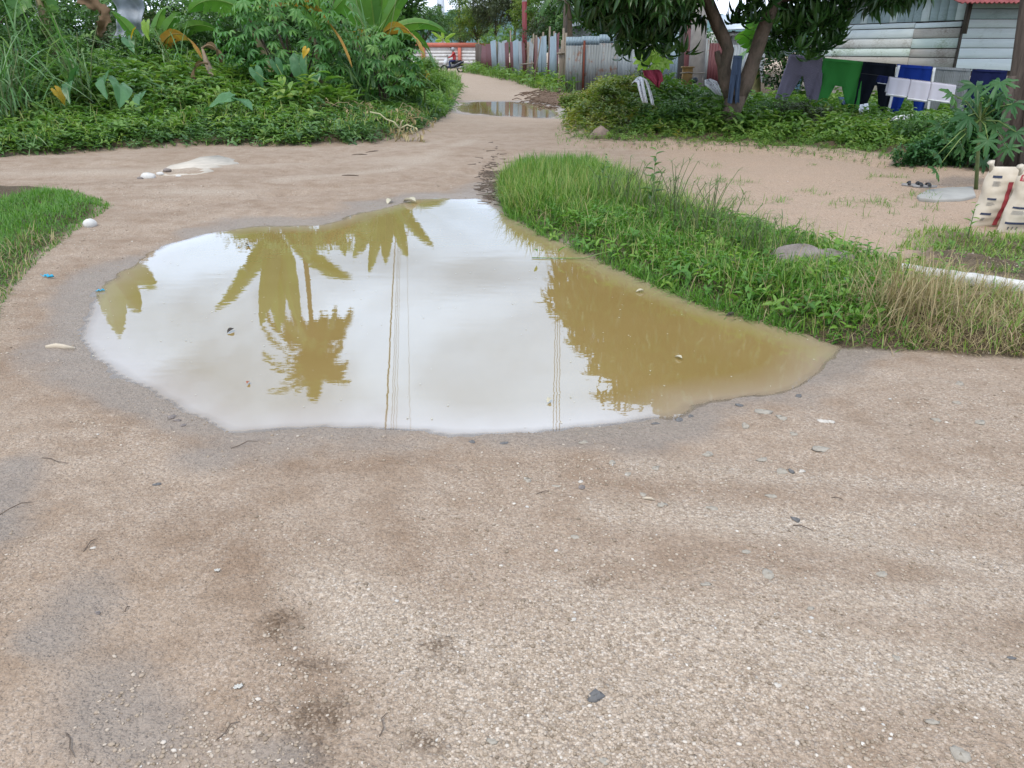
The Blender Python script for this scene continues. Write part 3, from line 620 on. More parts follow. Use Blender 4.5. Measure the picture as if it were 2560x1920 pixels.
# ------------------------------------------------------------------ plank house
def paint(name, c1, c2, dirt, dl=.5, sc=1.0):
    m = NT(name); v = m.map((.8, .8, 9)); n1 = m.noise(2.2*sc, 6, .7, v); n2 = m.noise(1.3*sc, 5, .6); n3 = m.noise(26, 4, .65, m.map((.6, .6, 2.5)))
    c = m.mix(m.ramp(n1, [(.3, 0), (.7, 1)]), c1, c2); k = m.math('ADD', m.math('MULTIPLY', n2, .6), m.math('MULTIPLY', n3, .4))
    c = m.mix(m.ramp(k, [(dl, 0), (dl+.14, .85)]), c, dirt); return m.end(m.pbsdf(c, .8, m.bump(n1, .3, .006), .25))
H_white = paint('board_white', (.58, .64, .65), (.68, .73, .74), (.44, .48, .46), .54)
H_dirty = paint('board_dirty', (.54, .55, .53), (.62, .63, .61), (.27, .24, .20), .50)
H_green = paint('board_mossy', (.54, .62, .57), (.63, .70, .66), (.22, .28, .16), .5)
H_brown = paint('board_bare', (.38, .34, .30), (.50, .47, .43), (.17, .13, .10), .5)
H_up = paint('board_upper', (.34, .42, .45), (.42, .50, .52), (.25, .30, .31), .5)
H_blue = plain('blue_post', (.22, .46, .66), .6, .2, 5)
HA = Vector((P(2012, 128, 23).x, 23, 0)); HB = Vector((P(2394, 128, 18.8).x, 18.8, 0)); HD = (HB-HA); HL = HD.length; HD.normalize(); HN = Vector((HD.y, -HD.x, 0))   # outward
t = thing('plank_house', 'weathered white plank house behind the washing line', 'house', (HA+HB)/2); RM = Matrix(((HD.x, HN.x, 0), (HD.y, HN.y, 0), (0, 0, 1)))
def board(s0, s1, z0, z1, mat, th=.025, proud=0.0, name='plank', tilt=0.0, z0b=None, z1b=None):
    mb = MB(); c = [(s0, z0), (s1, z0 if z0b is None else z0b), (s1, z1 if z1b is None else z1b), (s0, z1)]
    vs = [tuple(HA+HD*s+HN*(proud+th+(tilt if z < (z0+z1)/2 else 0))+Vector((0, 0, z))) for s, z in c]+[tuple(HA+HD*s+HN*proud+Vector((0, 0, z))) for s, z in c]
    mb.add(vs, [(0, 1, 2, 3), (7, 6, 5, 4), (0, 4, 5, 1), (1, 5, 6, 2), (2, 6, 7, 3), (3, 7, 4, 0)]); return bevel(mb.build(name, mat, t), .003)
lv = [.94, 1.16, 1.38, 1.57, 1.79, 2.0, 2.12]; mats_l = [H_dirty, H_brown, H_green, H_dirty, H_white, H_white]; mats_r = [H_dirty, H_brown, H_brown, H_green, H_brown, H_white]
sp_ = HL*.735
for i in range(6):
    g1, g2 = random.uniform(-.008, .008), random.uniform(-.008, .008)
    board(.06, sp_-.006, lv[i]+.004, lv[i+1]-.006, mats_l[i], tilt=.014, z0b=lv[i]+.006+g1, z1b=lv[i+1]-.008+g1)
    board(sp_+.006, HL-.02, lv[i]-.012+.004, lv[i+1]-.02, mats_r[i], tilt=.014, z0b=lv[i]-.012+.006+g2, z1b=lv[i+1]-.02+g2)
roof_z = lambda s: 2.42+.40*s/HL
nb_ = 21
for i in range(nb_):
    s0 = HL*i/nb_; s1 = HL*(i+1)/nb_; board(s0+.004, s1-.004, 2.135, roof_z(s0), H_up if i % 4 else H_white, .02, random.uniform(.0, .008), z1b=roof_z(s1))
mb = MB(); c = (HA+HB)/2; mb.box((c.x-HN.x*.06, c.y-HN.y*.06, 1.2), (HL-.02, .08, 2.4), RM); mb.build('wall_frame', M_oldwood, t)
mb = MB(); mb.box(tuple(HA+HN*.05+Vector((0, 0, 1.15))), (.12, .12, 2.3), RM); mb.build('corner_post', H_blue, t)
# block base course: single blocks
M_block = plain('cinder_block', (.40, .37, .32), .95, .3, 8, .6, .01); bme = {}
for r in range(5):
    k = 0; s = -.2 if r % 2 else 0.0
    while s < HL-.1:
        s0, s1 = max(0.02, s), min(HL, s+.40)
        if s1-s0 > .08: bevel(board(s0+.005, s1-.005, .0+r*.185+.005, (r+1)*.185-.005, M_block, .10, -.08+random.uniform(0, .006), 'block'), .006)
        s += .40
# roof
mb = MB(); e0 = HA+HD*-.5+HN*.38+Vector((0, 0, roof_z(-.5)+.05)); e1 = HB+HD*.25+HN*.38+Vector((0, 0, roof_z(HL+.25)+.05)); bk = -HN*6+Vector((0, 0, -.6))
nn = 46; vs = []
for i in range(nn+1):
    p = e0.lerp(e1, i/nn); o = Vector((0, 0, .018*math.sin(i*2.1))); vs += [tuple(p+o), tuple(p+bk+o)]
mb.add(vs, [(2*i, 2*i+2, 2*i+3, 2*i+1) for i in range(nn)]); rf_ = solid(mb.build('roof', Z_grey, t), .012)
for i in range(5):
    s = HL*(i+.5)/5; p = HA+HD*s+Vector((0, 0, roof_z(s)-.05)); mb = MB(); mb.box(tuple(p+HN*.15), (.06, .5, .07), RM); mb.build('rafter', M_oldwood, rf_)
mb = MB(); mb.tube([e0+Vector((0, 0, -.02)), e1+Vector((0, 0, -.02))], .022, 6); mb.build('roof_edge', M_whitep, rf_)
# wing wall facing the road, wide boards, red tin roof
Yh = 18.5; wa, wb = P(2397, 128, Yh), P(2860, 128, Yh); t = thing('house_wing', 'white wide board wing of the house under red tin roof', 'house', ((wa.x+wb.x)/2, Yh, 0))
zz = [P(0, v, Yh).z for v in (178, 146, 120, 96, 70, 48, 22, -8)]
for i in range(7):
    mb = MB(); w = wb.x-wa.x; mb.box(((wa.x+wb.x)/2, Yh-.02+random.uniform(0, .004), (zz[i]+zz[i+1])/2), (w-.01, .03, zz[i+1]-zz[i]-.012)); bevel(mb.build('plank', H_white if i < 5 else H_up, t), .003)
mb = MB(); mb.box(((wa.x+wb.x)/2, Yh+.06, 1.3), (wb.x-wa.x-.02, .08, 2.55)); mb.build('wall_frame', M_oldwood, t)
for r in range(5):
    for k in range(14):
        x0 = wa.x+(wb.x-wa.x)*k/14; x1 = wa.x+(wb.x-wa.x)*(k+1)/14; mb = MB(); mb.box(((x0+x1)/2, Yh+.02, r*.2+.1), (x1-x0-.012, .1, .188)); bevel(mb.build('block', M_block, t), .006)
mb = MB(); mb.box(tuple(P(2418, 45, Yh-.2)), (.08, .08, .62)); mb.build('bracket_post', M_oldwood, t)
mb = MB(); a_, b_ = P(2398, 6, Yh-.8), P(2900, 2, Yh-.8); nn = 136; vs = []
for i in range(nn+1):
    x = a_.x+(b_.x-a_.x)*i/nn; o = .022*math.sin(i*1.9); vs += [(x, Yh-.8, a_.z+o), (x, Yh+3, a_.z+1.0+o)]
mb.add(vs, [(2*i, 2*i+2, 2*i+3, 2*i+1) for i in range(nn)]); solid(mb.build('roof', plain('red_tin', (.28, .06, .06), .6, .35, 4), t), .012)
# big timber post at the right edge, with a plank nailed beside it
b0 = G(2520, 440, .05); Y = b0[1]; t = thing('timber_post', 'weathered dark timber post with planks at the right edge', 'post', (b0[0], Y, hz1(*b0)))
a = P(2522, 445, Y); mb = MB(); mb.tube([a, P(2548, 250, Y), P(2590, -60, Y), P(2640, -400, Y)], [.15, .14, .13, .12], 9, rough=.12); mb.build('shaft', M_oldwood, t, True)
for (u0, u1, dy) in [(2492, 2530, -.14), (2552, 2582, -.16)]:
    a, c = P(u0, 440, Y+dy), P(u1, 190, Y+dy); d = c-a; mb = MB(); q = Vector((.045, 0, 0)); w = Vector((0, .02, 0))
    vs = [a-q-w, a+q-w, c+q-w, c-q-w, a-q+w, a+q+w, c+q+w, c-q+w]; mb.add([tuple(v) for v in vs], [(0, 1, 2, 3), (7, 6, 5, 4), (0, 4, 5, 1), (1, 5, 6, 2), (2, 6, 7, 3), (3, 7, 4, 0)]); bevel(mb.build('plank', M_oldwood, t), .004)

# ------------------------------------------------------------------ utility poles and overhead cables
M_cable = plain('cable', (.03, .03, .03), .6, .2, 4)
M_upole = plain('utility_pole', (.16, .125, .10), .85, .4, 4, .4, .02)
def upole(x, y, h, r, label):
    t = thing('utility_pole', label, 'utility pole', (x, y, 0), 'utility poles'); mb = MB(); mb.tube([(x, y, 0), (x, y, h*.5), (x, y, h)], [r*1.2, r, r*.8], 10); mb.build('shaft', M_upole, t, True)
    mb = MB(); mb.box((x, y-.02, h-.35), (1.3, .09, .09)); ca = mb.build('crossarm', M_oldwood, t)
    for k in (-.55, 0, .55):
        mb = MB(); mb.lathe((x+k, y-.02, h-.305), [(.03, 0), (.045, .04), (.03, .07), (.04, .1), (.015, .13)], 8); mb.build('insulator', M_whitep, ca, True)
upole(-6.3, 42, 8.0, .12, 'utility pole hidden behind the wide banana plant')
upole(2.27, 36.5, 7.9, .07, 'thin utility pole rising behind the bamboo posts')
upole(.75, -12, 8.0, .12, 'utility pole behind the viewer, nearer the puddle')
upole(-1.7, -12, 8.0, .12, 'utility pole behind the viewer, right hand line')
def cable(a, b, r, sag, label, grp):
    a, b = Vector(a), Vector(b); n = 26; mb = MB(); mb.tube([a.lerp(b, i/n)-Vector((0, 0, 4*sag*(i/n)*(1-i/n))) for i in range(n+1)], r, 5)
    return props(mb.build('overhead_cable', M_cable, None, True, org=a), label, 'cable', grp)
gq = 'overhead cables'
cable((-6.4, 42, 7.75), (.6, -12, 7.75), .024, .35, 'thick twisted overhead cable mirrored left of the puddle centre', gq)
for i, (o, r) in enumerate([(.14, .007), (.20, .007), (.27, .006), (.62, .005)]):
    cable((-6.4+o, 42, 7.8), (.6+o, -12, 7.8), r, .33, ['thin wire closest to the thick cable', 'second thin wire beside the thick cable', 'third thin wire beside the thick cable', 'outermost thin wire right of the thick cable'][i], gq)
for i, o in enumerate((-.08, .0, .08)):
    cable((2.22+o, 36.5, 7.7), (-.55+o, -12, 7.7), .010, .3, ['left', 'middle', 'right'][i]+' of three close cables mirrored right of the puddle centre', gq)
# ------------------------------------------------------------------ vegetation
def pts_in(pl, n, lim=None):
    pl = np.asarray(pl); lo_, hi_ = pl.min(0), pl.max(0)
    if lim: lo_ = np.maximum(lo_, lim[0]); hi_ = np.minimum(hi_, lim[1])
    out = []
    got = 0
    while got < n:
        p = rng.uniform(lo_, hi_, (max(n, 2000), 2)); p = p[sdf(pl, p[:, 0], p[:, 1]) < 0]
        out.append(p); got += len(p)
        if len(out) > 60: break
    return np.concatenate(out)[:n]
def xyz(p, dz=0.0): return np.column_stack([p, hz(p[:, 0], p[:, 1])+dz])
TB = [t_blade(3, b, d) for b, d in ((.15, .2), (.4, .3), (.75, .5))]
TL = t_leaf(3, .25, .25); TLw = t_leaf(3, .15, .3, .35)
def grass_on(mb, loc, L0, L1, w0, w1, tilt=.5, rlo=0., rhi=1., T=None):
    n = len(loc); k = rng.integers(0, 3, n)
    for i in range(3):
        s = k == i; m_ = int(s.sum())
        if not m_: continue
        Lh = U(L0, L1, m_) if not hasattr(L0, '__len__') else (L0[s]*U(.6, 1.15, m_))
        M = RZ(U(0, 6.283, m_))@RX(-np.abs(rng.normal(0, tilt, m_)))@DG(U(w0, w1, m_), Lh, Lh)
        scatter(mb, TB[i], loc[s], M, U(rlo, rhi, m_))
def sprig(nl, seed, width=.22, lean=.3):
    rg = random.Random(seed); parts = [(t_blade(2, lean, .3), np.diag([.03, 1, 1]), (0, 0, 0))]
    for i in range(nl):
        k = .15+.85*(i+1)/nl; y = lean*k*k; z = k-.3*lean*k*k
        a = i*2.4+rg.uniform(-.4, .4); ln = (.42+.20*rg.random())*(1-.35*k*k)
        parts.append((TL, rotz(a)@rotx(rg.uniform(.1, .75))@np.diag([ln*width*1.6, ln, ln]), (0, y, z)))
    return compose(parts)
SPR = [sprig(7, 1), sprig(8, 2, .3, .45), sprig(6, 3, .2, .6)]
def sprigs(mb, loc, h0, h1, rlo=0., rhi=.85, tilt=.35):
    n = len(loc); k = rng.integers(0, len(SPR), n)
    for i, T in enumerate(SPR):
        s = k == i; m_ = int(s.sum())
        if not m_: continue
        h = U(h0, h1, m_) if not hasattr(h0, '__len__') else h0[s]*U(.7, 1.25, m_)
        M = RZ(U(0, 6.283, m_))@RX(-np.abs(rng.normal(0, tilt, m_)))@DG(h, h, h)
        scatter(mb, T, loc[s], M, U(rlo, rhi, m_))
def stuff(name, mb, mat, label, cat=None):
    return props(mb.build(name, mat), label, cat, kind='stuff')

# left bank ground cover: low at the road's edge, deeper behind
p = pts_in(LBANK, 11500, ((-13, 10), (1, 24))); d = -sdf(LBANK, p[:, 0], p[:, 1])
keep = rng.random(len(p)) < np.clip(1.5-d*.16, .22, 1); p = p[keep]; d = d[keep]
mb = MB(); h = .20+.12*ss(0, .8, d)+.24*ss(1, 5, d)
cl_ = fbm(p[:, 0]*.9, p[:, 1]*.9, 77, 3)
rr = np.clip(.35+cl_*.9, 0, .85)
sprigs(mb, xyz(p, -.02), h*(1+.5*cl_), None, 0, .8)
stuff('ground_cover_weeds', mb, M_weed, 'dense dark green weeds covering the bank left of the lane', 'weeds')
p = pts_in(LBANK, 9000, ((-12, 10), (1, 22))); d = -sdf(LBANK, p[:, 0], p[:, 1]); cl_ = fbm(p[:, 0]*.7, p[:, 1]*.7, 177, 3)
mb = MB(); s_ = cl_ > -.08; sprigs(mb, xyz(p[s_], 0.), (.20+.15*ss(0, 1, d)+.30*ss(1, 5, d))[s_], None, 0, .9)
p = pts_in(LBANK, 9000, ((-12, 10), (1, 20))); d = -sdf(LBANK, p[:, 0], p[:, 1])
grass_on(mb, xyz(p), .12+.25*ss(.2, 3, d), None, .008, .016, .6)
stuff('ground_cover_weeds', mb, M_weed2, 'lighter green leafy weeds mixed through the left bank', 'weeds')
c_ = P(390, 190, 16.0)
p = np.column_stack([rng.normal(c_.x, 1.0, 3800), rng.normal(16.2, 1.0, 3800)]); mb = MB(); grass_on(mb, xyz(p, .1), .18, .5, .010, .02, .6)
stuff('meadow_grass', mb, M_grass, 'light yellowish grass between reeds and broken banana plant', 'grass')
p = pts_in(LBANK, 2600, ((-10, 15.2), (-1.5, 19))); d = -sdf(LBANK, p[:, 0], p[:, 1]); p = p[d > 1.6]; mb = MB(); cl_ = fbm(p[:, 0]*.8, p[:, 1]*.8, 301)
sprigs(mb, xyz(p), (.45+.35*cl_), None, .1, 1.); grass_on(mb, xyz(p[:1500]), .35, .8, .012, .025, .5)
q = pts_in(LBANK, 6500, ((-11, 11), (0, 18))); d = -sdf(LBANK, q[:, 0], q[:, 1]); k = fbm(q[:, 0]*.9, q[:, 1]*.9, 333) > -.1; q = q[k]; d = d[k]
mg = MB(); grass_on(mg, xyz(q, .20), .16+.30*ss(.2, 3, d), None, .010, .022, .65, .1, 1.); stuff('bank_grass', mg, M_grass, 'loose light grass blades growing through the left bank weeds', 'grass')
stuff('tall_weeds', mb, M_weed2, 'taller light weeds in front of shrubs and banana plants', 'weeds')
# far part of that bank along the lane, and the hidden middle
p = pts_in(LBANK, 5200, ((-14, 20), (0, 62))); d = -sdf(LBANK, p[:, 0], p[:, 1]); p = p[d < 6]; d = d[d < 6]
mb = MB(); sprigs(mb, xyz(p), np.where(p[:, 1] > 33, .16+.45*ss(2.5, 6, d), .35+.55*ss(.5, 3.5, d)), None)
q = pts_in(LBANK, 4000, ((-8, 18), (0, 60))); d = -sdf(LBANK, q[:, 0], q[:, 1]); q = q[d < 1.2]
grass_on(mb, xyz(q), .3, .7, .02, .04, .5)
stuff('verge_weeds', mb, M_weed2, 'tangled weeds along the left edge of the far lane', 'weeds')

# island strip between puddle and clearing
def isl(n, lim=None): return pts_in(ISL, n, lim)
tip = G(1400, 470); 
p = isl(56000); p = p[p[:, 0] < 7]; x, y = p[:, 0], p[:, 1]; d = -sdf(ISL, x, y); dryf = lambda x, y: ss(-.35, .75, x-2.0-.70*(y-4.1)+.8*fbm(x*2, y*2, 5)); dry = dryf(x, y)
green = p[rng.random(len(p)) > dry*1.15]; dg = -sdf(ISL, green[:, 0], green[:, 1]); yy = green[:, 1]
mb = MB(); edge = ss(.0, .3, dg); far = ss(6.6, 8.2, yy)
grass_on(mb, xyz(green, -.01), .06+.09*edge+.10*far, None, .006, .012, .75, .0, .85)
ed = np.array([G(u_, v_, .03) for u_, v_ in ((1262,534),(1300,552),(1350,580),(1420,608),(1500,646),(1560,670),(1620,696),(1680,722),(1740,748),(1800,768),(1870,788),(1940,806),(2000,828),(2050,846))])
k_ = rng.integers(0, len(ed)-1, 2600); f_ = rng.random((2600, 1)); q_ = ed[k_]*(1-f_)+ed[k_+1]*f_; q_ = q_+np.abs(rng.normal(0, .05, (2600, 1)))*np.array([[.45, .9]])+rng.normal(0, .012, (2600, 2))
q_ = q_[fbm(q_[:, 0]*4, q_[:, 1]*4, 88)+.1 > rng.uniform(-.3, .3, len(q_))]
grass_on(mb, xyz(q_, .0), .06, .17, .005, .010, 1.15, .0, .9)
stuff('creeping_grass', mb, M_lush, 'short lush creeping grass along the puddle bank', 'grass')
p = isl(7500, ((-1, 6.9), (2.0, 9.5))); p = p[rng.random(len(p)) < ss(6.8, 7.7, p[:, 1]+.5*fbm(p[:, 0]*2, p[:, 1]*2, 61))]; mb = MB(); grass_on(mb, xyz(p, -.01), .12, .36, .005, .009, .32, .1, 1)
q = isl(1100, ((.2, 4.6), (2.6, 7.2))); grass_on(mb, xyz(q, -.01), .12, .32, .005, .009, .45, .2, 1)
stuff('tall_grass', mb, M_grass, 'tall soft grass at the far tip of the puddle bank', 'grass')
p = isl(900, ((.3, 4.0), (4, 7))); p = p[rng.random(len(p)) > dryf(p[:, 0], p[:, 1])*1.2]; mb = MB(); sprigs(mb, xyz(p, -.02), .08, .19, .1, 1, .5)
q = isl(2200, ((-1, 3.5), (3.5, 9))); ms_ = MB(); grass_on(ms_, xyz(q, .02), .08, .26, .003, .006, .9); stuff('dead_blades', ms_, M_straw, 'dead pale blades mixed through the puddle bank grass', 'dead grass')
stuff('leafy_weeds', mb, M_lush, 'bright broad leaved weeds on the puddle bank', 'weeds')
# straw coloured dead grass, right end
p = isl(24000, ((1.4, 2.5), (8, 6.0))); k = rng.random(len(p)) < dryf(p[:, 0], p[:, 1]); p = p[k]
mb = MB(); grass_on(mb, xyz(p, .0), .05, .17, .003, .006, 1.1)
c0 = G(2290, 860)
q = np.column_stack([rng.normal(c0[0], .14, 420), rng.normal(c0[1]+.18, .10, 420)]); grass_on(mb, xyz(q), .22, .46, .003, .006, .38)
stuff('dead_grass', mb, M_straw, 'dry straw coloured grass right of the puddle', 'dead grass')
p = isl(5200, ((1.5, 2.5), (6.5, 5.2))); mb = MB(); grass_on(mb, xyz(p), .05, .16, .005, .009, .7, .2, 1.); 
stuff('sparse_grass', mb, M_grass, 'sparse green blades among the dry straw', 'grass')

# left near verge
p = pts_in(LGRASS, 21000, ((-5.2, 3.4), (0, 9))); mb = MB(); d = -sdf(LGRASS, p[:, 0], p[:, 1])
grass_on(mb, xyz(p, -.01), .06+.06*ss(0, .4, d), None, .005, .010, .7, .0, .8)
stuff('lawn_grass', mb, M_lush, 'short bright grass on the corner left of the puddle', 'grass')
p = pts_in(LGRASS, 1600, ((-4, 3.4), (0, 6.4))); mb = MB(); grass_on(mb, xyz(p), .05, .16, .004, .007, .9)
stuff('dead_grass', mb, M_straw, 'withered grass patch low on the left verge', 'dead grass')

# right verge round the sacks, and weeds in the clearing
p = pts_in(RGRASS, 14000, ((2.5, 4.6), (9, 8))); k = fbm(p[:, 0]*1.6, p[:, 1]*1.6, 91)+.5*(p[:, 1]-5.6) > -.2; p = p[k]; mb = MB(); grass_on(mb, xyz(p), .04, .11, .005, .010, .6, .0, .9)
stuff('verge_grass', mb, M_grass, 'ragged grass in front of the cement sacks', 'grass')
p = pts_in(RGRASS, 120, ((2.5, 4), (6.5, 8))); mb = MB(); sprigs(mb, xyz(p), .05, .13)
CLR = poly([(1560,450),(1700,420),(2000,420),(2250,450),(2350,520),(2300,640),(2150,650),(1900,590),(1700,520)])
q = pts_in(CLR, 260); cl_ = fbm(q[:, 0]*1.5, q[:, 1]*1.5, 31); q = q[cl_ > .2]; 
for c in q: 
    pp = c+rng.normal(0, .05, (14, 2)); grass_on(mb, xyz(pp), .03, .11, .004, .008, .8)
stuff('scattered_weeds', mb, M_weed2, 'small weed tufts scattered over the sandy clearing', 'weeds')

# right bank: low grass in front, shrubby weeds behind
p = pts_in(RBANK, 16000, ((.5, 10), (11, 22))); d = -sdf(RBANK, p[:, 0], p[:, 1])
k = rng.random(len(p)) < np.clip(1.3-d*.2, .25, 1); p = p[k]; d = d[k]
mb = MB(); grass_on(mb, xyz(p), .07+.22*ss(.8, 1.9, d), None, .006, .013, .6, 0, .9)
stuff('verge_grass', mb, M_weed2, 'grass at the foot of the mango tree bank', 'grass')
p = pts_in(RBANK, 9500, ((.5, 11), (11, 21))); d = -sdf(RBANK, p[:, 0], p[:, 1]); cl_ = fbm(p[:, 0]*1.1, p[:, 1]*1.1, 51)
k = (d > .25+.4*cl_); p = p[k]; d = d[k]; cl_ = cl_[k]
mb = MB(); sprigs(mb, xyz(p), (.09+.30*ss(.9, 2.1, d))*(1+.6*cl_), None, 0, .9)
stuff('bank_weeds', mb, M_weed2, 'tangled dark weeds around the mango trunk', 'weeds')
p = np.column_stack([rng.normal(MOUND.x-.3, 1.0, 1500), rng.normal(MOUND.y-.5, 1.1, 1500)]); p = p[sdf(RBANK, p[:, 0], p[:, 1]) < -.2]
mb = MB(); sprigs(mb, xyz(p), .14, .30, .2, 1)
stuff('mound_weeds', mb, M_treey, 'yellowish weeds on the earth mound by the fence', 'weeds')
p = pts_in(FSTRIP, 5200); d = -sdf(FSTRIP, p[:, 0], p[:, 1]); k = d < 2.6; p = p[k]; d = d[k]; mb = MB(); grass_on(mb, xyz(p), .35, .75, .02, .05, .5, 0, .9)
sprigs(mb, xyz(p[:700]), .3, .8, .2, .9)
stuff('fence_grass', mb, M_weed2, 'rough grass at the foot of the patchwork fence', 'grass')

# ---- plants that can be told apart
def blade_clump(name, u, v, Y, n, L0, L1, w, label, mat=None, tilt=.35, group=None, spread=.15, cat='grass clump', stems=0, z=None):
    g = P(u, v, Y); x, y = g.x, Y; z0 = hz1(x, y) if z is None else z
    mb = MB(); T = t_blade(7, .9, .75); T2 = t_blade(7, .35, .4)
    loc = np.column_stack([rng.normal(x, spread, n), rng.normal(y, spread, n), np.full(n, z0)])
    loc[:, 2] += U(0, 1, n)*(L0*.8 if stems else .05)
    for Tt, s in ((T, slice(0, n*2//3)), (T2, slice(n*2//3, n))):
        l = loc[s]; m_ = len(l); Lh = U(L0, L1, m_)
        scatter(mb, Tt, l, RZ(U(0, 6.283, m_))@RX(-np.abs(rng.normal(0, tilt, m_)))@DG(np.full(m_, w)*U(.7, 1.2, m_), Lh, Lh), U(0, 1, m_))
    if stems:
        t = thing(name, label, cat, (x, y, z0), group); mb.build('blades', mat or M_reed, t, True)
        sm_ = MB()
        for i in range(stems):
            a = random.uniform(0, 6.28); r = random.uniform(.02, spread); le = random.uniform(.1, .35)
            b = Vector((x+r*math.cos(a), y+r*math.sin(a), z0-.02)); hh = random.uniform(L0*.8, L1*1.1)
            pts = [b+Vector((math.cos(a)*le*k*k*hh, math.sin(a)*le*k*k*hh, hh*k)) for k in (0, .3, .6, 1)]
            sm_.tube(pts, [.012, .011, .009, .006], 5)
        sm_.build('stems', M_stem, t, True); return t
    return props(mb.build(name, mat or M_reed, None, True, org=(x, y, z0)), label, cat, group)
g_ = 'tall reed grass clumps on the left bank'
for i, (u, v, Y, n, L0, L1, w, lab, st) in enumerate([
    (20, 330, 13.3, 55, .9, 1.5, .040, 'tall arching reed grass at the far left edge, nearest the road', 6),
    (75, 300, 14.4, 70, 1.2, 2.0, .044, 'tallest reed grass clump left of the curled brown banana leaf', 8),
    (215, 290, 14.9, 45, 1.0, 1.7, .040, 'upright reed grass in front of the curled brown banana leaf', 6),
    (-60, 300, 14.2, 60, 1.4, 2.2, .044, 'dense reed grass cut off by the left picture edge', 7),
    (455, 240, 17.0, 26, .9, 1.5, .028, 'thin drooping grass clump beside the broken banana trunk', 4),
    (905, 260, 17.2, 60, 1.0, 1.6, .042, 'arching grass clump below the orange banana leaf', 6),
    (945, 220, 18.6, 40, 1.3, 2.3, .040, 'tall stiff grass rising between the two orange banana leaves', 6),
    (985, 235, 19.5, 45, .8, 1.4, .040, 'pale upright grass right of the arching clump', 4)]):
    blade_clump('reed_grass', u, v, Y, n, L0, L1, w, lab, group=g_, stems=st, spread=.16)
blade_clump('grass_tuft', 95, 390, 12.3, 42, .35, .62, .022, 'greyish grass tuft with dry roots at the road edge, left', spread=.06, tilt=.6)
def sedge(i, u, v, Y, h, lab):
    g = G(u, v, .12); x, y = g[0], g[1]; z0 = hz1(x, y); t = thing('sedge_plant', lab, 'sedge', (x, y, z0), 'wiry sedges on the puddle bank')
    mb = MB(); st = MB()
    for k in range(9):
        a = random.uniform(0, 6.28); le = random.uniform(.1, .5); hh = h*random.uniform(.7, 1.1)
        b = Vector((x+random.gauss(0, .04), y+random.gauss(0, .04), z0-.01))
        pts = [b+Vector((math.cos(a)*le*q*q*hh, math.sin(a)*le*q*q*hh, hh*q)) for q in (0, .35, .7, 1)]
        st.tube(pts, [.004, .0035, .003, .0025], 4)
        m_ = 7; Lh = U(.07, .17, m_); tp = np.array([tuple(pts[-1])]*m_)
        scatter(mb, TB[1], tp, RZ(U(0, 6.28, m_))@RX(-U(.7, 1.7, m_))@DG(np.full(m_, .006), Lh, Lh), U(0, 1, m_))
    st.build('stems', M_stem, t); mb.build('blades', M_sedge, t)
_us = [1640, 1700, 1750, 1600, 1800, 1560, 1850, 1900, 1680, 1780, 1960, 1520]; _od = ['leftmost', 'second', 'third', 'fourth', 'fifth', 'sixth', 'seventh', 'eighth', 'ninth', 'tenth', 'eleventh', 'rightmost']
SEDL = ['wiry sedge with spoked tops, '+_od[sorted(_us).index(u)]+(' of the row on the bank' if sorted(_us).index(u) in (0, 11) else ' from the left on the bank') for u in _us]
for i, (u, v, h) in enumerate([(1640, 570, .42), (1700, 590, .45), (1750, 600, .40), (1600, 545, .40), (1800, 620, .36), (1560, 530, .42), (1850, 640, .30), (1900, 650, .34), (1680, 560, .48), (1780, 580, .44), (1960, 655, .3), (1520, 520, .38)]):
    sedge(i, u, v, 0, h, SEDL[i])
def weedstalk(u, v, h, lab, n=12, mat=None, name='weed_stalk'):
    g = G(u, v, .1); x, y = g; z0 = hz1(x, y); t = thing(name, lab, 'weed', (x, y, z0)); st = MB(); lf = MB()
    le = random.uniform(-.15, .15); pts = [Vector((x+le*k*k*h, y, z0-.02+h*k)) for k in (0, .3, .6, 1)]
    st.tube(pts, [.006, .005, .004, .002], 5); st.build('stem', M_stem, t)
    ks = np.linspace(.2, 1, n); lo_ = np.array([[x+le*k*k*h, y, z0+h*k] for k in ks]); Lh = (.16-.09*ks)*h/.5
    scatter(lf, t_leaf(4, .3, .25), lo_, RZ(np.arange(n)*2.5)@RX(U(.2, .8, n))@DG(Lh*.35, Lh, Lh), U(.2, .9, n)); lf.build('leaves', mat or M_weed, t)
weedstalk(1625, 545, .55, 'tall single weed with pointed leaves standing over the sedges', 14)
weedstalk(1500, 500, .42, 'slender weed among the tall grass at the bank tip')
for (u, v, h, lab) in [(1830, 690, .22, 'pale leafy weed low on the bank left of the boulder'), (1760, 660, .24, 'yellow tinged weed at the middle of the bank'), (2150, 720, .26, 'broad leaved weed right of the boulder'), (2060, 745, .24, 'leafy weed in front of the boulder'), (1910, 730, .22, 'broad bright weed above the water, below the boulder'), (2240, 770, .3, 'yellowing weed beside the dry grass tuft'), (2420, 590, .3, 'upright weed left of the cement sacks')]:
    weedstalk(u, v, h, lab, 9, M_lime if 'yellow' in lab or 'pale' in lab else M_lush)

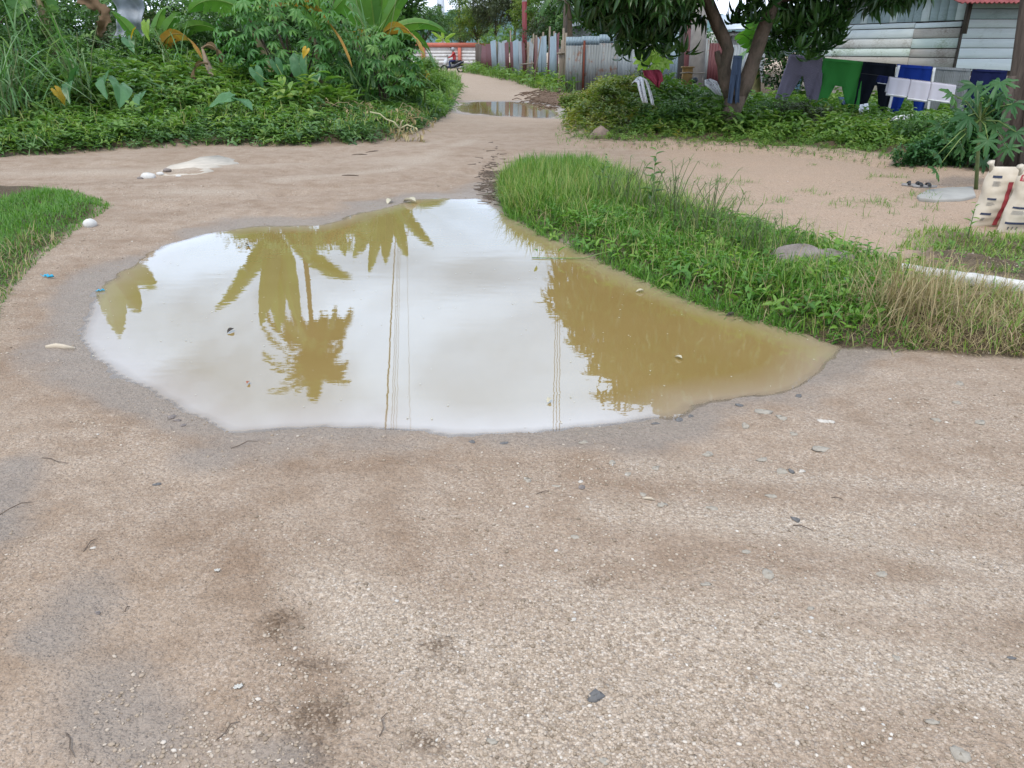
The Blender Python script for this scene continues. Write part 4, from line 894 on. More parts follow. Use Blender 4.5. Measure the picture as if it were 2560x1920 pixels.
# ---- banana plants
def banana_leaf(base, d0, length, width, droop, seed, tear=.35, fold=.35, nrm=None):
    """arching midrib from base along d0, blade both sides with torn strips"""
    rg = random.Random(seed); mb = MB(); n = 15; p = Vector(base); d = Vector(d0).normalized(); pts = [p.copy()]; ds = [d.copy()]
    s1 = d.cross(Vector((0, 0, 1))); s2 = d.cross(Vector((0, 1, 0)))
    if s1.dot(s2) < 0: s1 = -s1
    side0 = s1*(rg.uniform(.1, .7))+s2*1.0          # blades twist on their stalks; most show their faces across the road
    if side0.length < .05: side0 = Vector((1, 0, 0))
    side0.normalize()
    for i in range(n):
        d = (d+Vector((0, 0, -1))*droop*(.4+1.3*i/n)/n*2).normalized(); p = p+d*(length/n); pts.append(p.copy()); ds.append(d.copy())
    mb.tube(pts, [max(.006, .024*(1-.8*i/n)) for i in range(n+1)], 5, rnd=.95)
    for sgn in (-1, 1):
        i = 2
        while i < n:
            run = rg.randint(1, 4) if rg.random() < tear else rg.randint(4, 7)
            j = min(n, i+run); lag = rg.uniform(-.12, .18)*(1 if run < 4 else .3); ex = rg.uniform(-.25, .1) if run < 4 else 0; vs = []; ts = []
            for k in range(i, j+1):
                q = (k-2)/(n-2); w = width*.5*min(1, (q*5)**.6)*max(.02, (1-q**3.2))**.75
                dd = ds[k]; sd_ = (side0-dd*side0.dot(dd)).normalized(); up = sd_.cross(dd)
                if up.z < 0: up = -up
                a = fold+ex*.8; o = sd_*(sgn*math.cos(a))+up*math.sin(a)
                c = pts[k]; m1 = c+o*w*.5; m2 = c+o*w*(.95*rg.uniform(.84, 1.06))+dd*(w*(.28+lag+rg.uniform(-.1, .1)))-Vector((0, 0, 1))*w*(.25-ex)
                for e in (c, m1, m2): vs.append(tuple(e))
                ts += [q, q, q]
            f = []
            for k in range(j-i):
                b = 3*k; f += [(b, b+1, b+4, b+3), (b+1, b+2, b+5, b+4)] if sgn > 0 else [(b+3, b+4, b+1, b), (b+4, b+5, b+2, b+1)]
            mb.add(vs, f, rg.uniform(.15, .8), ts); i = j
    return mb
def banana(name, root, top, leaves, label, group, stem_r=.12, mat=None):
    """leaves: (tip point, width, droop, material)"""
    t = thing(name, label, 'banana plant', root, group); root = Vector(root); top = Vector(top); mb = MB()
    pts = [root.lerp(top, k)+Vector((.04*math.sin(k*5), 0, 0)) for k in (0, .25, .5, .75, 1)]
    mb.tube(pts, [stem_r*1.15, stem_r, stem_r*.85, stem_r*.65, stem_r*.4], 10, rough=.1); mb.build('stem', M_banstem, t, True)
    for i, (tip, w, dr, mt) in enumerate(leaves):
        tip = Vector(tip); v = tip-top; ln = v.length*(1+.12*dr)
        d0 = (v.normalized()+Vector((0, 0, 1))*dr*.62).normalized()
        banana_leaf(top-Vector((0, 0, .1)), d0, ln, w, dr, hash(label) % 999+i*7, tear=.75 if mt is not M_banana else .6).build('leaf', mt, t, True)
    return t
import zlib
def hash(s): return zlib.crc32(s.encode())
gB = 'banana plants'
def bgnd(u, Y): p = P(u, 250, Y); return Vector((p.x, Y, hz1(p.x, Y)-.03))
# tall one behind the cassava bush (its crown shows in the puddle)
r_ = bgnd(690, 18.5); Y = 18.5
banana('banana_plant', r_, RF(690, 560, Y), [(RF(562, 790, Y), 0.50, .35, M_banana), (RF(655, 820, Y-.2), 0.58, .12, M_banana), (RF(700, 835, Y+.2), 0.60, .10, M_banana), (RF(745, 815, Y), 0.58, .2, M_banana), (RF(858, 725, Y-.2), 0.48, .55, M_banana),
       (RF(800, 600, Y+.4), 0.48, .8, M_banana), (RF(560, 600, Y-.3), 0.48, .8, M_banana), (P(885, 78, Y-2.3), .40, .9, M_banor), (P(620, 20, Y-.5), 0.48, 1.0, M_banana)], 'tall banana plant rising behind the cassava bush', gB)
Y = 20.0; r_ = bgnd(985, Y)
banana('banana_plant', r_, RF(965, 480, Y), [(RF(852, 610, Y), 0.48, .4, M_banana), (RF(890, 655, Y+.3), 0.48, .2, M_banana), (RF(925, 690, Y), 0.44, .1, M_banana), (RF(965, 665, Y-.3), 0.48, .1, M_banana), (RF(1015, 650, Y), 0.48, .2, M_banana), (RF(1072, 630, Y-.2), 0.41, .35, M_banana),
       (P(1085, 95, Y-.6), 0.35, .9, M_banana), (P(1110, 35, Y), 0.32, .7, M_banana), (P(1098, 128, Y-.9), 0.30, 1.1, M_banana), (P(850, 82, Y-.8), 0.38, .8, M_banor), (P(1062, 80, Y-1.6), .36, .9, M_banor), (P(930, 40, Y-.9), 0.32, .9, M_banana)], 'wide banana plant nearest the lane, with orange drying leaves', gB)
Y = 16.6; r_ = bgnd(165, Y)
banana('banana_plant', r_, RF(240, 640, Y), [(RF(300, 850, Y), .78, .15, M_banana), (RF(345, 790, Y-.2), .78, .25, M_banana), (RF(385, 735, Y), .78, .4, M_banana), (RF(150, 700, Y), 0.48, .5, M_banana), (P(120, 20, Y), 0.48, .9, M_banana), (P(30, 30, Y-.4), 0.48, .9, M_banana)], 'banana plant in the left reeds with a curled brown leaf', gB)
bp_ = [o for o in bpy.data.objects if o.get('label') == 'banana plant in the left reeds with a curled brown leaf'][0]
cp = [P(u, v, 15.3-.25*math.sin(i*.6)) for i, (u, v) in enumerate([(196, -6), (222, 6), (246, 18), (259, 38), (262, 58), (257, 76), (244, 88)])]
def cpt(q):
    k = min(len(cp)-2, int(q*(len(cp)-1))); r = q*(len(cp)-1)-k; p0, p1, p2, p3 = cp[max(0, k-1)], cp[k], cp[k+1], cp[min(len(cp)-1, k+2)]
    return .5*((2*p1)+(p2-p0)*r+(2*p0-5*p1+4*p2-p3)*r*r+(3*p1-p0-3*p2+p3)*r**3)
def rib(s_, q):
    c_ = cpt(q); d_ = (cpt(min(1, q+.03))-cpt(max(0, q-.03))).normalized(); sd_ = d_.cross(Vector((0, 1, .25))).normalized(); w_ = .20*(1-.9*abs(q-.4)**1.3)*(1+.22*math.sin(q*37+s_*5)+.16*math.sin(q*83+s_*9))
    return c_+sd_*((s_-.5)*w_)+Vector((0, -.05*abs(s_-.5)*4*math.sin(q*9+1), 0))
mb = MB(); mb.sheet(rib, 6, 44, .5); solid(mb.build('dry_leaf', M_bandry, bp_, True), .004)
Y = 17.6; r_ = bgnd(800, Y)
banana('banana_plant', r_, P(790, 75, Y), [(P(862, -25, Y), 0.33, .1, M_banana), (P(800, -70, Y), 0.33, .05, M_banana), (P(830, 5, Y-.2), 0.29, .3, M_banana), (P(745, 0, Y), 0.29, .5, M_banana), (P(770, 160, Y-.5), 0.19, 1.3, M_bandry)], 'small fresh banana shoot with upright pale leaves at the cassava', gB, .06)
Y = 19.0; r_ = bgnd(440, Y)
banana('banana_plant', r_, RF(430, 440, Y), [(RF(390, 560, Y), 0.38, .4, M_banana), (RF(520, 560, Y), 0.48, .4, M_banana), (P(487, 48, Y-1.6), .36, .9, M_banor), (P(520, 10, Y-.4), 0.38, .8, M_banana), (P(390, 10, Y), 0.38, .8, M_banana)], 'banana plant at left of the cassava with one rusty leaf', gB, .09)
Y = 62; r_ = Vector((P(1108, 100, 70).x, 70, 0))
# behind the wall and behind the house
Y = 78; b_ = P(1108, 110, Y)
banana('banana_plant', (b_.x, Y, 0), P(1108, 100, Y), [(P(1080, 75, Y), 0.37, .3, M_lime), (P(1105, 65, Y), 0.33, .1, M_lime), (P(1137, 78, Y), 0.37, .3, M_lime), (P(1125, 100, Y), 0.37, .6, M_lime), (P(1088, 98, Y), 0.37, .6, M_lime)], 'small yellow green banana plant behind the salmon wall', gB, .12)
Y = 20.5; b_ = P(1905, 100, Y)
banana('banana_plant', (b_.x, Y, .1), P(1895, 120, Y), [(P(1850, 62, Y-.5), 0.53, .5, M_banana), (P(1840, 145, Y-.8), 0.48, .9, M_banana), (P(1940, 40, Y), 0.48, .3, M_banana), (P(1975, 110, Y), 0.48, .7, M_banana), (P(1880, 20, Y), 0.48, .1, M_banana), (P(1965, 170, Y-.6), 0.30, 1.2, M_lime)], 'banana plant seen through the fork of the mango tree', gB)
Y = 30; b_ = P(2230, 60, Y)
banana('banana_plant', (b_.x, Y, .1), P(2230, 40, Y), [(P(2140, 20, Y), 0.67, .6, M_banana), (P(2180, -10, Y), 0.67, .3, M_banana), (P(2290, 0, Y), 0.67, .5, M_banana), (P(2250, -60, Y), 0.58, .1, M_banana), (P(2330, 5, Y), 0.67, .7, M_banana)], 'banana plant showing over the plank house roof', gB)

# broken, dried banana trunk
g = bgnd(525, 16.6); t = thing('broken_banana_plant', 'broken dried banana trunk with papery sheaths in the weeds', 'banana trunk', g)
mb = MB(); mb.tube([g, P(530, 185, 16.6), P(515, 150, 16.6), P(505, 118, 16.6)], [.085, .075, .05, .02], 9, rough=.5); mb.build('stem', plain('dry_sheath', (.42, .34, .26), .9, .5, 8, .6, .02, .2, 0, (.16, .10, .06), (1, 1, .3)), t, True)
banana_leaf(P(505, 122, 16.6), (.4, -.1, .35), .62, .2, 2.0, 3).build('dry_leaf', M_bandry, t, True)
banana_leaf(P(520, 160, 16.5), (-.3, -.3, .2), .6, .2, 2.2, 4).build('dry_leaf', M_bandry, t, True)

# ---- cassava bush: palmate leaves on long stalks, each leaf a part
def palmate(n, spread, w, seed):
    rg = random.Random(seed); return compose([(t_leaf(4, .35, .15, .45), rotz(-spread+2*spread*i/(n-1))@rotx(-.15)@np.diag([w, 1, 1])*(1-.25*abs(i-(n-1)/2)/(n/2)), (0, 0, 0)) for i in range(n)])
def tmesh(name, T, mat, rnd):
    mb = MB(); mb.raw(T.v, T.q, T.tr, np.full(len(T.v), rnd), T.t); me = mb.mesh(name, False); me.materials.append(mat); return me
CAS = [tmesh('leaf', palmate(6, 1.75, .30, i), M_cassava, r) for i, r in enumerate((.05, .3, .55, .8, .95))]
def cassava(name, c, rad, n, label, base, seed):
    rg = random.Random(seed); t = thing(name, label, 'shrub', base); base = Vector(base); c = Vector(c); st = MB()
    ends = []
    for i in range(9):
        e = c+Vector((rg.uniform(-.8, .8)*rad[0], rg.uniform(-.7, .7)*rad[1], rg.uniform(-.2, .9)*rad[2])); ends.append(e)
        b = base+Vector((rg.gauss(0, .15), rg.gauss(0, .15), 0)); mdp = b.lerp(e, .5)+Vector((0, 0, .15)); st.tube([b, mdp, e], [.022, .016, .008], 5)
    st.build('stems', M_branch, t, True); n_ok = 0
    while n_ok < n:
        a = rg.uniform(0, 6.283); cz = rg.uniform(-.85, 1); r = .62+.42*rg.random()
        s = math.sqrt(max(0, 1-cz*cz)); p = c+Vector((rad[0]*r*s*math.cos(a), rad[1]*r*s*math.sin(a), rad[2]*r*cz))
        if p.y > c.y+.35*rad[1]: continue
        p += Vector((rg.gauss(0, .1), rg.gauss(0, .1), rg.gauss(0, .12)))
        if p.z < base.z+.15: continue
        out = math.atan2(p.y-c.y, p.x-c.x)-math.pi/2+rg.uniform(-.7, .7); sc_ = rg.uniform(.15, .25)
        M = Matrix.Translation(p)@Matrix.Rotation(out, 4, 'Z')@Matrix.Rotation(rg.uniform(-.9, -.05), 4, 'X')@Matrix.Scale(sc_, 4)
        inst('leaf', CAS[min(4, int(rg.random()*3+max(0, cz)*2))], t, M); n_ok += 1
Y = 17.0; cc = P(720, 95, Y); b_ = bgnd(740, Y)
cassava('cassava_shrub', (cc.x, Y, 1.75), (1.35, .9, 1.05), 290, 'big cassava shrub with spreading fingered leaves left of the lane', b_, 4)
Y = 17.6; cc = P(960, 150, Y); b_ = bgnd(960, Y)
cassava('cassava_shrub', (cc.x, Y, 1.25), (.75, .6, .6), 110, 'smaller leafy shrub between cassava and the wide banana', b_, 9)
Y = 15.4; cc = P(560, 130, Y+1.5)

# ---- taro: arrow shaped leaves on stalks
def t_heart():
    half = [(0, 1.0), (.09, .86), (.20, .66), (.31, .44), (.40, .22), (.445, .02), (.43, -.16), (.36, -.31), (.26, -.39), (.15, -.36), (.06, -.2)]
    out = half+[(0, -.05)]+[(-x, y) for x, y in half[:0:-1]]; v = [(0, 0, 0)]; t = [0.]
    for x, y in out: v.append((x, y, .22*abs(x)-.34*max(0, y)**2-.25*x*x+.03*math.sin(y*14+x*9))); t.append(min(1, math.hypot(x, y)))
    n = len(out); mid = [(.5*a_[0], .5*a_[1], .5*a_[2]+.03) for a_ in v[1:]]; v += mid; t += [q*.5 for q in t[1:]]
    return TP(v, [(0, n+1+(i+1) % n, n+1+i) for i in range(n)]+[(n+1+i, n+1+(i+1) % n, 1+(i+1) % n, 1+i) for i in range(n)], t)
HEART = t_heart()
TARO = [tmesh('leaf', HEART, M_taro, r) for r in (.1, .5, .9)]; TAROY = tmesh('leaf', HEART, M_yellow, .3); TAROL = tmesh('leaf', HEART, M_lime, .3)
TR = random.Random(17)
def taro(label, u, Y, leaves, group='taro plants on the left bank'):
    b = bgnd(u, Y); t = thing('taro_plant', label, 'taro', b, group); st = MB()
    for (lu, lv, s, yaw, pit, k) in leaves:
        p = P(lu, lv, Y-.1); st.tube([b, b.lerp(p, .5)+Vector((0, 0, .12)), p], [.014, .011, .007], 5)
        M = Matrix.Translation(p)@Matrix.Rotation(yaw+TR.uniform(-.6, .6), 4, 'Z')@Matrix.Rotation(pit+TR.uniform(-.15, .3), 4, 'X')@Matrix.Rotation(TR.uniform(-.6, .6), 4, 'Y')@Matrix.Rotation(TR.uniform(-.5, .5), 4, 'Z')@Matrix.Diagonal((s*TR.uniform(.8, 1), s, s*TR.uniform(.8, 1.8), 1))
        inst('leaf', TAROY if k == 'y' else TAROL if k == 'l' else TARO[k], t, M)
    st.build('stalks', M_petiole, t, True)
pi = math.pi
taro('taro with big blue green leaves in the weeds behind the reeds', 275, 14.6, [(185, 190, .50, pi-.6, -.9, 1), (300, 215, .50, pi+.4, -.45, 2), (262, 195, .46, pi-.4, -.5, 1), (352, 238, .36, pi+.8, -.4, 1)])
taro('taro with one bright orange leaf beside the reeds', 150, 14.0, [(143, 230, .25, pi+.7, -1.1, 'y'), (170, 215, .30, pi, -.9, 0)])
taro('low taro with pale folded leaves above the pale road patch', 580, 14.6, [(575, 245, .38, pi-.9, -.3, 2), (602, 250, .36, pi+.8, -.4, 1), (545, 262, .32, pi-1.3, -.3, 1)])
taro('taro with one large hanging leaf under the cassava', 745, 15.9, [(748, 158, .50, pi+.2, -1.35, 0), (640, 180, .30, pi-.3, -1.2, 1), (705, 200, .20, pi+.5, -1.2, 'l'), (690, 160, .3, pi, -1.2, 0)])
taro('small taro at the lane edge right of the wide banana', 1060, 19.0, [(1040, 245, .34, pi, -1.3, 0), (1060, 200, .26, pi+.4, -1.0, 2), (1020, 190, .3, pi-.4, -1.0, 1), (1065, 185, .18, pi, -1.0, 'y')])
taro('taro with a yellow and a lime leaf below the grey tarpaulin', 355, 17.5, [(335, 75, .22, pi-.5, -.7, 'y'), (365, 62, .3, pi+.3, -1.1, 'l'), (320, 100, .3, pi, -.8, 1)])
taro('taro with small orange leaf at the right side of the cassava', 765, 15.8, [(765, 125, .16, pi, -1.2, 'y'), (790, 190, .2, pi, -1.0, 2)])

# ---- leafy masses: shrubs and trees
def t_cluster(nl, seed, ln=.5, w=.42, droop=.3):
    rg = random.Random(seed); parts = []
    for i in range(nl):
        q = Vector((rg.gauss(0, 1), rg.gauss(0, 1), rg.gauss(.2, .8))).normalized()
        parts.append((t_leaf(3, droop, .2), rotz(rg.uniform(0, 6.28))@rotx(rg.uniform(-.9, .8))@np.diag([ln*w, ln, ln])*rg.uniform(.7, 1.2), tuple(q*rg.uniform(.15, .55))))
    return compose(parts)
CLU = [t_cluster(9, i) for i in range(3)]
def crown_mesh(blobs, n, size, rlo=0., rhi=.9, clus=None, shell=.55):
    """leaf clusters through several lobes; outer and upper ones a little lighter"""
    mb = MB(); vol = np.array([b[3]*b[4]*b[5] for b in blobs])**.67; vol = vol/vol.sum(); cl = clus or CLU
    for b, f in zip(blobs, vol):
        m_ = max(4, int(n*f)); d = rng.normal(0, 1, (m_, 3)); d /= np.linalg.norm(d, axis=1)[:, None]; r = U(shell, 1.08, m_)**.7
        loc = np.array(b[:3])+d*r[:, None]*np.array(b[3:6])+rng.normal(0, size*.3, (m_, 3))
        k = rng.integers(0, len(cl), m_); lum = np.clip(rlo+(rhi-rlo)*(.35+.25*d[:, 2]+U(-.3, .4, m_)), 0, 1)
        for i, T in enumerate(cl):
            s = k == i; q = int(s.sum())
            if q: 
                sz = size*U(.7, 1.3, q); scatter(mb, T, loc[s], RZ(U(0, 6.28, q))@RX(rng.normal(0, .5, q))@DG(sz, sz, sz), lum[s])
    return mb
def tree(name, label, base, blobs, n, size, mat, trunk_r=.15, group=None, limbs=True, clus=None, cat='tree', bark=None):
    t = thing(name, label, cat, base, group); base = Vector(base); mb = MB(); top = Vector(blobs[0][:3])
    mb.tube([base-Vector((0, 0, .1)), base.lerp(top, .4)+Vector((random.gauss(0, .1), 0, 0)), base.lerp(top, .75), top], [trunk_r, trunk_r*.8, trunk_r*.6, trunk_r*.25], 8, rough=.15)
    if limbs:
        for b in blobs[1:]:
            s = base.lerp(top, .55); e = Vector(b[:3]); mb.tube([s, s.lerp(e, .5)+Vector((0, 0, .1)), e], [trunk_r*.5, trunk_r*.35, trunk_r*.12], 6)
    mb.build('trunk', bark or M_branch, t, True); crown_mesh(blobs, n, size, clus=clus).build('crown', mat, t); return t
def lobes(c, r, k, seed):
    rg = random.Random(seed); out = [(*c, r[0]*.75, r[1]*.75, r[2]*.75)]
    for i in range(k):
        a = 6.283*i/k+rg.uniform(-.4, .4); q = rg.uniform(.45, .8); s = rg.uniform(.4, .6)
        out.append((c[0]+math.cos(a)*r[0]*q, c[1]+math.sin(a)*r[1]*q, c[2]+rg.uniform(-.5, .6)*r[2], r[0]*s, r[1]*s, r[2]*s))
    return out
def tree_at(name, label, u, Y, h0, h1, hw, n, size, mat, seed, group=None, k=6, tr=.15, **kw):
    x = P(u, HORIZON, Y).x; c = (x, Y, (h0+h1)/2); return tree(name, label, (x, Y, hz1(x, Y) if Y < 60 else 0), lobes(c, (hw, hw*.8, (h1-h0)/2), k, seed), n, size, mat, tr, group, **kw)
gs = 'shrubs filling the left bank'
for i, (u, Y, h0, h1, hw, n, sz, mt, lab) in enumerate([
    (380, 18.8, .6, 2.0, .9, 420, .22, M_tree, 'dark leafy shrub left of the broken banana trunk'),
    (490, 19.5, .6, 2.5, .9, 460, .22, M_weed, 'shrub behind the broken banana trunk'),
    (600, 19.6, .6, 2.9, .9, 420, .22, M_tree, 'dark shrub behind the cassava, left side'),
    (850, 19.2, .5, 2.4, .9, 420, .2, M_weed, 'shrub behind the orange banana leaf'),
    (1000, 18.6, .4, 1.2, .6, 380, .18, M_weed2, 'low bush between the grass clumps and the lane'),
    (1062, 26, .3, .95, .7, 380, .18, M_weed2, 'rounded bush at the bend of the lane, left side'),
    (1040, 42, .2, 1.2, 1.0, 380, .3, M_weed2, 'far rounded bush just left of the motorbike'),
    (120, 16.2, .5, 2.2, .9, 420, .2, M_weed, 'bushy growth behind the left reeds'),
    (-60, 16.2, .5, 3.0, 1.2, 420, .22, M_tree, 'dark bush at the left picture edge behind the reeds'),
    (230, 17.2, .5, 1.5, 1.0, 400, .2, M_weed2, 'light green bush behind the big taro'),
    (360, 23, .6, 2.6, 1.5, 380, .25, M_treed, 'dull feathery bush right of the grey tarpaulin')]):
    tree_at('shrub', lab, u, Y, h0, h1, hw, n, sz, mt, 60+i, gs, 6, .05, cat='shrub')
tree_at('broadleaf_tree', 'dark tree closing the view behind the cassava', 640, 25, 1.0, 4.2, 2.0, 700, .35, M_tree, 90, 'trees behind the left bank')
tree_at('broadleaf_tree', 'dark tree filling the gap between banana plants', 860, 26, 1.0, 4.0, 2.0, 700, .35, M_tree, 91, 'trees behind the left bank')
tree_at('broadleaf_tree', 'dark tree behind the far left reeds', 60, 24, .8, 3.6, 2.4, 700, .35, M_tree, 92, 'trees behind the left bank')
for i, (u, h, lab) in enumerate([(-150, 4.2, 'tree mass cut off by the left picture edge'), (230, 3.6, 'tree filling the gap above the curled brown leaf'), (400, 3.7, 'tree filling the gap above the rusty banana leaf'), (500, 3.9, 'tree standing behind the broken banana plant'), (760, 4.1, 'tree showing between the two tallest banana crowns'), (960, 4.2, 'tree directly behind the wide banana plant'), (985, 4.0, 'tree at the lane side end of the left tree row')]):
    tree_at('broadleaf_tree', lab, u, 29+i % 2, .6, h, 2.0 if u < 900 else 1.0, 560, .38, (M_tree, M_weed)[i % 2], 300+i, 'trees behind the left bank')
gt = 'trees behind the far wall and fence'
for i, (u, Y, h0, h1, hw, n, sz, mt, lab) in enumerate([
    (1060, 84, 2.0, 6.0, 3.0, 600, .5, M_tree, 'dark tree behind the left end of the salmon wall'),
    (1195, 76, 2.2, 6.0, 1.9, 520, .4, M_treey, 'yellowish bushy tree above the salmon wall'),
    (1240, 74, 1.8, 8.2, 2.2, 800, .42, M_treed, 'grey green vine covered tree left of the red pole'),
    (1290, 70, 3.0, 8.6, 2.4, 700, .45, M_treed, 'dull tree with drooping branches behind the red pole'),
    (1350, 58, 1.5, 6.8, 2.0, 700, .4, M_treey, 'light green tree right of the red pole'),
    (1385, 52, 1.0, 4.5, 1.8, 500, .35, M_treed, 'bare twiggy tree behind the bamboo posts'),
    (1440, 48, 1.2, 6.5, 2.3, 800, .4, M_tree, 'dark tree over the corrugated fence'),
    (1540, 40, 1.4, 5.4, 2.2, 800, .35, M_tree, 'dark tree behind the mango, left side'),
    (1690, 40, .8, 3.4, 2.0, 450, .32, M_tree, 'low dark tree behind the fence posts'),
    (1250, 68, .8, 3.6, 1.6, 420, .35, M_weed2, 'fresh green bush rising over the patchwork fence'),
    (1160, 100, 2.0, 6.4, 5.0, 420, .6, M_tree, 'far tree belt segment behind the banana at the wall')]):
    tree_at('broadleaf_tree', lab, u, Y, h0, h1, hw, n, sz, mt, 120+i, gt)
for i, (x_, y_, h_, lab) in enumerate([(13.5, 31, 5.5, 'tree behind the plank house roof'), (18, 30, 6, 'tree behind the house wing'), (23, 26, 6, 'tree at the far side of the house wing'), (27, 20, 5, 'tree beyond the timber post')]):
    tree('broadleaf_tree', lab, (x_, y_, 0), lobes((x_, y_, h_*.6), (2.4, 2.0, h_*.4), 6, 500+i), 450, .42, M_tree, .15, 'trees around the house')
# tiered tree right of the tower
Y = 92; x = P(1149, 50, Y).x; t = thing('tiered_tree', 'tiered tree with flat branches beside the grey tower block', 'tree', (x, Y, 0), gt)
mb = MB(); mb.tube([(x, Y, 0), (x, Y, 8)], [.2, .06], 7); mb.build('trunk', M_branch, t)
bl = [(x+random.uniform(-.4, .4), Y, z, w, w*.8, .28) for z, w in ((3.2, 2.2), (4.4, 2.0), (5.4, 1.7), (6.4, 1.3), (7.3, .8))]
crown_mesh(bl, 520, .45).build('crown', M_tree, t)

# bushes under and beside the mango tree, right bank
gr = 'bushes on the right bank'
for i, (u, Y, h0, h1, hw, n, sz, mt, lab) in enumerate([
    (1690, 14.8, .1, .62, .5, 420, .14, M_weed, 'low dark bush left of the mango trunk'),
    (1745, 15.8, .1, .85, .5, 420, .14, M_weed, 'bush behind the mango trunk, left'),
    (1945, 15.2, .1, .68, .62, 460, .14, M_weed, 'feathery bush right of the mango trunk'),
    (2040, 14.6, .1, .72, .5, 460, .13, M_treed, 'wispy dark bush below the green trousers'),
    (2110, 14.6, .1, .5, .6, 420, .14, M_treey, 'yellow green bush below the black trousers'),
    (2210, 13.6, .0, .40, .6, 420, .14, M_treey, 'low yellow green bush below the white towels'),
    (2300, 13.2, .0, .4, .6, 400, .14, M_weed2, 'low bush left of the papaya plant'),
    (2400, 12.2, .0, .62, .6, 400, .15, M_weed, 'bush behind the papaya stem'),
    (2480, 10.4, .05, .95, .42, 460, .16, M_papaya, 'dark leafy bush between papaya and timber post'), (2385, 10.6, .0, .45, .4, 360, .14, M_papaya, 'low dark bush at the foot of the papaya'),
    (1460, 17.2, .2, .75, .5, 400, .14, M_treey, 'yellowish bush at the lane corner of the mound'),
    (1640, 18.6, .3, 1.15, .6, 420, .15, M_treed, 'dull bush behind the red cloth'),
    (1975, 20.0, .3, 2.4, .9, 520, .22, M_mango, 'dark shrub behind the mango, beside the house corner')]):
    tree_at('shrub', lab, u, Y, h0, h1, hw, n, sz, mt, 160+i, gr, 5, .03, cat='shrub')
Y = 17.4; b_ = P(1625, 165, Y); t = thing('young_tree', 'young plant with big lobed lime green leaves on the mound', 'plant', (b_.x, Y, hz1(b_.x, Y)))
mb = MB(); mb.tube([(b_.x, Y, hz1(b_.x, Y)), P(1625, 150, Y)], [.015, .01], 5); mb.build('stem', M_stem, t)
LOB = tmesh('leaf', palmate(7, 2.2, .5, 3), M_lime, .4)
for (u, v, s, yw, pt) in [(1645, 128, .32, pi, -1.2), (1608, 150, .28, pi+.7, -1.0), (1640, 158, .3, pi-.9, -.6), (1622, 135, .26, pi+.2, -1.3), (1660, 150, .25, pi-.7, -1)]:
    inst('leaf', LOB, t, Matrix.Translation(P(u, v, Y-.05))@Matrix.Rotation(yw, 4, 'Z')@Matrix.Rotation(pt, 4, 'X')@Matrix.Scale(s, 4))

# ---- the mango tree
Y = 14.2; bx, _, _ = P(1816, 352, Y); mz = hz1(bx, Y)
t = thing('mango_tree', 'mango tree with forked mossy trunk and dark hanging leaves', 'tree', (bx, Y, mz)); pm = lambda u, v, dy=0: P(u, v, Y+dy)
mb = MB()
mb.tube([Vector((bx, Y, mz-.15)), Vector((bx+.01, Y, mz+.12)), pm(1822, 310), pm(1833, 268), pm(1840, 238)], [.25, .19, .165, .165, .19], 14, rough=.12)
tr_ = mb.build('trunk', M_bark, t, True)
lm = MB(); lm.tube([pm(1836, 255), pm(1815, 200, .02), pm(1809, 170), pm(1820, 125), pm(1812, 95), pm(1795, 55), pm(1772, 0), pm(1745, -70), pm(1700, -150, .2)], [.15, .12, .115, .10, .095, .085, .075, .06, .03], 11, rough=.16)
lm.tube([pm(1809, 172), pm(1796, 145), pm(1792, 128)], [.09, .06, .045], 8, rough=.2); lm.build('limb', M_bark, t, True)
lm = MB(); lm.tube([pm(1838, 255), pm(1866, 203), pm(1888, 140), pm(1905, 85), pm(1922, 40), pm(1940, 0), pm(1975, -70), pm(2030, -150)], [.15, .135, .125, .115, .11, .095, .07, .03], 11, rough=.16); lm.build('limb', M_bark, t, True)
lm = MB(); lm.tube([pm(1820, 125), pm(1790, 70, .3), pm(1760, 0, .5), pm(1690, -60, .8)], [.08, .07, .05, .03], 8, rough=.15); lm.build('limb', M_bark, t, True)
br = MB()
for (a, b) in [((1772, 0), (1600, 20)), ((1745, -70), (1500, -60)), ((1745, -70), (1640, 40)), ((1940, 0), (2060, 40)), ((1975, -70), (2120, -40)), ((1975, -70), (1900, -260)), ((1745, -70), (1780, -280))]:
    pa, pb = pm(*a), pm(*b, random.uniform(-.6, .6)); br.tube([pa, pa.lerp(pb, .5)+Vector((0, 0, .15)), pb], [.04, .028, .012], 6)
br.build('twigs', M_branch, t, True)
def t_whorl(nl, seed):
    rg = random.Random(seed); parts = []
    for i in range(nl):
        a = i*2.4+rg.uniform(-.3, .3); parts.append((t_leaf(4, .45, .25, .45), rotz(a)@rotx(rg.uniform(-.9, .35))@np.diag([.24, 1, 1])*rg.uniform(.75, 1.15), (0, 0, rg.uniform(-.1, .1))))
    return compose(parts)
WH = [t_whorl(8, 1), t_whorl(9, 2), t_whorl(7, 3)]
cx = 3.95
bl = [(cx, 14.3, 3.9, 1.9, 1.8, 1.2), (cx-1.5, 14.2, 3.3, 1.35, 1.5, .85), (cx-2.35, 14.1, 2.75, .85, 1.1, .62), (cx+1.5, 14.3, 3.5, 1.35, 1.5, .95), (cx+2.1, 13.9, 2.65, .55, .8, .5), (cx+.3, 14.6, 5.0, 1.5, 1.4, .75),
      (cx-1.1, 14.5, 4.5, 1.2, 1.3, .7), (cx+2.3, 14.8, 3.8, 1.1, 1.3, .8), (cx-1.75, 13.7, 2.35, .75, .8, .42), (cx-1.45, 15.1, 2.2, .8, .7, .55), (cx+.9, 15.4, 3.2, 1.2, .9, .7), (cx-.5, 13.2, 3.2, 1.2, .8, .6)]
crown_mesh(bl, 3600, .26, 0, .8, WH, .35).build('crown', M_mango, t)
lo = MB()
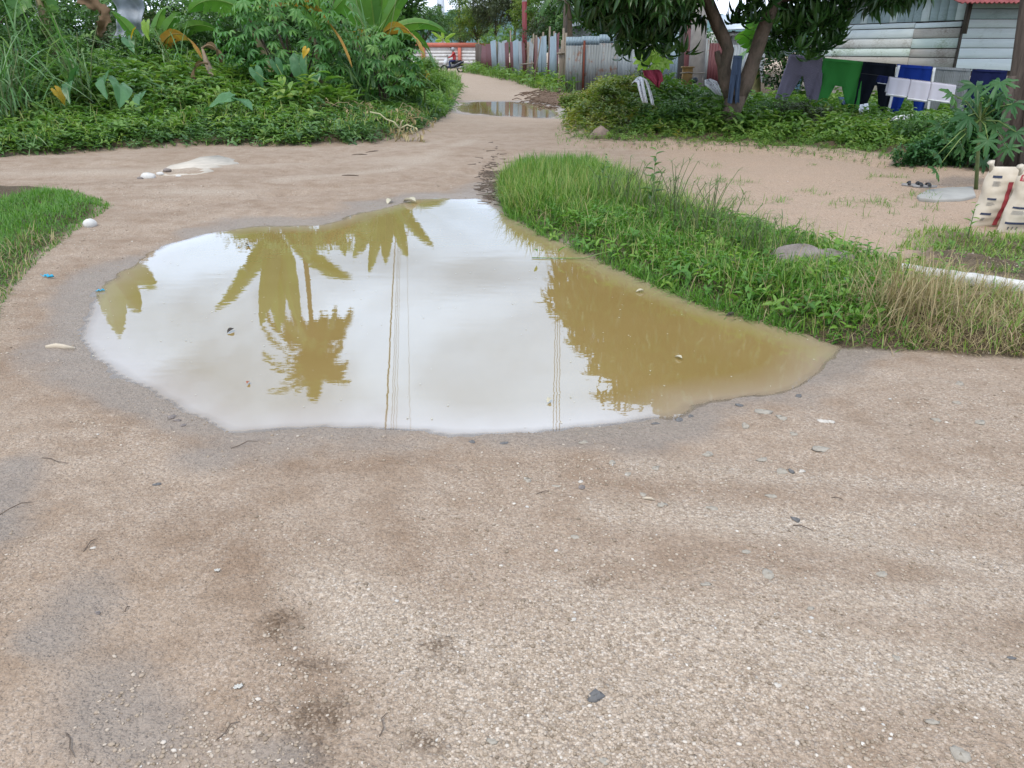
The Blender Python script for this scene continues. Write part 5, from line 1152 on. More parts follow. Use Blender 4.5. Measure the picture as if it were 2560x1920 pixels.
for (u, v, dy, n_) in [(1520, 15, 0, 14), (1500, 50, .3, 8), (1560, 60, 0, 14), (1610, 60, -.2, 16), (1640, 95, 0, 10), (1590, 100, .1, 8), (1660, 40, -.3, 14), (1480, 20, .4, 8), (1700, 30, 0, 10), (1850, 25, -.3, 9), (1880, 40, -.5, 6), (2000, 35, 0, 14), (2050, 60, 0, 12), (2085, 90, 0, 9), (2035, 88, -.2, 8), (2100, 30, .2, 12), (1985, 85, .6, 10), (1960, 60, .8, 10), (1975, 115, .7, 6), (2030, 20, .4, 12)]:
    c_ = pm(u, v, dy); loc = np.array(tuple(c_))+rng.normal(0, .16, (n_, 3)); sz = U(.2, .32, n_)
    scatter(lo, WH[n_ % 3], loc, RZ(U(0, 6.28, n_))@RX(U(2.3, 3.4, n_))@DG(sz, sz, sz), U(0, .8, n_))
lo.build('hanging_leaves', M_mango, t)

# ---- papaya on the right
def t_papaya():
    v = [(0, 0, 0)]; t = [0.]; n = 77
    for i in range(n):
        a = -2.75+5.5*i/(n-1); k = 3.5*a/2.75*2; l = abs(math.cos(k*math.pi/2*1.0)); sub = .12*math.sin(i*2.1)
        r = .30+.62*l**1.3*(1-.22*abs(a)/2.75)+sub*l; v.append((math.sin(a)*r, math.cos(a)*r, .14*math.sin(i*1.3)*.4-.42*r*r)); t.append(r)
    return TP(v, [(0, i+1, i+2) for i in range(n-1)], t)
PAP = [tmesh('leaf', t_papaya(), M_papaya, r) for r in (.1, .5, .9)]
b0 = G(2440, 478, .05); zb = hz1(*b0); Y = b0[1]; t = thing('papaya_plant', 'papaya plant with large lobed leaves beside the wooden post', 'papaya', (b0[0], Y, zb))
top = P(2450, 300, Y); mb = MB(); mb.tube([(b0[0], Y, zb-.03), P(2444, 400, Y), top, P(2452, 255, Y)], [.022, .02, .016, .008], 7); mb.build('stem', M_stem, t, True); st = MB()
for i, (u, v, s, yw, pt) in enumerate([(2440, 215, .42, pi, -.75, ), (2500, 205, .40, pi-.9, -.6), (2380, 235, .38, pi+.9, -.8), (2420, 290, .46, pi+.2, -.85), (2350, 312, .40, pi+1.0, -.7), (2490, 310, .38, pi-.6, -.9), (2530, 260, .36, pi-1.2, -.7), (2470, 350, .36, pi-.3, -1.0), (2400, 360, .36, pi+.6, -.9), (2345, 385, .32, pi+1.2, -.8), (2520, 370, .32, pi-1.0, -.8), (2340, 425, .26, pi+1.1, -.8), (2460, 400, .3, pi, -1.0), (2500, 240, .34, pi-.5, -.5), (2410, 330, .3, pi+.3, -1.1), (2540, 330, .34, pi-.9, -.9), (2430, 250, .34, pi+.4, -.6)]):
    p = P(u, v, Y+random.uniform(-.3, .2)); st.tube([top, top.lerp(p, .5)+Vector((0, 0, .05)), p], [.008, .007, .005], 4)
    inst('leaf', PAP[i % 3], t, Matrix.Translation(p)@Matrix.Rotation(yw, 4, 'Z')@Matrix.Rotation(pt, 4, 'X')@Matrix.Scale(s*.52, 4))
st.build('petioles', M_petiole, t)

# ---- coconut palm seen only in the puddle, and the tall palm left of the fence gap
def palm(label, base, c, nf, fl, seed, group=None, name='coconut_palm'):
    rg = random.Random(seed); t = thing(name, label, 'palm', base, group); c = Vector(c); mb = MB(); base = Vector(base)
    mb.tube([base, base.lerp(c, .35)+Vector((.25, 0, 0)), base.lerp(c, .7)+Vector((.2, 0, 0)), c], [.2, .15, .13, .12], 9); mb.build('trunk', M_branch, t, True)
    T = t_blade(3, .25, .3)
    for i in range(nf):
        a = i*2.4; el = 1.35-1.9*(i/nf)+rg.uniform(-.2, .2); lf = rg.uniform(.55, 1.12); d = Vector((math.cos(a)*math.cos(el), math.sin(a)*math.cos(el), math.sin(el))); f = MB(); p = c+Vector((0, 0, fl*rg.uniform(-.22, .22))); n = 14; pts = [p.copy()]; ds = []
        for k in range(n):
            d = (d+Vector((0, 0, -1))*.15*(.3+k/n*1.2)).normalized(); p = p+d*fl*lf/n; pts.append(p.copy()); ds.append(d.copy())
        f.tube(pts, [.03*(1-.8*k/n) for k in range(n+1)], 4)
        for k in range(1, n):
            for q in (0, .5):
                for s in (-1, 1):
                    dd = ds[k-1]; sd_ = dd.cross(Vector((0, 0, 1))).normalized()*s; w = (sd_+dd*.7+Vector((0, 0, -.35+rg.uniform(-.2, .1)))).normalized(); ln = fl*.2*(math.sin(math.pi*(.15+.8*k/n))**.6)
                    zax = w; xax = dd; yax = zax.cross(xax).normalized(); xax = yax.cross(zax)
                    M = np.array([[xax.x, yax.x, zax.x], [xax.y, yax.y, zax.y], [xax.z, yax.z, zax.z]])@np.diag([fl*.04, ln, ln])
                    pp = pts[k].lerp(pts[min(k+1, n)], q); f.add(T.v@M.T+np.array(tuple(pp)), T.f, rg.random(), T.t)
        f.build('frond', M_palm, t)
Y = 42; c_ = RF(785, 885, Y); palm('slender coconut palm mirrored in the middle of the puddle', (c_.x-.3, Y, 0), c_, 44, 3.6, 3)
Y = 34; c_ = P(1415, -25, Y); palm('drooping palm fronds above the corrugated fence', (c_.x+.3, Y+4, 0), P(1412, -30, Y+4), 14, 1.8, 5)

# ------------------------------------------------------------------ washing lines and clothes
def cloth(name, c1, c2=None, pat=None, rough=.85, scale=30):
    m = NT(name); n1 = m.noise(6, 4); c = m.mix(m.math('MULTIPLY', n1, .5), c1, c2 or tuple(k*.7 for k in c1))
    if pat == 'stripe':
        w = m.n('TexWave', wave_type='BANDS', bands_direction='DIAGONAL'); w.inputs['Scale'].default_value = scale; w.inputs['Distortion'].default_value = 4; m.set(w.inputs['Vector'], m.obj()); c = m.mix(m.ramp(w.outputs[0], [(.5, 0), (.8, .35)]), c, (.45, .42, .50))
    if pat == 'check':
        w = m.n('TexWave', wave_type='BANDS', bands_direction='X'); w.inputs['Scale'].default_value = scale; m.set(w.inputs['Vector'], m.obj()); w2 = m.n('TexWave', wave_type='BANDS', bands_direction='Z'); w2.inputs['Scale'].default_value = scale; m.set(w2.inputs['Vector'], m.obj())
        c = m.mix(m.ramp(m.math('MAXIMUM', w.outputs[0], w2.outputs[0]), [(.85, 0), (.95, .5)]), c, (.4, .42, .45))
    p = m.pbsdf(c, rough, m.bump(n1, .2, .01), .15); tr = m.n('BsdfTranslucent'); m.set(tr.inputs[0], c); ms = m.n('MixShader'); ms.inputs[0].default_value = .2
    m.t.links.new(p, ms.inputs[1]); m.t.links.new(tr.outputs[0], ms.inputs[2]); return m.end(ms.outputs[0])
LA, LB = P(1890, 127, 17.0), P(2545, 178, 14.6)
def line_pt(u):        # on the long washing line at bearing u
    k = min(range(401), key=lambda i: abs(u-(W_/2+FPX*(LA.lerp(LB, i/400)).x/((LA.lerp(LB, i/400)).y*CT+.15*ST))))/400
    return LA.lerp(LB, k)-Vector((0, 0, 4*.05*k*(1-k)))
mb = MB(); mb.tube([line_pt(1890+(2545-1890)*i/30) for i in range(31)], .005, 5); props(mb.build('washing_line', M_cable, None, True, org=LA), 'long washing line sagging from mango tree to timber post', 'washing line')
def trousers(label, u0, u1, vw, vb, mat, legw=.42, crotch=.45, group='clothes on the washing lines', splay=.0, inner=None, pt=line_pt, top=None, name='trousers', legs=2, dw=0, bl=0, br=0):
    """hung by the waist: flattened tubes for hips and legs, soft folds"""
    a, b = pt(u0), pt(u1); w = (b-a).length; Y = (a.y+b.y)/2; zt = max(a.z, b.z)+.005; z_b = P((u0+u1)/2, vb, Y).z; H = zt-z_b; dirv = (b-a).normalized(); nv = Vector((-dirv.y, dirv.x, 0)).normalized()
    t = thing(name, label, 'trousers', ((a.x+b.x)/2, Y, z_b), group); ph = random.uniform(0, 6)
    def surf(c0, c1, z0f, z1f, nu, nvv, th):
        """closed flattened tube; c0/c1: (left,right) fractions at top and bottom"""
        mb = MB(); n = nu*2; vs = []; f = []
        for j in range(nvv+1):
            q = j/nvv; l = c0[0]+(c1[0]-c0[0])*q; r = c0[1]+(c1[1]-c0[1])*q; fz = z0f+(z1f-z0f)*q
            for i in range(n):
                an = 2*math.pi*i/n; s = (l+r)/2+(r-l)/2*math.cos(an); y = th*math.sin(an)*(.5+.5*q)+.035*math.sin(s*13+ph+fz*1.5)*(.3+fz)+.018*math.sin(s*29+fz*8+ph)
                base = a+dirv*(w*s); top_z = a.z+(b.z-a.z)*s; z = top_z-H*fz-.012*math.sin(s*11+ph)*fz
                vs.append(tuple(Vector((base.x, base.y, z))+nv*y))
        f = [(j*n+i, j*n+(i+1) % n, (j+1)*n+(i+1) % n, (j+1)*n+i) for j in range(nvv) for i in range(n)]; mb.add(vs, f); return mb
    hip = surf((0, 1), (-.03-splay*.4, 1.03+splay*.4), 0, crotch, 14, 7, .03); st_ = hip.build('seat', mat, t, True)
    surf((-.03-splay*.4, legw+.12), (-.04-splay+bl, legw-.10-splay*.7+bl), crotch*.72, 1, 9, 10, .035).build('leg', mat, t, True)
    surf((1-legw-.12, 1.03+splay*.4), (1-legw+.10+splay*.7+br, 1.04+splay+br), crotch*.72, 1, 9, 10, .035).build('leg', mat, t, True)
    surf((-.005, 1.005), (-.006, 1.006), -.012, .045, 14, 2, .034).build('waistband', inner or mat, st_, True)
    return t
C_gy = cloth('cloth_grey_pattern', (.22, .19, .27), (.17, .15, .21), 'stripe', scale=34); C_gn = cloth('cloth_green', (.06, .30, .065), (.035, .20, .045)); C_bk = cloth('cloth_black', (.010, .013, .022)); C_bl = cloth('cloth_blue', (.015, .05, .32), (.012, .035, .22))
C_wh = cloth('cloth_white', (.62, .60, .68), (.52, .50, .57)); C_ck = cloth('cloth_check', (.17, .19, .20), (.12, .13, .14), 'check', scale=14); C_nv = cloth('cloth_navy', (.012, .018, .075)); C_pw = cloth('cloth_pure_white', (.8, .8, .8), (.7, .7, .7)); C_dn = cloth('cloth_slate', (.085, .12, .19), (.06, .09, .14)); C_rd = cloth('cloth_crimson', (.34, .055, .085), (.24, .035, .06))
trousers('grey patterned trousers, leftmost on the washing line', 1970, 2056, 143, 250, C_gy, .42, .42, splay=.12, bl=-.10)
trousers('bright green baggy trousers on the washing line', 2057, 2158, 157, 262, C_gn, .36, .55, splay=.06)
trousers('black trousers between the green and blue ones', 2160, 2242, 170, 278, C_bk, .40, .45, splay=.04)
t = trousers('royal blue track trousers with white side stripes', 2246, 2336, 176, 285, C_bl, .36, .48, splay=.0)
org = ORG[t.name]
for s in (0, 1):
    a = line_pt(2246+(90 if s else 0)); mb = MB(); zb_ = org.z; mb.sheet(lambda k, q: Vector((a.x+(k-.5)*.05+(.04 if s else -.04)*q, a.y-.06, a.z-.01+(zb_+.02-a.z)*q)), 2, 10); solid(mb.build('side_stripe', C_pw, t, True), .004)
trousers('grey checked trousers behind the papaya leaves', 2338, 2432, 182, 272, C_ck, .42, .45)
trousers('dark navy trousers at the right end of the line', 2436, 2525, 180, 270, C_nv, .42, .45)
# second line in front with towels
TA, TB_ = P(2150, 183, 14.3), P(2545, 232, 13.2)
def line2(u):
    k = min(range(401), key=lambda i: abs(u-(W_/2+FPX*(TA.lerp(TB_, i/400)).x/((TA.lerp(TB_, i/400)).y*CT+.35*ST))))/400; return TA.lerp(TB_, k)
mb = MB(); mb.tube([TA, TA.lerp(TB_, .5), TB_], .004, 5); props(mb.build('washing_line', M_cable, None, True, org=TA), 'shorter lower washing line carrying the white towels', 'washing line')
def towel(label, u0, u1, vb, mat, group='clothes on the washing lines', trim=None, name='towel'):
    a, b = line2(u0), line2(u1); zb_ = P((u0+u1)/2, vb, (a.y+b.y)/2).z; H = (a.z+b.z)/2-zb_; ph = random.uniform(0, 6)
    t = thing(name, label, 'towel', ((a.x+b.x)/2, (a.y+b.y)/2, zb_), group)
    def f(s, q):
        an = (q-.5)*2; side = -1 if an < 0 else 1; dn = abs(an); p = a.lerp(b, s); k = max(0, dn-.04)
        ln = H if side < 0 else H*.82
        return p+Vector((.01*math.sin(q*5), side*.014*min(1, dn*12)+.014*math.sin(s*12+ph)*k, .006*(1-min(1, dn*10))-ln*k/.96-.015*math.sin(s*6.28)*0))
    mb = MB(); mb.sheet(f, 16, 26); solid(mb.build('cloth', mat, t, True), .004)
    if trim:
        mb = MB(); mb.sheet(lambda s, q: f(s, .02+.03*q)+Vector((0, -.006, 0)), 10, 2); solid(mb.build('hem', trim, t, True), .003)
towel('white towel, left of three on the lower line', 2223, 2277, 242, C_wh, trim=C_pw); towel('white towel in the middle of the lower line', 2279, 2330, 253, C_wh, trim=C_pw); towel('white cloth right of the two towels, touching papaya leaves', 2331, 2395, 256, C_wh, trim=C_pw)
towel('small navy cloth with white edges, left end of lower line', 2196, 2220, 210, C_nv, trim=C_pw, name='small_cloth')

# trousers hung in the mango fork
def fork_pt(u): return P(u, 140, 13.95)
trousers('slate blue trousers hanging in the fork of the mango tree', 1834, 1856, 140, 256, C_dn, .50, .40, group='clothes hung on the trees and weeds', pt=fork_pt, splay=.12)
# cloths thrown over the mound weeds
def drape(name, label, pts, Y, mat, group, seed=1, th=.006, dp=.2):
    """irregular cloth: outline grid between a left and a right edge given by pixels, bellied with folds"""
    rg = random.Random(seed); ph = rg.uniform(0, 6); n = len(pts)-1
    c = P(*pts[-1][0], Y); t = thing(name, label, 'clothing', c, group); mb = MB()
    def f(s, q):
        k = min(n-1, int(q*n)); r = q*n-k; l = Vector(pts[k][0]).lerp(Vector(pts[k+1][0]), r); rr = Vector(pts[k][1]).lerp(Vector(pts[k+1][1]), r); m_ = l.lerp(rr, s)
        y = Y-dp*math.sin(q*2.2)+.05*math.sin(s*11+ph+q*3)+.03*math.sin(s*23+ph); return P(m_[0], m_[1], y)
    mb.sheet(f, 16, 18); solid(mb.build('cloth', mat, t, True), th); return t
gcw = 'clothes hung on the trees and weeds'
drape('red_cloth', 'crimson cloth thrown over the weeds on the mound', [((1606, 176), (1648, 174)), ((1610, 190), (1656, 184)), ((1622, 198), (1658, 203)), ((1632, 208), (1652, 207)), ((1642, 217), (1648, 220))], 14.35, C_rd, gcw, 2)
C_wp = NT('cloth_white_print'); _n = C_wp.noise(28, 3, .6, C_wp.map((1, 1, .5))); C_wp = C_wp.end(C_wp.pbsdf(C_wp.mix(C_wp.ramp(_n, [(.62, 0), (.66, 1)]), (.72, .73, .75), (.05, .05, .055)), .9, None, .2))
t = drape('white_trousers', 'white printed trousers draped left of the crimson cloth', [((1577, 212), (1592, 194)), ((1584, 204), (1602, 191)), ((1593, 207), (1608, 198)), ((1597, 225), (1611, 220)), ((1602, 243), (1616, 240)), ((1607, 257), (1620, 258))], 14.15, C_wp, gcw, 3)
mb = MB(); mb.sheet(lambda s, q: P(1604+8*s+24*q, 193+3*s+62*q*q+6*q, 14.2-.04*math.sin(s*7)), 6, 12); solid(mb.build('second_leg', C_wp, t, True), .006)
drape('white_cloth', 'white printed cloth lying behind the mango trunk', [((1762, 200), (1775, 197)), ((1762, 212), (1792, 204)), ((1775, 222), (1800, 222)), ((1790, 236), (1806, 240))], 14.9, C_wp, gcw, 4)
drape('white_cloth', 'white patterned cloth heaped below the black trousers', [((2150, 262), (2170, 258)), ((2146, 274), (2172, 272)), ((2150, 286), (2170, 288))], 15.4, C_wp, gcw, 5)
drape('white_cloth', 'white cloth spread on the weeds below the towels', [((2240, 290), (2285, 286)), ((2230, 296), (2280, 290)), ((2226, 302), (2262, 300))], 13.0, C_pw, gcw, 6, dp=.05)
drape('blue_cloth', 'faded blue cloth behind the green trousers', [((2095, 242), (2130, 246)), ((2100, 256), (2132, 262)), ((2110, 268), (2140, 272))], 17.4, C_dn, gcw, 7)
# wooden meter post
Y = 16.8; b_ = P(1712, 232, Y); t = thing('meter_post', 'short orange brown wooden post with round meter left of mango', 'post', (b_.x, Y, hz1(b_.x, Y)))
M_or = plain('orange_wood', (.36, .20, .06), .8, .5, 5, .5, .01, .3, 0, (.25, .19, .11), (3, 3, .4)); a, c = P(1716, 200, Y), P(1718, 170, Y)
mb = MB(); z0 = hz1(b_.x, Y)-.05; mb.box((P(1717, 200, Y).x, Y, (z0+c.z)/2), (.20, .10, c.z-z0), rnd=.5); bevel(mb.build('post', M_or, t), .006)
mb = MB(); mb.box((P(1719, 171, Y).x, Y, c.z+.015), (.25, .14, .03)); bevel(mb.build('cap', M_or, t), .004)
mb = MB(); cc = P(1737, 200, Y-.08); mb.lathe((cc.x, cc.y, cc.z), [(.02, -.06), (.055, -.05), (.06, 0), (.055, .05), (.02, .06)], 12, 'y'); mb.build('meter', plain('meter_dark', (.05, .06, .07), .4, .2, 5), t, True)
mb = MB(); mb.tube([P(1700, 183, Y-.08), P(1722, 181, Y-.08), P(1738, 184, Y-.08), P(1762, 182, Y-.08)], .012, 6); mb.build('pipe', plain('pipe_grey', (.34, .28, .22), .6, .3, 6), t, True)

# ------------------------------------------------------------------ motorbike and rider
Y = 62.0; ox = P(1133, 170, Y).x; MS = 1.0
t = thing('motorbike', 'dark motorbike ridden to the left in front of the salmon wall', 'motorbike', (ox, Y, 0)); M_blk = plain('tyre_black', (.015, .015, .017), .7, .2, 6); M_bike = plain('bike_paint', (.02, .025, .05), .3, .2, 4, .05, .01, .6); M_chr = plain('bike_metal', (.35, .35, .36), .35, .2, 5, .05, .01, .5, .8); M_bw = plain('bike_white', (.6, .62, .65), .4, .1, 5)
def wheel(x):
    r0 = .23; mb = MB(); pts = [(x+math.cos(a)*r0, Y, .29+math.sin(a)*r0) for a in [2*pi*i/20 for i in range(21)]]; mb.tube(pts, .055, 8, cap=False); w = mb.build('wheel', M_blk, t, True)
    mb = MB(); mb.lathe((x, Y, .29), [(.05, -.05), (.05, .05)], 8, 'y')
    for k in range(6):
        a = pi*k/3; mb.tube([(x, Y, .29), (x+math.cos(a)*.2, Y, .29+math.sin(a)*.2)], .012, 4)
    mb.build('rim', M_chr, w)
wheel(ox+.55); wheel(ox-.68)
mb = MB(); mb.tube([(ox-.45, Y, .42), (ox-.2, Y, .40), (ox+.05, Y, .45), (ox+.35, Y, .62), (ox+.62, Y, .74), (ox+.82, Y, .78)], [.07, .12, .13, .13, .10, .03], 9, squash=.9); mb.build('body', M_bike, t, True)
mb = MB(); mb.tube([(ox-.12, Y, .72), (ox+.2, Y, .74), (ox+.6, Y, .84)], [.09, .12, .07], 8); mb.build('seat', M_blk, t, True)
mb = MB(); mb.tube([(ox-.68, Y, .29), (ox-.55, Y, .62), (ox-.44, Y, .98)], [.035, .05, .035], 7); mb.build('front_fork', M_bw, t, True)
mb = MB(); mb.tube([(ox-.62, Y, .55), (ox-.52, Y, .80), (ox-.44, Y, 1.0)], [.10, .14, .06], 8, squash=1.2); mb.build('leg_shield', M_bw, t, True)
mb = MB(); mb.tube([(ox-.36, Y-.32, 1.02), (ox-.43, Y-.1, 1.04), (ox-.43, Y+.1, 1.04), (ox-.36, Y+.32, 1.02)], .018, 6); hb_ = mb.build('handlebar', M_blk, t, True)
for s in (-1, 1):
    mb = MB(); mb.tube([(ox-.40, Y+s*.26, 1.03), (ox-.42, Y+s*.28, 1.18)], .008, 5); mb.blob((ox-.42, Y+s*.28, 1.22), (.02, .05, .04), 1); mb.build('mirror', M_blk, hb_, True)
mb = MB(); mb.tube([(ox+.25, Y-.14, .34), (ox+.85, Y-.16, .46)], [.05, .06], 8); mb.build('exhaust', M_chr, t, True)
mb = MB(); mb.tube([(ox+.30, Y, .58), (ox+.55, Y, .60), (ox+.80, Y, .50)], [.04, .05, .03], 7, squash=1.6); mb.build('rear_fender', M_blk, t, True)
mb = MB(); mb.lathe((ox-.58, Y, .92), [(.02, -.05), (.08, -.02), (.09, .04)], 10, 'x'); mb.build('headlight', M_bw, t, True)
# rider: one skinned body
def skin_body(name, parent, verts, edges, rad, mats_fn, mats):
    me = bpy.data.meshes.new(name); og = ORG[parent.name]; me.from_pydata([tuple(Vector(v)-og) for v in verts], edges, []); o = bpy.data.objects.new(name, me); link(o, parent)
    sk = o.modifiers.new('skin', 'SKIN'); sk.use_smooth_shade = True
    if not me.skin_vertices: 
        bm_ = None
    for i, r in enumerate(rad): me.skin_vertices[0].data[i].radius = (r, r)
    me.skin_vertices[0].data[0].use_root = True; ss_ = o.modifiers.new('sub', 'SUBSURF'); ss_.levels = 1; ss_.render_levels = 2
    return o
import bmesh
pr = thing('person', 'person in red shirt and grey helmet riding the motorbike', 'person', (ox+.12, Y, .8))
V = [(ox+.14, Y, .88), (ox+.12, Y, 1.05), (ox+.08, Y, 1.28), (ox+.05, Y, 1.40), (ox+.03, Y, 1.50), (ox+.01, Y, 1.60),
     (ox+.06, Y-.20, 1.36), (ox-.08, Y-.27, 1.16), (ox-.33, Y-.29, 1.05), (ox+.06, Y+.20, 1.36), (ox-.08, Y+.27, 1.16), (ox-.33, Y+.29, 1.05),
     (ox+.10, Y-.11, .86), (ox-.28, Y-.17, .80), (ox-.22, Y-.17, .46), (ox-.34, Y-.17, .40), (ox+.10, Y+.11, .86), (ox-.28, Y+.17, .80), (ox-.22, Y+.17, .46), (ox-.34, Y+.17, .40)]
E = [(0, 1), (1, 2), (2, 3), (3, 4), (4, 5), (3, 6), (6, 7), (7, 8), (3, 9), (9, 10), (10, 11), (0, 12), (12, 13), (13, 14), (14, 15), (0, 16), (16, 17), (17, 18), (18, 19)]
Rd = [.15, .14, .17, .13, .055, .09, .075, .055, .04, .075, .055, .04, .10, .085, .06, .045, .10, .085, .06, .045]
me = bpy.data.meshes.new('body'); bm_ = bmesh.new(); og = ORG[pr.name]; lay = bm_.verts.layers.skin.verify(); bv = []
for v, r in zip(V, Rd):
    q = bm_.verts.new(Vector(v)-og); q[lay].radius = (r, r); bv.append(q)
bv[0][lay].use_root = True
for a, b in E: bm_.edges.new((bv[a], bv[b]))
bm_.to_mesh(me); bm_.free(); bo = bpy.data.objects.new('body', me); link(bo, pr); sk = bo.modifiers.new('skin', 'SKIN'); sk.use_smooth_shade = True; ssm = bo.modifiers.new('sub', 'SUBSURF'); ssm.levels = 1; ssm.render_levels = 1
m = NT('rider_clothes'); sp = m.n('SeparateXYZ'); m.set(sp.inputs[0], m.obj()); c = m.mix(m.ramp(m.math('ADD', sp.outputs[2], .5), [(.60, 0), (.63, 1)]), (.02, .03, .10), (.36, .035, .035)); c = m.mix(m.ramp(m.math('ADD', sp.outputs[2], 0.0), [(.64, 0), (.66, 1)]), c, (.25, .13, .08)); me.materials.append(m.end(m.pbsdf(c, .8)))
mb = MB(); mb.blob((ox+.01, Y, 1.62), (.145, .135, .15), 3, 14, 10, .03); hl_ = mb.build('helmet', plain('helmet_grey', (.30, .31, .33), .3, .2, 5, .05, .01, .6), pr, True)
mb = MB(); mb.box((ox-.10, Y, 1.60), (.10, .17, .08)); bevel(mb.build('visor', M_blk, hl_), .02)
mb = MB(); mb.tube([(ox-.10, Y, 1.72), (ox-.22, Y, 1.74)], [.05, .02], 6); mb.build('helmet_peak', M_blk, hl_, True)

# ------------------------------------------------------------------ cement sacks
m = NT('sack_paper'); n1 = m.noise(5, 5, .6); n2 = m.noise(40, 3); c = m.mix(m.ramp(n1, [(.35, 0), (.7, 1)]), (.55, .49, .40), (.43, .36, .27)); M_sack = m.end(m.pbsdf(c, .75, m.bump(m.math('ADD', n1, m.math('MULTIPLY', n2, .2)), .3, .012), .3))
M_ink = plain('ink_navy', (.035, .045, .085), .8, .3, 30, .05); M_inkr = plain('ink_red', (.36, .05, .06), .8, .4, 30, .05); M_inkg = plain('ink_grey', (.16, .16, .17), .8, .3, 30, .05)
def sack(label, u0, u1, v0, v1, Y, lean, seed, marks):
    rg = random.Random(seed); a, b = P(u0, v1, Y), P(u1, v1, Y); w = b.x-a.x; z0 = hz1((a.x+b.x)/2, Y)-.015; H = P((u0+u1)/2, v0, Y).z-z0; cx_ = (a.x+b.x)/2
    t = thing('cement_sack', label, 'sack', (cx_, Y, z0), 'cement sacks on the right verge'); ph = rg.uniform(0, 6)
    def S(s, h, off=0.0):     # s around 0..1, h 0..1 ; puffed pillow with pinched ends
        an = 2*pi*s; pin = (math.sin(pi*min(1, max(0, .04+.93*h)))**.38); th = .085*pin+.006
        x = math.cos(an); y = math.sin(an); x = math.copysign(abs(x)**.55, x); y = math.copysign(abs(y)**.8, y)
        wob = 1+.035*math.sin(h*9+ph)+.03*math.sin(an*3+h*14+ph); cr = .005*math.sin(h*41+1.2*math.sin(an*2+ph))*(1-pin*.3)+.006*math.sin(h*17+ph)*math.sin(an*4+ph)
        hh = H*h+ (.02*math.sin(an*2+ph) if h > .9 else 0)
        return Vector((cx_+x*w*.5*wob*(1-.05*abs(h-.5))+lean*hh, Y+y*(th+cr+off)+lean*0+.12*h*h*H, z0+hh))
    mb = MB(); n, m_ = 36, 30; vs = [tuple(S(i/n, j/m_)) for j in range(m_+1) for i in range(n)]; f = [(j*n+i, j*n+(i+1) % n, (j+1)*n+(i+1) % n, (j+1)*n+i) for j in range(m_) for i in range(n)]+[tuple(range(n))[::-1], tuple(m_*n+i for i in range(n))]
    mb.add(vs, f); bag = mb.build('bag', M_sack, t, True)
    # tied corner tuft
    mb = MB(); q = S(.5, .97); mb.tube([q+Vector((.02, 0, -.03)), q+Vector((.0, 0, .03)), q+Vector((-.02, -.01, .06))], [.03, .018, .03], 7, rough=.4); mb.build('corner', M_sack, t, True)
    def X2S(x): return .5+ (math.asin(max(-1, min(1, math.copysign(abs(2*x-1)**1.8, 2*x-1))))+pi/2)/(2*pi)   # front face, left to right
    for (nm, x0, x1, h0, h1, mt) in marks:
        mb = MB(); mb.sheet(lambda s, q: S(X2S(x0+(x1-x0)*s), h0+(h1-h0)*q, .006), 8, 30 if h1-h0 > .3 else 5); mb.build(nm, mt, bag, True)
    return t, S, X2S
mk1 = [('red_stripe', .42, .53, .06, .80, M_inkr), ('ink_block', .05, .26, .86, .90, M_ink), ('ink_block', .06, .24, .50, .53, M_ink), ('ink_block', .05, .26, .24, .275, M_ink)]
for k in range(5): mk1.append(('print_line', .08, .22+.03*(k % 2), .80-.018*k, .806-.018*k, M_inkg))
for k in range(4): mk1.append(('print_line', .07, .2+.03*(k % 3), .45-.016*k, .455-.016*k, M_inkg))
for k in range(3): mk1.append(('print_line', .10, .16, .18-.02*k, .19-.02*k, M_inkg))
t1, S1, XS1 = sack('tied cement sack with a red stripe, behind and left', 2416, 2516, 424, 592, 6.95, .20, 1, mk1)
mk2 = [('ink_block', .10, .40, .82, .85, M_ink), ('ink_block', .02, .30, .42, .45, M_ink), ('ink_block', .02, .38, .17, .205, M_ink)]
for k in range(5): mk2.append(('print_line', .12, .33+.04*(k % 2), .79-.018*k, .796-.018*k, M_inkg))
for k in range(4): mk2.append(('print_line', .04, .2+.05*(k % 3), .38-.016*k, .385-.016*k, M_inkg))
for k in range(3): mk2.append(('print_line', .08+.08*k, .11+.08*k, .08, .13, M_inkg))
t2, S2, XS2 = sack('front cement sack with printed logo and lettering', 2484, 2610, 428, 610, 6.7, .22, 2, mk2)
def lettering(par, S, XS, txt, x0, dx, h0, hs, mat):
    cu = bpy.data.curves.new('txt', 'FONT'); cu.body = txt; cu.size = 1; cu.resolution_u = 2; o = bpy.data.objects.new('txt', cu); COL.objects.link(o); bpy.context.view_layer.update()
    me = bpy.data.meshes.new_from_object(o.evaluated_get(bpy.context.evaluated_depsgraph_get())); bpy.data.objects.remove(o); w = max(v.co.x for v in me.vertices); h = max(v.co.y for v in me.vertices); og = ORG[par.name]
    for v in me.vertices:
        p = S(XS(x0+dx*v.co.x/w), h0+hs*v.co.y/h, .004); v.co = p-og
    me.name = 'lettering'; me.materials.clear(); me.materials.append(mat); link(bpy.data.objects.new('lettering', me), par)
lettering(t2, S2, XS2, 'KOKKA', .12, .28, .872, .034, M_ink)
mb = MB()
for k in range(12):
    pass
mb.sheet(lambda s, q: S2(XS2(.01+.08*s), .84+.09*q, .003), 4, 4); mb.build('logo_square', M_inkr, t2, True)
mb = MB(); 
for (a0, a1, b0_, b1) in [(.025, .075, .905, .912), (.025, .075, .882, .889), (.025, .038, .889, .905), (.062, .075, .866, .882), (.025, .075, .859, .866)]:
    mb.sheet(lambda s, q: S2(XS2(a0+(a1-a0)*s), b0_+(b1-b0_)*q, .005), 2, 2)
mb.build('logo_mark', M_sack, t2, True)
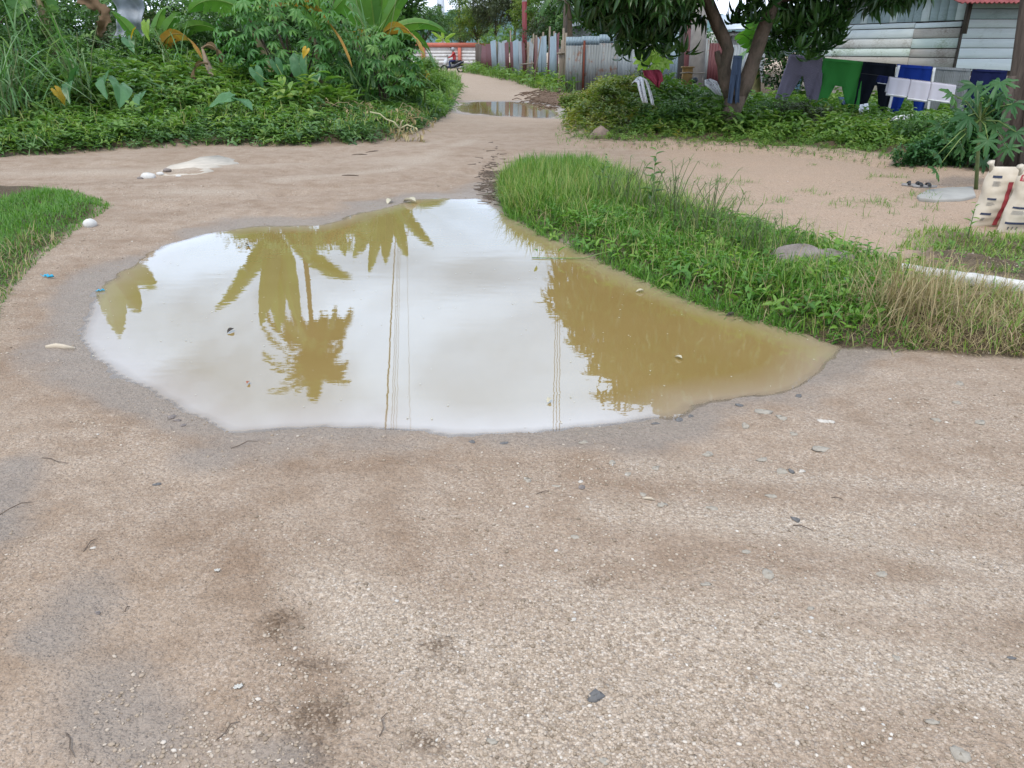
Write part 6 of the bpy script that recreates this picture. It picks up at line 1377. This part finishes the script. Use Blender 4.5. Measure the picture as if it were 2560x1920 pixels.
# ------------------------------------------------------------------ stones, slabs, kerb, sandals, litter
def rock(name, label, u, v, r, mat, seed, cat='rock', amp=.2, sink=.35, group=None, n=16, m_=10, z=None):
    g = G(u, v, .05); z0 = hz1(*g) if z is None else z; mb = MB(); mb.blob((g[0], g[1], z0+r[2]*(1-sink)-r[2]*.3), r, seed, n, m_, amp); return props(mb.build(name, mat, None, True, org=(g[0], g[1], z0)), label, cat, group)
M_rock = plain('rock_grey', (.27, .235, .215), .95, .5, 7, .9, .03, .2, 0, (.14, .115, .10)); M_rockp = plain('rock_pale', (.62, .60, .56), .9, .3, 10, .5, .01)
g = G(2035, 665, .12); mb = MB(); z0 = hz1(*g)
mb.blob((g[0]-.10, g[1], z0+.03), (.23, .17, .105), 4, 26, 18, .16); mb.blob((g[0]+.13, g[1]-.04, z0+.015), (.19, .14, .085), 9, 22, 14, .2)
props(mb.build('boulder', M_rock, None, True, org=(g[0], g[1], z0)), 'speckled grey boulder half sunk in the puddle bank', 'boulder')
rock('rock', 'brown rock at the lane corner under the mound weeds', 1500, 358, (.17, .14, .13), plain('rock_brown', (.25, .19, .15), .95, .4, 9, .8, .02), 5)
rock('pale_stone', 'rounded white stone on the edge of the left grass', 226, 566, (.055, .07, .05), M_rockp, 6, 'stone', .06)
# pale worn concrete patch in the road, with rubble beside it
mb = MB(); pts = [(395, 425), (425, 412), (470, 400), (500, 389), (545, 386), (585, 395), (597, 403), (570, 410), (540, 412), (555, 416), (520, 418), (535, 424), (490, 428), (440, 430), (410, 430)]
vs = [];
cpx = G(490, 410, .07)
for q in (0, 1):
    for (u, v) in pts:
        x, y = G(u, v, .07); vs.append((x, y, hz1(x, y)+(.004 if q else -.05)))
k = len(pts); vs.append((cpx[0], cpx[1], hz1(*cpx)+.010)); mb.add(vs, [(i, (i+1) % k, k+(i+1) % k, k+i) for i in range(k)]+[(k+i, k+(i+1) % k, 2*k) for i in range(k)])
props(mb.build('concrete_patch', plain('pale_concrete', (.56, .50, .415), .95, .25, 7, .6, .01), None, False, org=(*cpx, 0)), 'pale bare concrete patch showing through the dirt road', 'concrete patch')
for i, (u, v, r, lab) in enumerate([(370, 440, .10, 'flat pale stone below the concrete patch'), (418, 428, .06, 'greenish stone at the concrete patch corner'), (400, 432, .05, 'small tan stone left of the greenish stone'), (350, 445, .04, 'little stone at the rubble end of the patch'), (445, 436, .035, 'small stone right below the concrete patch')]):
    rock('rubble_stone', lab, u, v, (r, r*.7, r*.5), M_rockp if i % 2 == 0 else M_rock, 20+i, 'stone', .2, .3, 'rubble by the concrete patch', 10, 7)
# white kerb beam half buried
a, b = G(2246, 698, .12), G(2620, 760, .10); mb = MB(); a3, b3 = Vector((*a, hz1(*a)+.02)), Vector((*b, hz1(*b)+.03)); n = 14; prof = [(-.045, -.06), (-.045, .035), (-.03, .05), (.03, .05), (.045, .035), (.045, -.06)]; vs = []
dv = (b3-a3).normalized(); sv = Vector((-dv.y, dv.x, 0))
for i in range(n+1):
    p = a3.lerp(b3, i/n); jt = random.uniform(-.004, .004)
    for (o, z) in prof: vs.append(tuple(p+sv*(o+jt)+Vector((0, 0, z+random.uniform(-.003, .003)))))
k = len(prof); mb.add(vs, [(i*k+j, i*k+(j+1) % k, (i+1)*k+(j+1) % k, (i+1)*k+j) for i in range(n) for j in range(k)]+[tuple(range(k)), tuple(n*k+j for j in range(k))[::-1]])
props(mb.build('kerb_beam', plain('white_beam', (.66, .65, .62), .85, .3, 7, .5, .01, .3, 0, (.42, .40, .36)), None, False, org=a3), 'white concrete beam half buried behind the dry grass', 'beam')
# concrete board by the papaya
ps = [G(u, v, .09) for u, v in ((2293, 488), (2318, 474), (2370, 468), (2432, 466), (2440, 488), (2400, 497), (2340, 499), (2300, 494))]; mb = MB(); k = len(ps); z0 = hz1(*ps[0])
mb.add([(x, y, z0-.01) for x, y in ps]+[(x, y, z0+.035) for x, y in ps], [tuple(range(k))[::-1], tuple(k+i for i in range(k))]+[(i, (i+1) % k, k+(i+1) % k, k+i) for i in range(k)]); props(bevel(mb.build('concrete_slab', plain('slab_grey', (.36, .35, .32), .9, .2, 5, .3, .01), None, False, org=(*ps[0], z0)), .005), 'flat grey concrete slab lying by the papaya stem', 'slab')
M_rub = plain('sandal_rubber', (.03, .032, .035), .7, .3, 9); M_sole = plain('sandal_sole', (.30, .29, .28), .8, .2, 9)
for i, (u, v, yaw, lab) in enumerate([(2285, 466, 1.25, 'left sandal of the pair beside the concrete slab'), (2312, 469, 1.5, 'right sandal of the pair, touching the concrete slab')]):
    x, y = G(u, v, .07); z0 = hz1(x, y); t = thing('sandal', lab, 'sandal', (x, y, z0), 'pair of dark sandals'); mb = MB(); RMs = Matrix.Rotation(yaw, 3, 'Z')
    out = [(.05*math.sin(a)*(1.0+.15*math.cos(a)), .135*math.cos(a)) for a in [2*pi*k/18 for k in range(18)]]; k = 18
    mb.add([tuple(Vector((x, y, z0))+RMs@Vector((p, q, .002))) for p, q in out]+[tuple(Vector((x, y, z0))+RMs@Vector((p, q, .025))) for p, q in out], [tuple(range(k))[::-1], tuple(k+j for j in range(k))]+[(j, (j+1) % k, k+(j+1) % k, k+j) for j in range(k)]); mb.build('sole', M_sole, t)
    for (y0, s) in ((.06, .032), (-.03, .030)):
        mb = MB(); mb.tube([tuple(Vector((x, y, z0))+RMs@Vector((.052*math.cos(a), y0, .02+s*math.sin(a)))) for a in [pi*k/8 for k in range(9)]], .009, 5, squash=2); mb.build('strap', M_rub, t, True)
# plastic scraps and litter
def scrap(name, label, u, v, sz, mat, seed, group=None, z=None):
    rg = random.Random(seed); x, y = G(u, v, .02); z0 = max(hz1(x, y), 0) if z is None else z; mb = MB(); ya = rg.uniform(-.4, .4); ph = rg.uniform(0, 6)
    mb.sheet(lambda s, q: (x+(s-.5)*sz[0]*(1+.2*math.sin(q*7+ph))*math.cos(ya)-(q-.5)*sz[1]*math.sin(ya), y+(q-.5)*sz[1]*math.cos(ya)+(s-.5)*sz[0]*math.sin(ya)+.1*sz[1]*math.sin(s*9+ph), z0+.006+sz[2]*abs(math.sin(s*7+ph)*math.cos(q*4+ph))), 10, 6)
    return props(solid(mb.build(name, mat, None, True, org=(x, y, z0)), .0015), label, 'litter', group)
C_cy = plain('plastic_cyan', (.02, .36, .56), .4, .2, 20, .1); C_te = plain('plastic_teal', (.03, .30, .36), .4, .2, 20, .1); C_lw = plain('plastic_white', (.7, .72, .74), .5, .2, 20, .1); C_pp = plain('paper', (.52, .50, .45), .9, .3, 40, .2)
scrap('plastic_scrap', 'crumpled cyan plastic scrap on the sand by the left grass', 121, 697, (.095, .02, .022), C_cy, 1); scrap('plastic_scrap', 'smaller cyan plastic scrap beside the puddle edge', 250, 722, (.05, .018, .012), C_cy, 2)
scrap('plastic_wrapper', 'teal wrapper caught in grass right of the puddle', 2107, 763, (.05, .05, .04), C_te, 3); scrap('plastic_wrapper', 'white wrapper next to the teal one', 2086, 767, (.06, .04, .03), C_lw, 4)
scrap('paper_scrap', 'white torn paper scrap on the gravel, lower left', 548, 1447, (.016, .010, .005), C_pp, 5); scrap('paper_scrap', 'pale scrap trodden into the dirt, bottom left', 600, 1738, (.02, .012, .004), C_pp, 6)
def flat_stick(name, label, u0, v0, u1, v1, w, mat, z=.006, cat='stick', group=None, bend=.0):
    a, b = G(u0, v0, .04), G(u1, v1, .04); za, zb = max(0, hz1(*a))+z, max(0, hz1(*b))+z; A_, B_ = Vector((*a, za)), Vector((*b, zb)); m_ = A_.lerp(B_, .5); mm = (m_.x, m_.y); zc = max(0, hz1(*mm))+z+bend
    mb = MB(); dd_ = (B_-A_); pv = Vector((-dd_.y, dd_.x, 0)); rg_ = random.Random(int(u0*7+v0)); q1 = A_.lerp(B_, .33)+pv*rg_.uniform(-.10, .10); q2 = A_.lerp(B_, .68)+pv*rg_.uniform(-.12, .12); mb.tube([A_-Vector((0, 0, z*.8)), q1, q2+Vector((0, 0, z*.4)), B_-Vector((0, 0, z*.6))], [w*.7, w, w*.9, w*.4], 6, squash=.7); return props(mb.build(name, mat, None, True, org=A_), label, cat, group)
M_twig = plain('twig', (.16, .12, .09), .9, .4, 15); M_chip = plain('wood_chip', (.55, .47, .36), .85, .2, 12)
flat_stick('wood_chip', 'whitish flat wood chip left of the puddle', 112, 858, 185, 857, .018, M_chip, cat='wood chip')
flat_stick('wood_chip', 'short pale splinter on the dirt right of centre', 1607, 1240, 1637, 1245, .006, M_chip, cat='wood chip')
gtw = 'twigs lying on the dirt'
for i, (u0, v0, u1, v1, lab) in enumerate([(575, 1107, 642, 1088, 'thin twig touching the near puddle shore'), (212, 1392, 243, 1358, 'dark twig in the lower left dirt'), (0, 1290, 85, 1258, 'long twig at the left edge'), (105, 1143, 170, 1155, 'bent twig above the dark left patch'), (312, 1530, 325, 1517, 'stubby dark twig left of the damp patch'), (948, 1838, 966, 1780, 'grey twig at the bottom centre'), (855, 440, 897, 441, 'dark stick lying across the junction'), (880, 388, 918, 385, 'left one of two sticks near the weeds'), (915, 382, 946, 378, 'right one of two sticks near the weeds'), (1340, 1232, 1376, 1226, 'small twig above the pale splinter'), (1985, 1300, 2035, 1315, 'wispy root by the dark blue pebble'), (540, 1842, 600, 1805, 'slanting twig near the bottom left'), (168, 1840, 190, 1900, 'upright twig in the damp patch'), (2080, 1235, 2110, 1240, 'brown twig on the right dirt')]):
    flat_stick('twig', lab, u0, v0, u1, v1, .0022+.0016*(v0 < 600)*4, M_twig, group=gtw)
# stone chips: larger ones singly
M_slate = plain('slate_chip', (.32, .285, .235), .95, .3, 60, .6, .004, .05, 0, (.39, .35, .29)); M_slated = plain('slate_dark', (.15, .145, .14), .9, .3, 30, .4, .004); M_ston_w = plain('pebble_white', (.56, .51, .44), .8, .2, 30, .3, .004)
chips = [(1908, 1022, 15, 's'), (1955, 1040, 13, 's'), (2060, 1046, 11, 'w'), (2080, 1048, 10, 'w'), (1985, 1080, 11, 's'), (1772, 1122, 13, 's'), (2052, 1118, 15, 's'), (1958, 1164, 18, 's'), (1980, 1165, 9, 'd'), (2007, 1166, 9, 'w'), (1908, 1135, 12, 's'), (1640, 1163, 10, 's'), (1570, 1180, 9, 's'), (1315, 1193, 8, 'w'), (1318, 1195, 12, 's'), (1390, 1208, 9, 's'), (1455, 1212, 10, 'b'), (1452, 1197, 6, 'w'), (1608, 1230, 9, 's'), (1655, 1257, 10, 's'), (1780, 1262, 12, 's'), (1992, 1285, 11, 'd'), (1930, 1229, 12, 's'), (1438, 1340, 9, 's'), (1865, 1382, 9, 's'), (1920, 1440, 16, 's'), (1765, 1465, 11, 's'), (2205, 1432, 12, 's'), (1943, 1718, 10, 'w'), (1432, 1552, 7, 'w'), (2025, 1525, 9, 's'), (2390, 1010, 12, 's'), (2340, 1050, 14, 's'), (2450, 1060, 12, 's'), (2400, 960, 12, 's'), (1530, 1150, 10, 's'), (1865, 1055, 12, 's'), (1460, 1092, 12, 's'), (1260, 1090, 9, 'd'), (1180, 1088, 9, 'd'), (1700, 1030, 10, 'd'), (1730, 1022, 9, 'd'), (1640, 1040, 9, 'd'), (1850, 1000, 10, 'd'), (2000, 975, 9, 'd'), (426, 1025, 12, 'b'), (440, 1035, 9, 'b'), (455, 1048, 8, 'b'), (390, 1205, 9, 'd'), (245, 1535, 9, 'b'), (235, 1382, 6, 'w'), (2400, 1885, 26, 's'), (2330, 1805, 12, 's'), (1490, 1740, 18, 'd'), (2530, 1640, 8, 'd'), (2240, 1640, 9, 's'), (1230, 1850, 10, 's'), (1510, 1900, 12, 's')]
for i, (u, v, r, k) in enumerate(chips):
    x, y = G(u, v, .04); z0 = hz1(x, y); mpp = math.hypot(y, CAMH)/FPX; R_ = r*mpp*1.05; rg = random.Random(i); mb = MB(); mb.blob((x, y, max(z0, -.01)+R_*.03), (R_*rg.uniform(.8, 1.15), R_*rg.uniform(.6, 1.1), R_*rg.uniform(.18, .34)), i, 8, 5, .5)
    mat = {'s': M_slate, 'd': M_slated, 'w': M_ston_w, 'b': M_rock}[k]
    lab = {'s': 'flat grey stone chip pressed into the dirt road', 'd': 'small dark slate pebble near the puddle shore or road', 'w': 'small whitish pebble lying on the dirt road', 'b': 'little brown stone lying on the dirt'}[k]
    sp_lab = {(426, 1025): 'largest of three brown stones on the near left shore', (1992, 1285): 'single dark blue pebble at the right of the dirt', (2400, 1885): 'large greenish grey stone at the bottom right', (1943, 1718): 'bright white pebble in the lower right gravel', (1490, 1740): 'dark crumbled clod at the bottom centre', (1455, 1212): 'upright brown stone right of the puddle middle', (1958, 1164): 'longest flat grey stone right of the puddle', (2060, 1046): 'white stone, left of a touching pair', (2080, 1048): 'white stone, right of a touching pair'}.get((u, v))
    props(mb.build('stone_chip', mat, None, False, org=(x, y, z0)), sp_lab or lab, 'stone', 'stone chips on the dirt')
# grit: too small and many to pick apart
ICO = None
def t_stone(seed):
    rg = random.Random(seed); v = []
    for i in range(4):
        th = pi*(.12+.76*i/3)
        for k in range(5):
            a = 2*pi*k/5+.3*i; q = rg.uniform(.8, 1.15); v.append((math.sin(th)*math.cos(a)*q, math.sin(th)*math.sin(a)*q, math.cos(th)*.65))
    f = [(i*5+k, (i+1)*5+k, (i+1)*5+(k+1) % 5, i*5+(k+1) % 5) for i in range(3) for k in range(5)]+[(0, 1, 2, 3, 4)]; return TP(v, f, [0]*20)
ST_ = [t_stone(i) for i in range(3)]
m = NT('grit'); c = m.ramp(m.attr('rnd'), [(0, (.10, .085, .07)), (.2, (.22, .17, .12)), (.5, (.34, .27, .20)), (.8, (.45, .38, .305)), (.95, (.60, .55, .48)), (1, (.30, .30, .29))]); M_grit = m.end(m.pbsdf(c, .85, None, .25))
mb = MB(); n = 52000; yy = 1.0+8.5*rng.random(n)**2.3; xx = rng.uniform(-1, 1, n)*(yy*.78+.55)
den = fbm(xx*1.6, yy*1.6, 200, 4)+.5*fbm(xx*7, yy*7, 210, 3); dp = sdf(PUD, xx, yy); k = (den+rng.uniform(-.25, .25, n) > -.02) & (dp > -.03) & (sdf(ISL, xx, yy) > -.02) & (sdf(LGRASS, xx, yy) > 0)
k &= ~((dp < .3) & (rng.random(n) < .75)); xx, yy = xx[k], yy[k]; n = len(xx); zz_ = hz(xx, yy); sz = .0022+.0042*rng.random(n)**2.5+.0006*yy*rng.random(n); loc = np.column_stack([xx, yy, zz_+sz*.15])
kk = rng.integers(0, 3, n); rr = np.clip(rng.normal(.52, .18, n), .15, .97)
for i in range(3):
    s = kk == i; q = int(s.sum()); scatter(mb, ST_[i], loc[s], RZ(U(0, 6.28, q))@DG(sz[s]*U(.8, 1.5, q), sz[s]*U(.7, 1.2, q), sz[s]*U(.5, 1, q)), rr[s])
stuff('loose_grit', mb, M_grit, 'loose grit and small stones over the dirt road', 'grit')
# wilted cut plants heaped at the weeds' corner, and wrack at the lane
mb = MB(); c1 = P(930, 320, 15.5)
for i in range(46):
    u = random.uniform(830, 1090); v = random.uniform(225, 345) if u < 1000 else random.uniform(290, 350); Yp = 15.2; x, y = P(u, v, Yp).x, Yp+random.uniform(-.7, 1.2)
    if sdf(LBANK, np.array([x]), np.array([y]))[0] > .1: continue
    z = hz1(x, y)+random.uniform(.15, .4); a = random.uniform(0, 6.28); l = random.uniform(.15, .5); mb.tube([(x, y, z), (x+math.cos(a)*l*.5, y+math.sin(a)*l*.5, z+random.uniform(0, .1)), (x+math.cos(a)*l, y+math.sin(a)*l, z-.08)], [.007, .006, .003], 4)
    q = 7; Lh = U(.07, .16, q); scatter(mb, TL, np.tile([x+math.cos(a)*l, y+math.sin(a)*l, z-.05], (q, 1))+rng.normal(0, .06, (q, 3)), RZ(U(0, 6.28, q))@RX(U(-1.4, .2, q))@DG(Lh*.35, Lh, Lh), U(0, 1, q))
stuff('wilted_cuttings', mb, M_straw, 'wilted brown cuttings thrown on the weeds at the corner', 'cuttings')
g = G(993, 349, .08); t = thing('cut_branch', 'pale forked cut branch at the weeds corner by the lane', 'branch', (*g, hz1(*g))); mb = MB(); Y = g[1]
for (pts) in [[(994, 348), (1000, 325), (998, 318)], [(999, 322), (1018, 312), (1034, 318), (1036, 335)], [(999, 322), (985, 305), (965, 298), (950, 285), (925, 280)], [(999, 322), (1004, 305), (1008, 300)]]:
    mb.tube([P(u, v, Y) for u, v in pts], [.016]+[.012]*(len(pts)-1), 5)
mb.build('stem', plain('pale_stem', (.46, .44, .26), .8, .3, 8), t, True); lf = MB(); q = 40; loc = np.array([tuple(P(random.uniform(985, 1065), random.uniform(318, 352), Y)) for _ in range(q)]); Lh = U(.06, .16, q); scatter(lf, TL, loc, RZ(U(0, 6.28, q))@RX(U(-1.4, 0, q))@DG(Lh*.4, Lh, Lh), U(0, 1, q)); lf.build('withered_leaves', M_straw, t)
mb = MB()
for i in range(260):
    u, v = random.gauss(1362, 26), random.gauss(250, 8); x, y = G(u, v, .03); z = hz1(x, y)+.02; a = random.uniform(-.5, .5)+(pi if random.random() < .5 else 0); l = random.uniform(.15, .6); mb.tube([(x, y, z), (x+l*.5, y+math.sin(a)*l*.3, z+.05), (x+l, y+math.sin(a)*l*.6, z)], [.012, .016, .008], 4)
stuff('dry_wrack', mb, plain('wrack_brown', (.17, .115, .08), .95, .4, 9), 'brown dead stalks heaped right of the far puddle', 'debris')
mb = MB()
for i in range(240):
    u, v = random.gauss(1228, 16), random.gauss(452, 34); x, y = G(u, v, .03)
    if sdf(PUD, np.array([x]), np.array([y]))[0] < .02 or sdf(ISL, np.array([x]), np.array([y]))[0] < -.1: continue
    z = hz1(x, y)+.006; a = random.uniform(0, 6.28); l = random.uniform(.04, .16); mb.tube([(x, y, z), (x+math.cos(a)*l, y+math.sin(a)*l, z+.004)], [.006, .003], 4)
stuff('mud_litter', mb, plain('litter_brown', (.16, .12, .09), .95, .4, 9), 'trodden twigs and mud crumbs at the far puddle corner', 'debris')
# bits floating on the water
gw = 'leaves floating on the puddle'
LFm = {'r': plain('leaf_red', (.36, .11, .05), .7), 'd': plain('leaf_dark', (.05, .04, .03), .7), 'p': plain('leaf_pale', (.55, .50, .36), .6)}
for i, (u, v, s, k, lab) in enumerate([(618, 963, .035, 'r', 'reddish leaf floating near the front of the puddle'), (585, 826, .06, 'd', 'dark curled leaf floating left in the puddle'), (620, 618, .09, 'd', 'dark curled bark floating near the far shore'), (595, 617, .05, 'p', 'pale bit floating beside the curled bark'), (2035, 795, .08, 'p', 'pale leaf floating under the right bank'), (1705, 900, .05, 'p', 'pale leaf floating in the brown reflection'), (1610, 730, .06, 'p', 'thin pale leaf drifting below the bank'), (1840, 790, .07, 'd', 'dark leaf floating close to the bank'), (1376, 1000, .05, 'p', 'pale flake by the mirrored cables'), (980, 505, .16, 'p', 'whitish leaf strip at the far shore'), (1040, 510, .2, 'p', 'long pale strip at the far puddle end')]):
    x, y = G(u, v, 0); mb = MB(); ya = random.uniform(0, 3); T = t_leaf(5, .12, .4, .45); M = rotz(ya)@np.diag([s*.4, s, s]); mb.raw(T.v@M.T+np.array([x, y, .006+.1*s]), T.q, T.tr, np.full(len(T.v), .5), T.t); props(solid(mb.build('floating_leaf', LFm[k], None, True, org=(x, y, 0)), .001), lab, 'leaf', gw)
mb = MB(); n = 260; p = pts_in(PUD, n); s = U(.005, .014, n); scatter(mb, t_leaf(3, .05, .1), np.column_stack([p, np.full(n, .003)]), RZ(U(0, 6.28, n))@DG(s*.6, s, s), U(0, 1, n)); stuff('floating_specks', mb, LFm['p'], 'tiny pale specks floating on the puddle', 'specks')
# trailing runner reaching over the water
t0 = G(1560, 640, .06); mb = MB(); z0 = .03; pp = [G(1540, 625, .1), G(1500, 640, .05), G(1460, 650, .0), G(1400, 648, 0), G(1330, 646, 0)]; zsr = [.10, .07, .015, .008, .006]; t = thing('runner_vine', 'thin runner trailing from the bank over the water', 'vine', (*pp[0], .1)); mb.tube([(x, y, z) for (x, y), z in zip(pp, zsr)], .004, 5); mb.build('stem', M_petiole, t, True); lf = MB(); q = 7; loc = np.array([[pp[i % 5][0]+random.uniform(-.05, .05), pp[i % 5][1], zsr[i % 5]+.05] for i in range(q)]); Lh = U(.07, .1, q); scatter(lf, TL, loc, RZ(U(0, 6.28, q))@RX(U(.2, 1.2, q))@DG(Lh*.3, Lh, Lh), U(.3, .9, q)); lf.build('leaves', M_lush, t)

# KINDSTUFF: foliage too fine to pick apart
for o in list(bpy.data.objects):
    if o.parent and o.name.split('.')[0] in ('blades', 'stems', 'leaves', 'crown', 'twigs', 'hanging_leaves', 'petioles', 'stalks', 'withered_leaves'): o['kind'] = 'stuff'
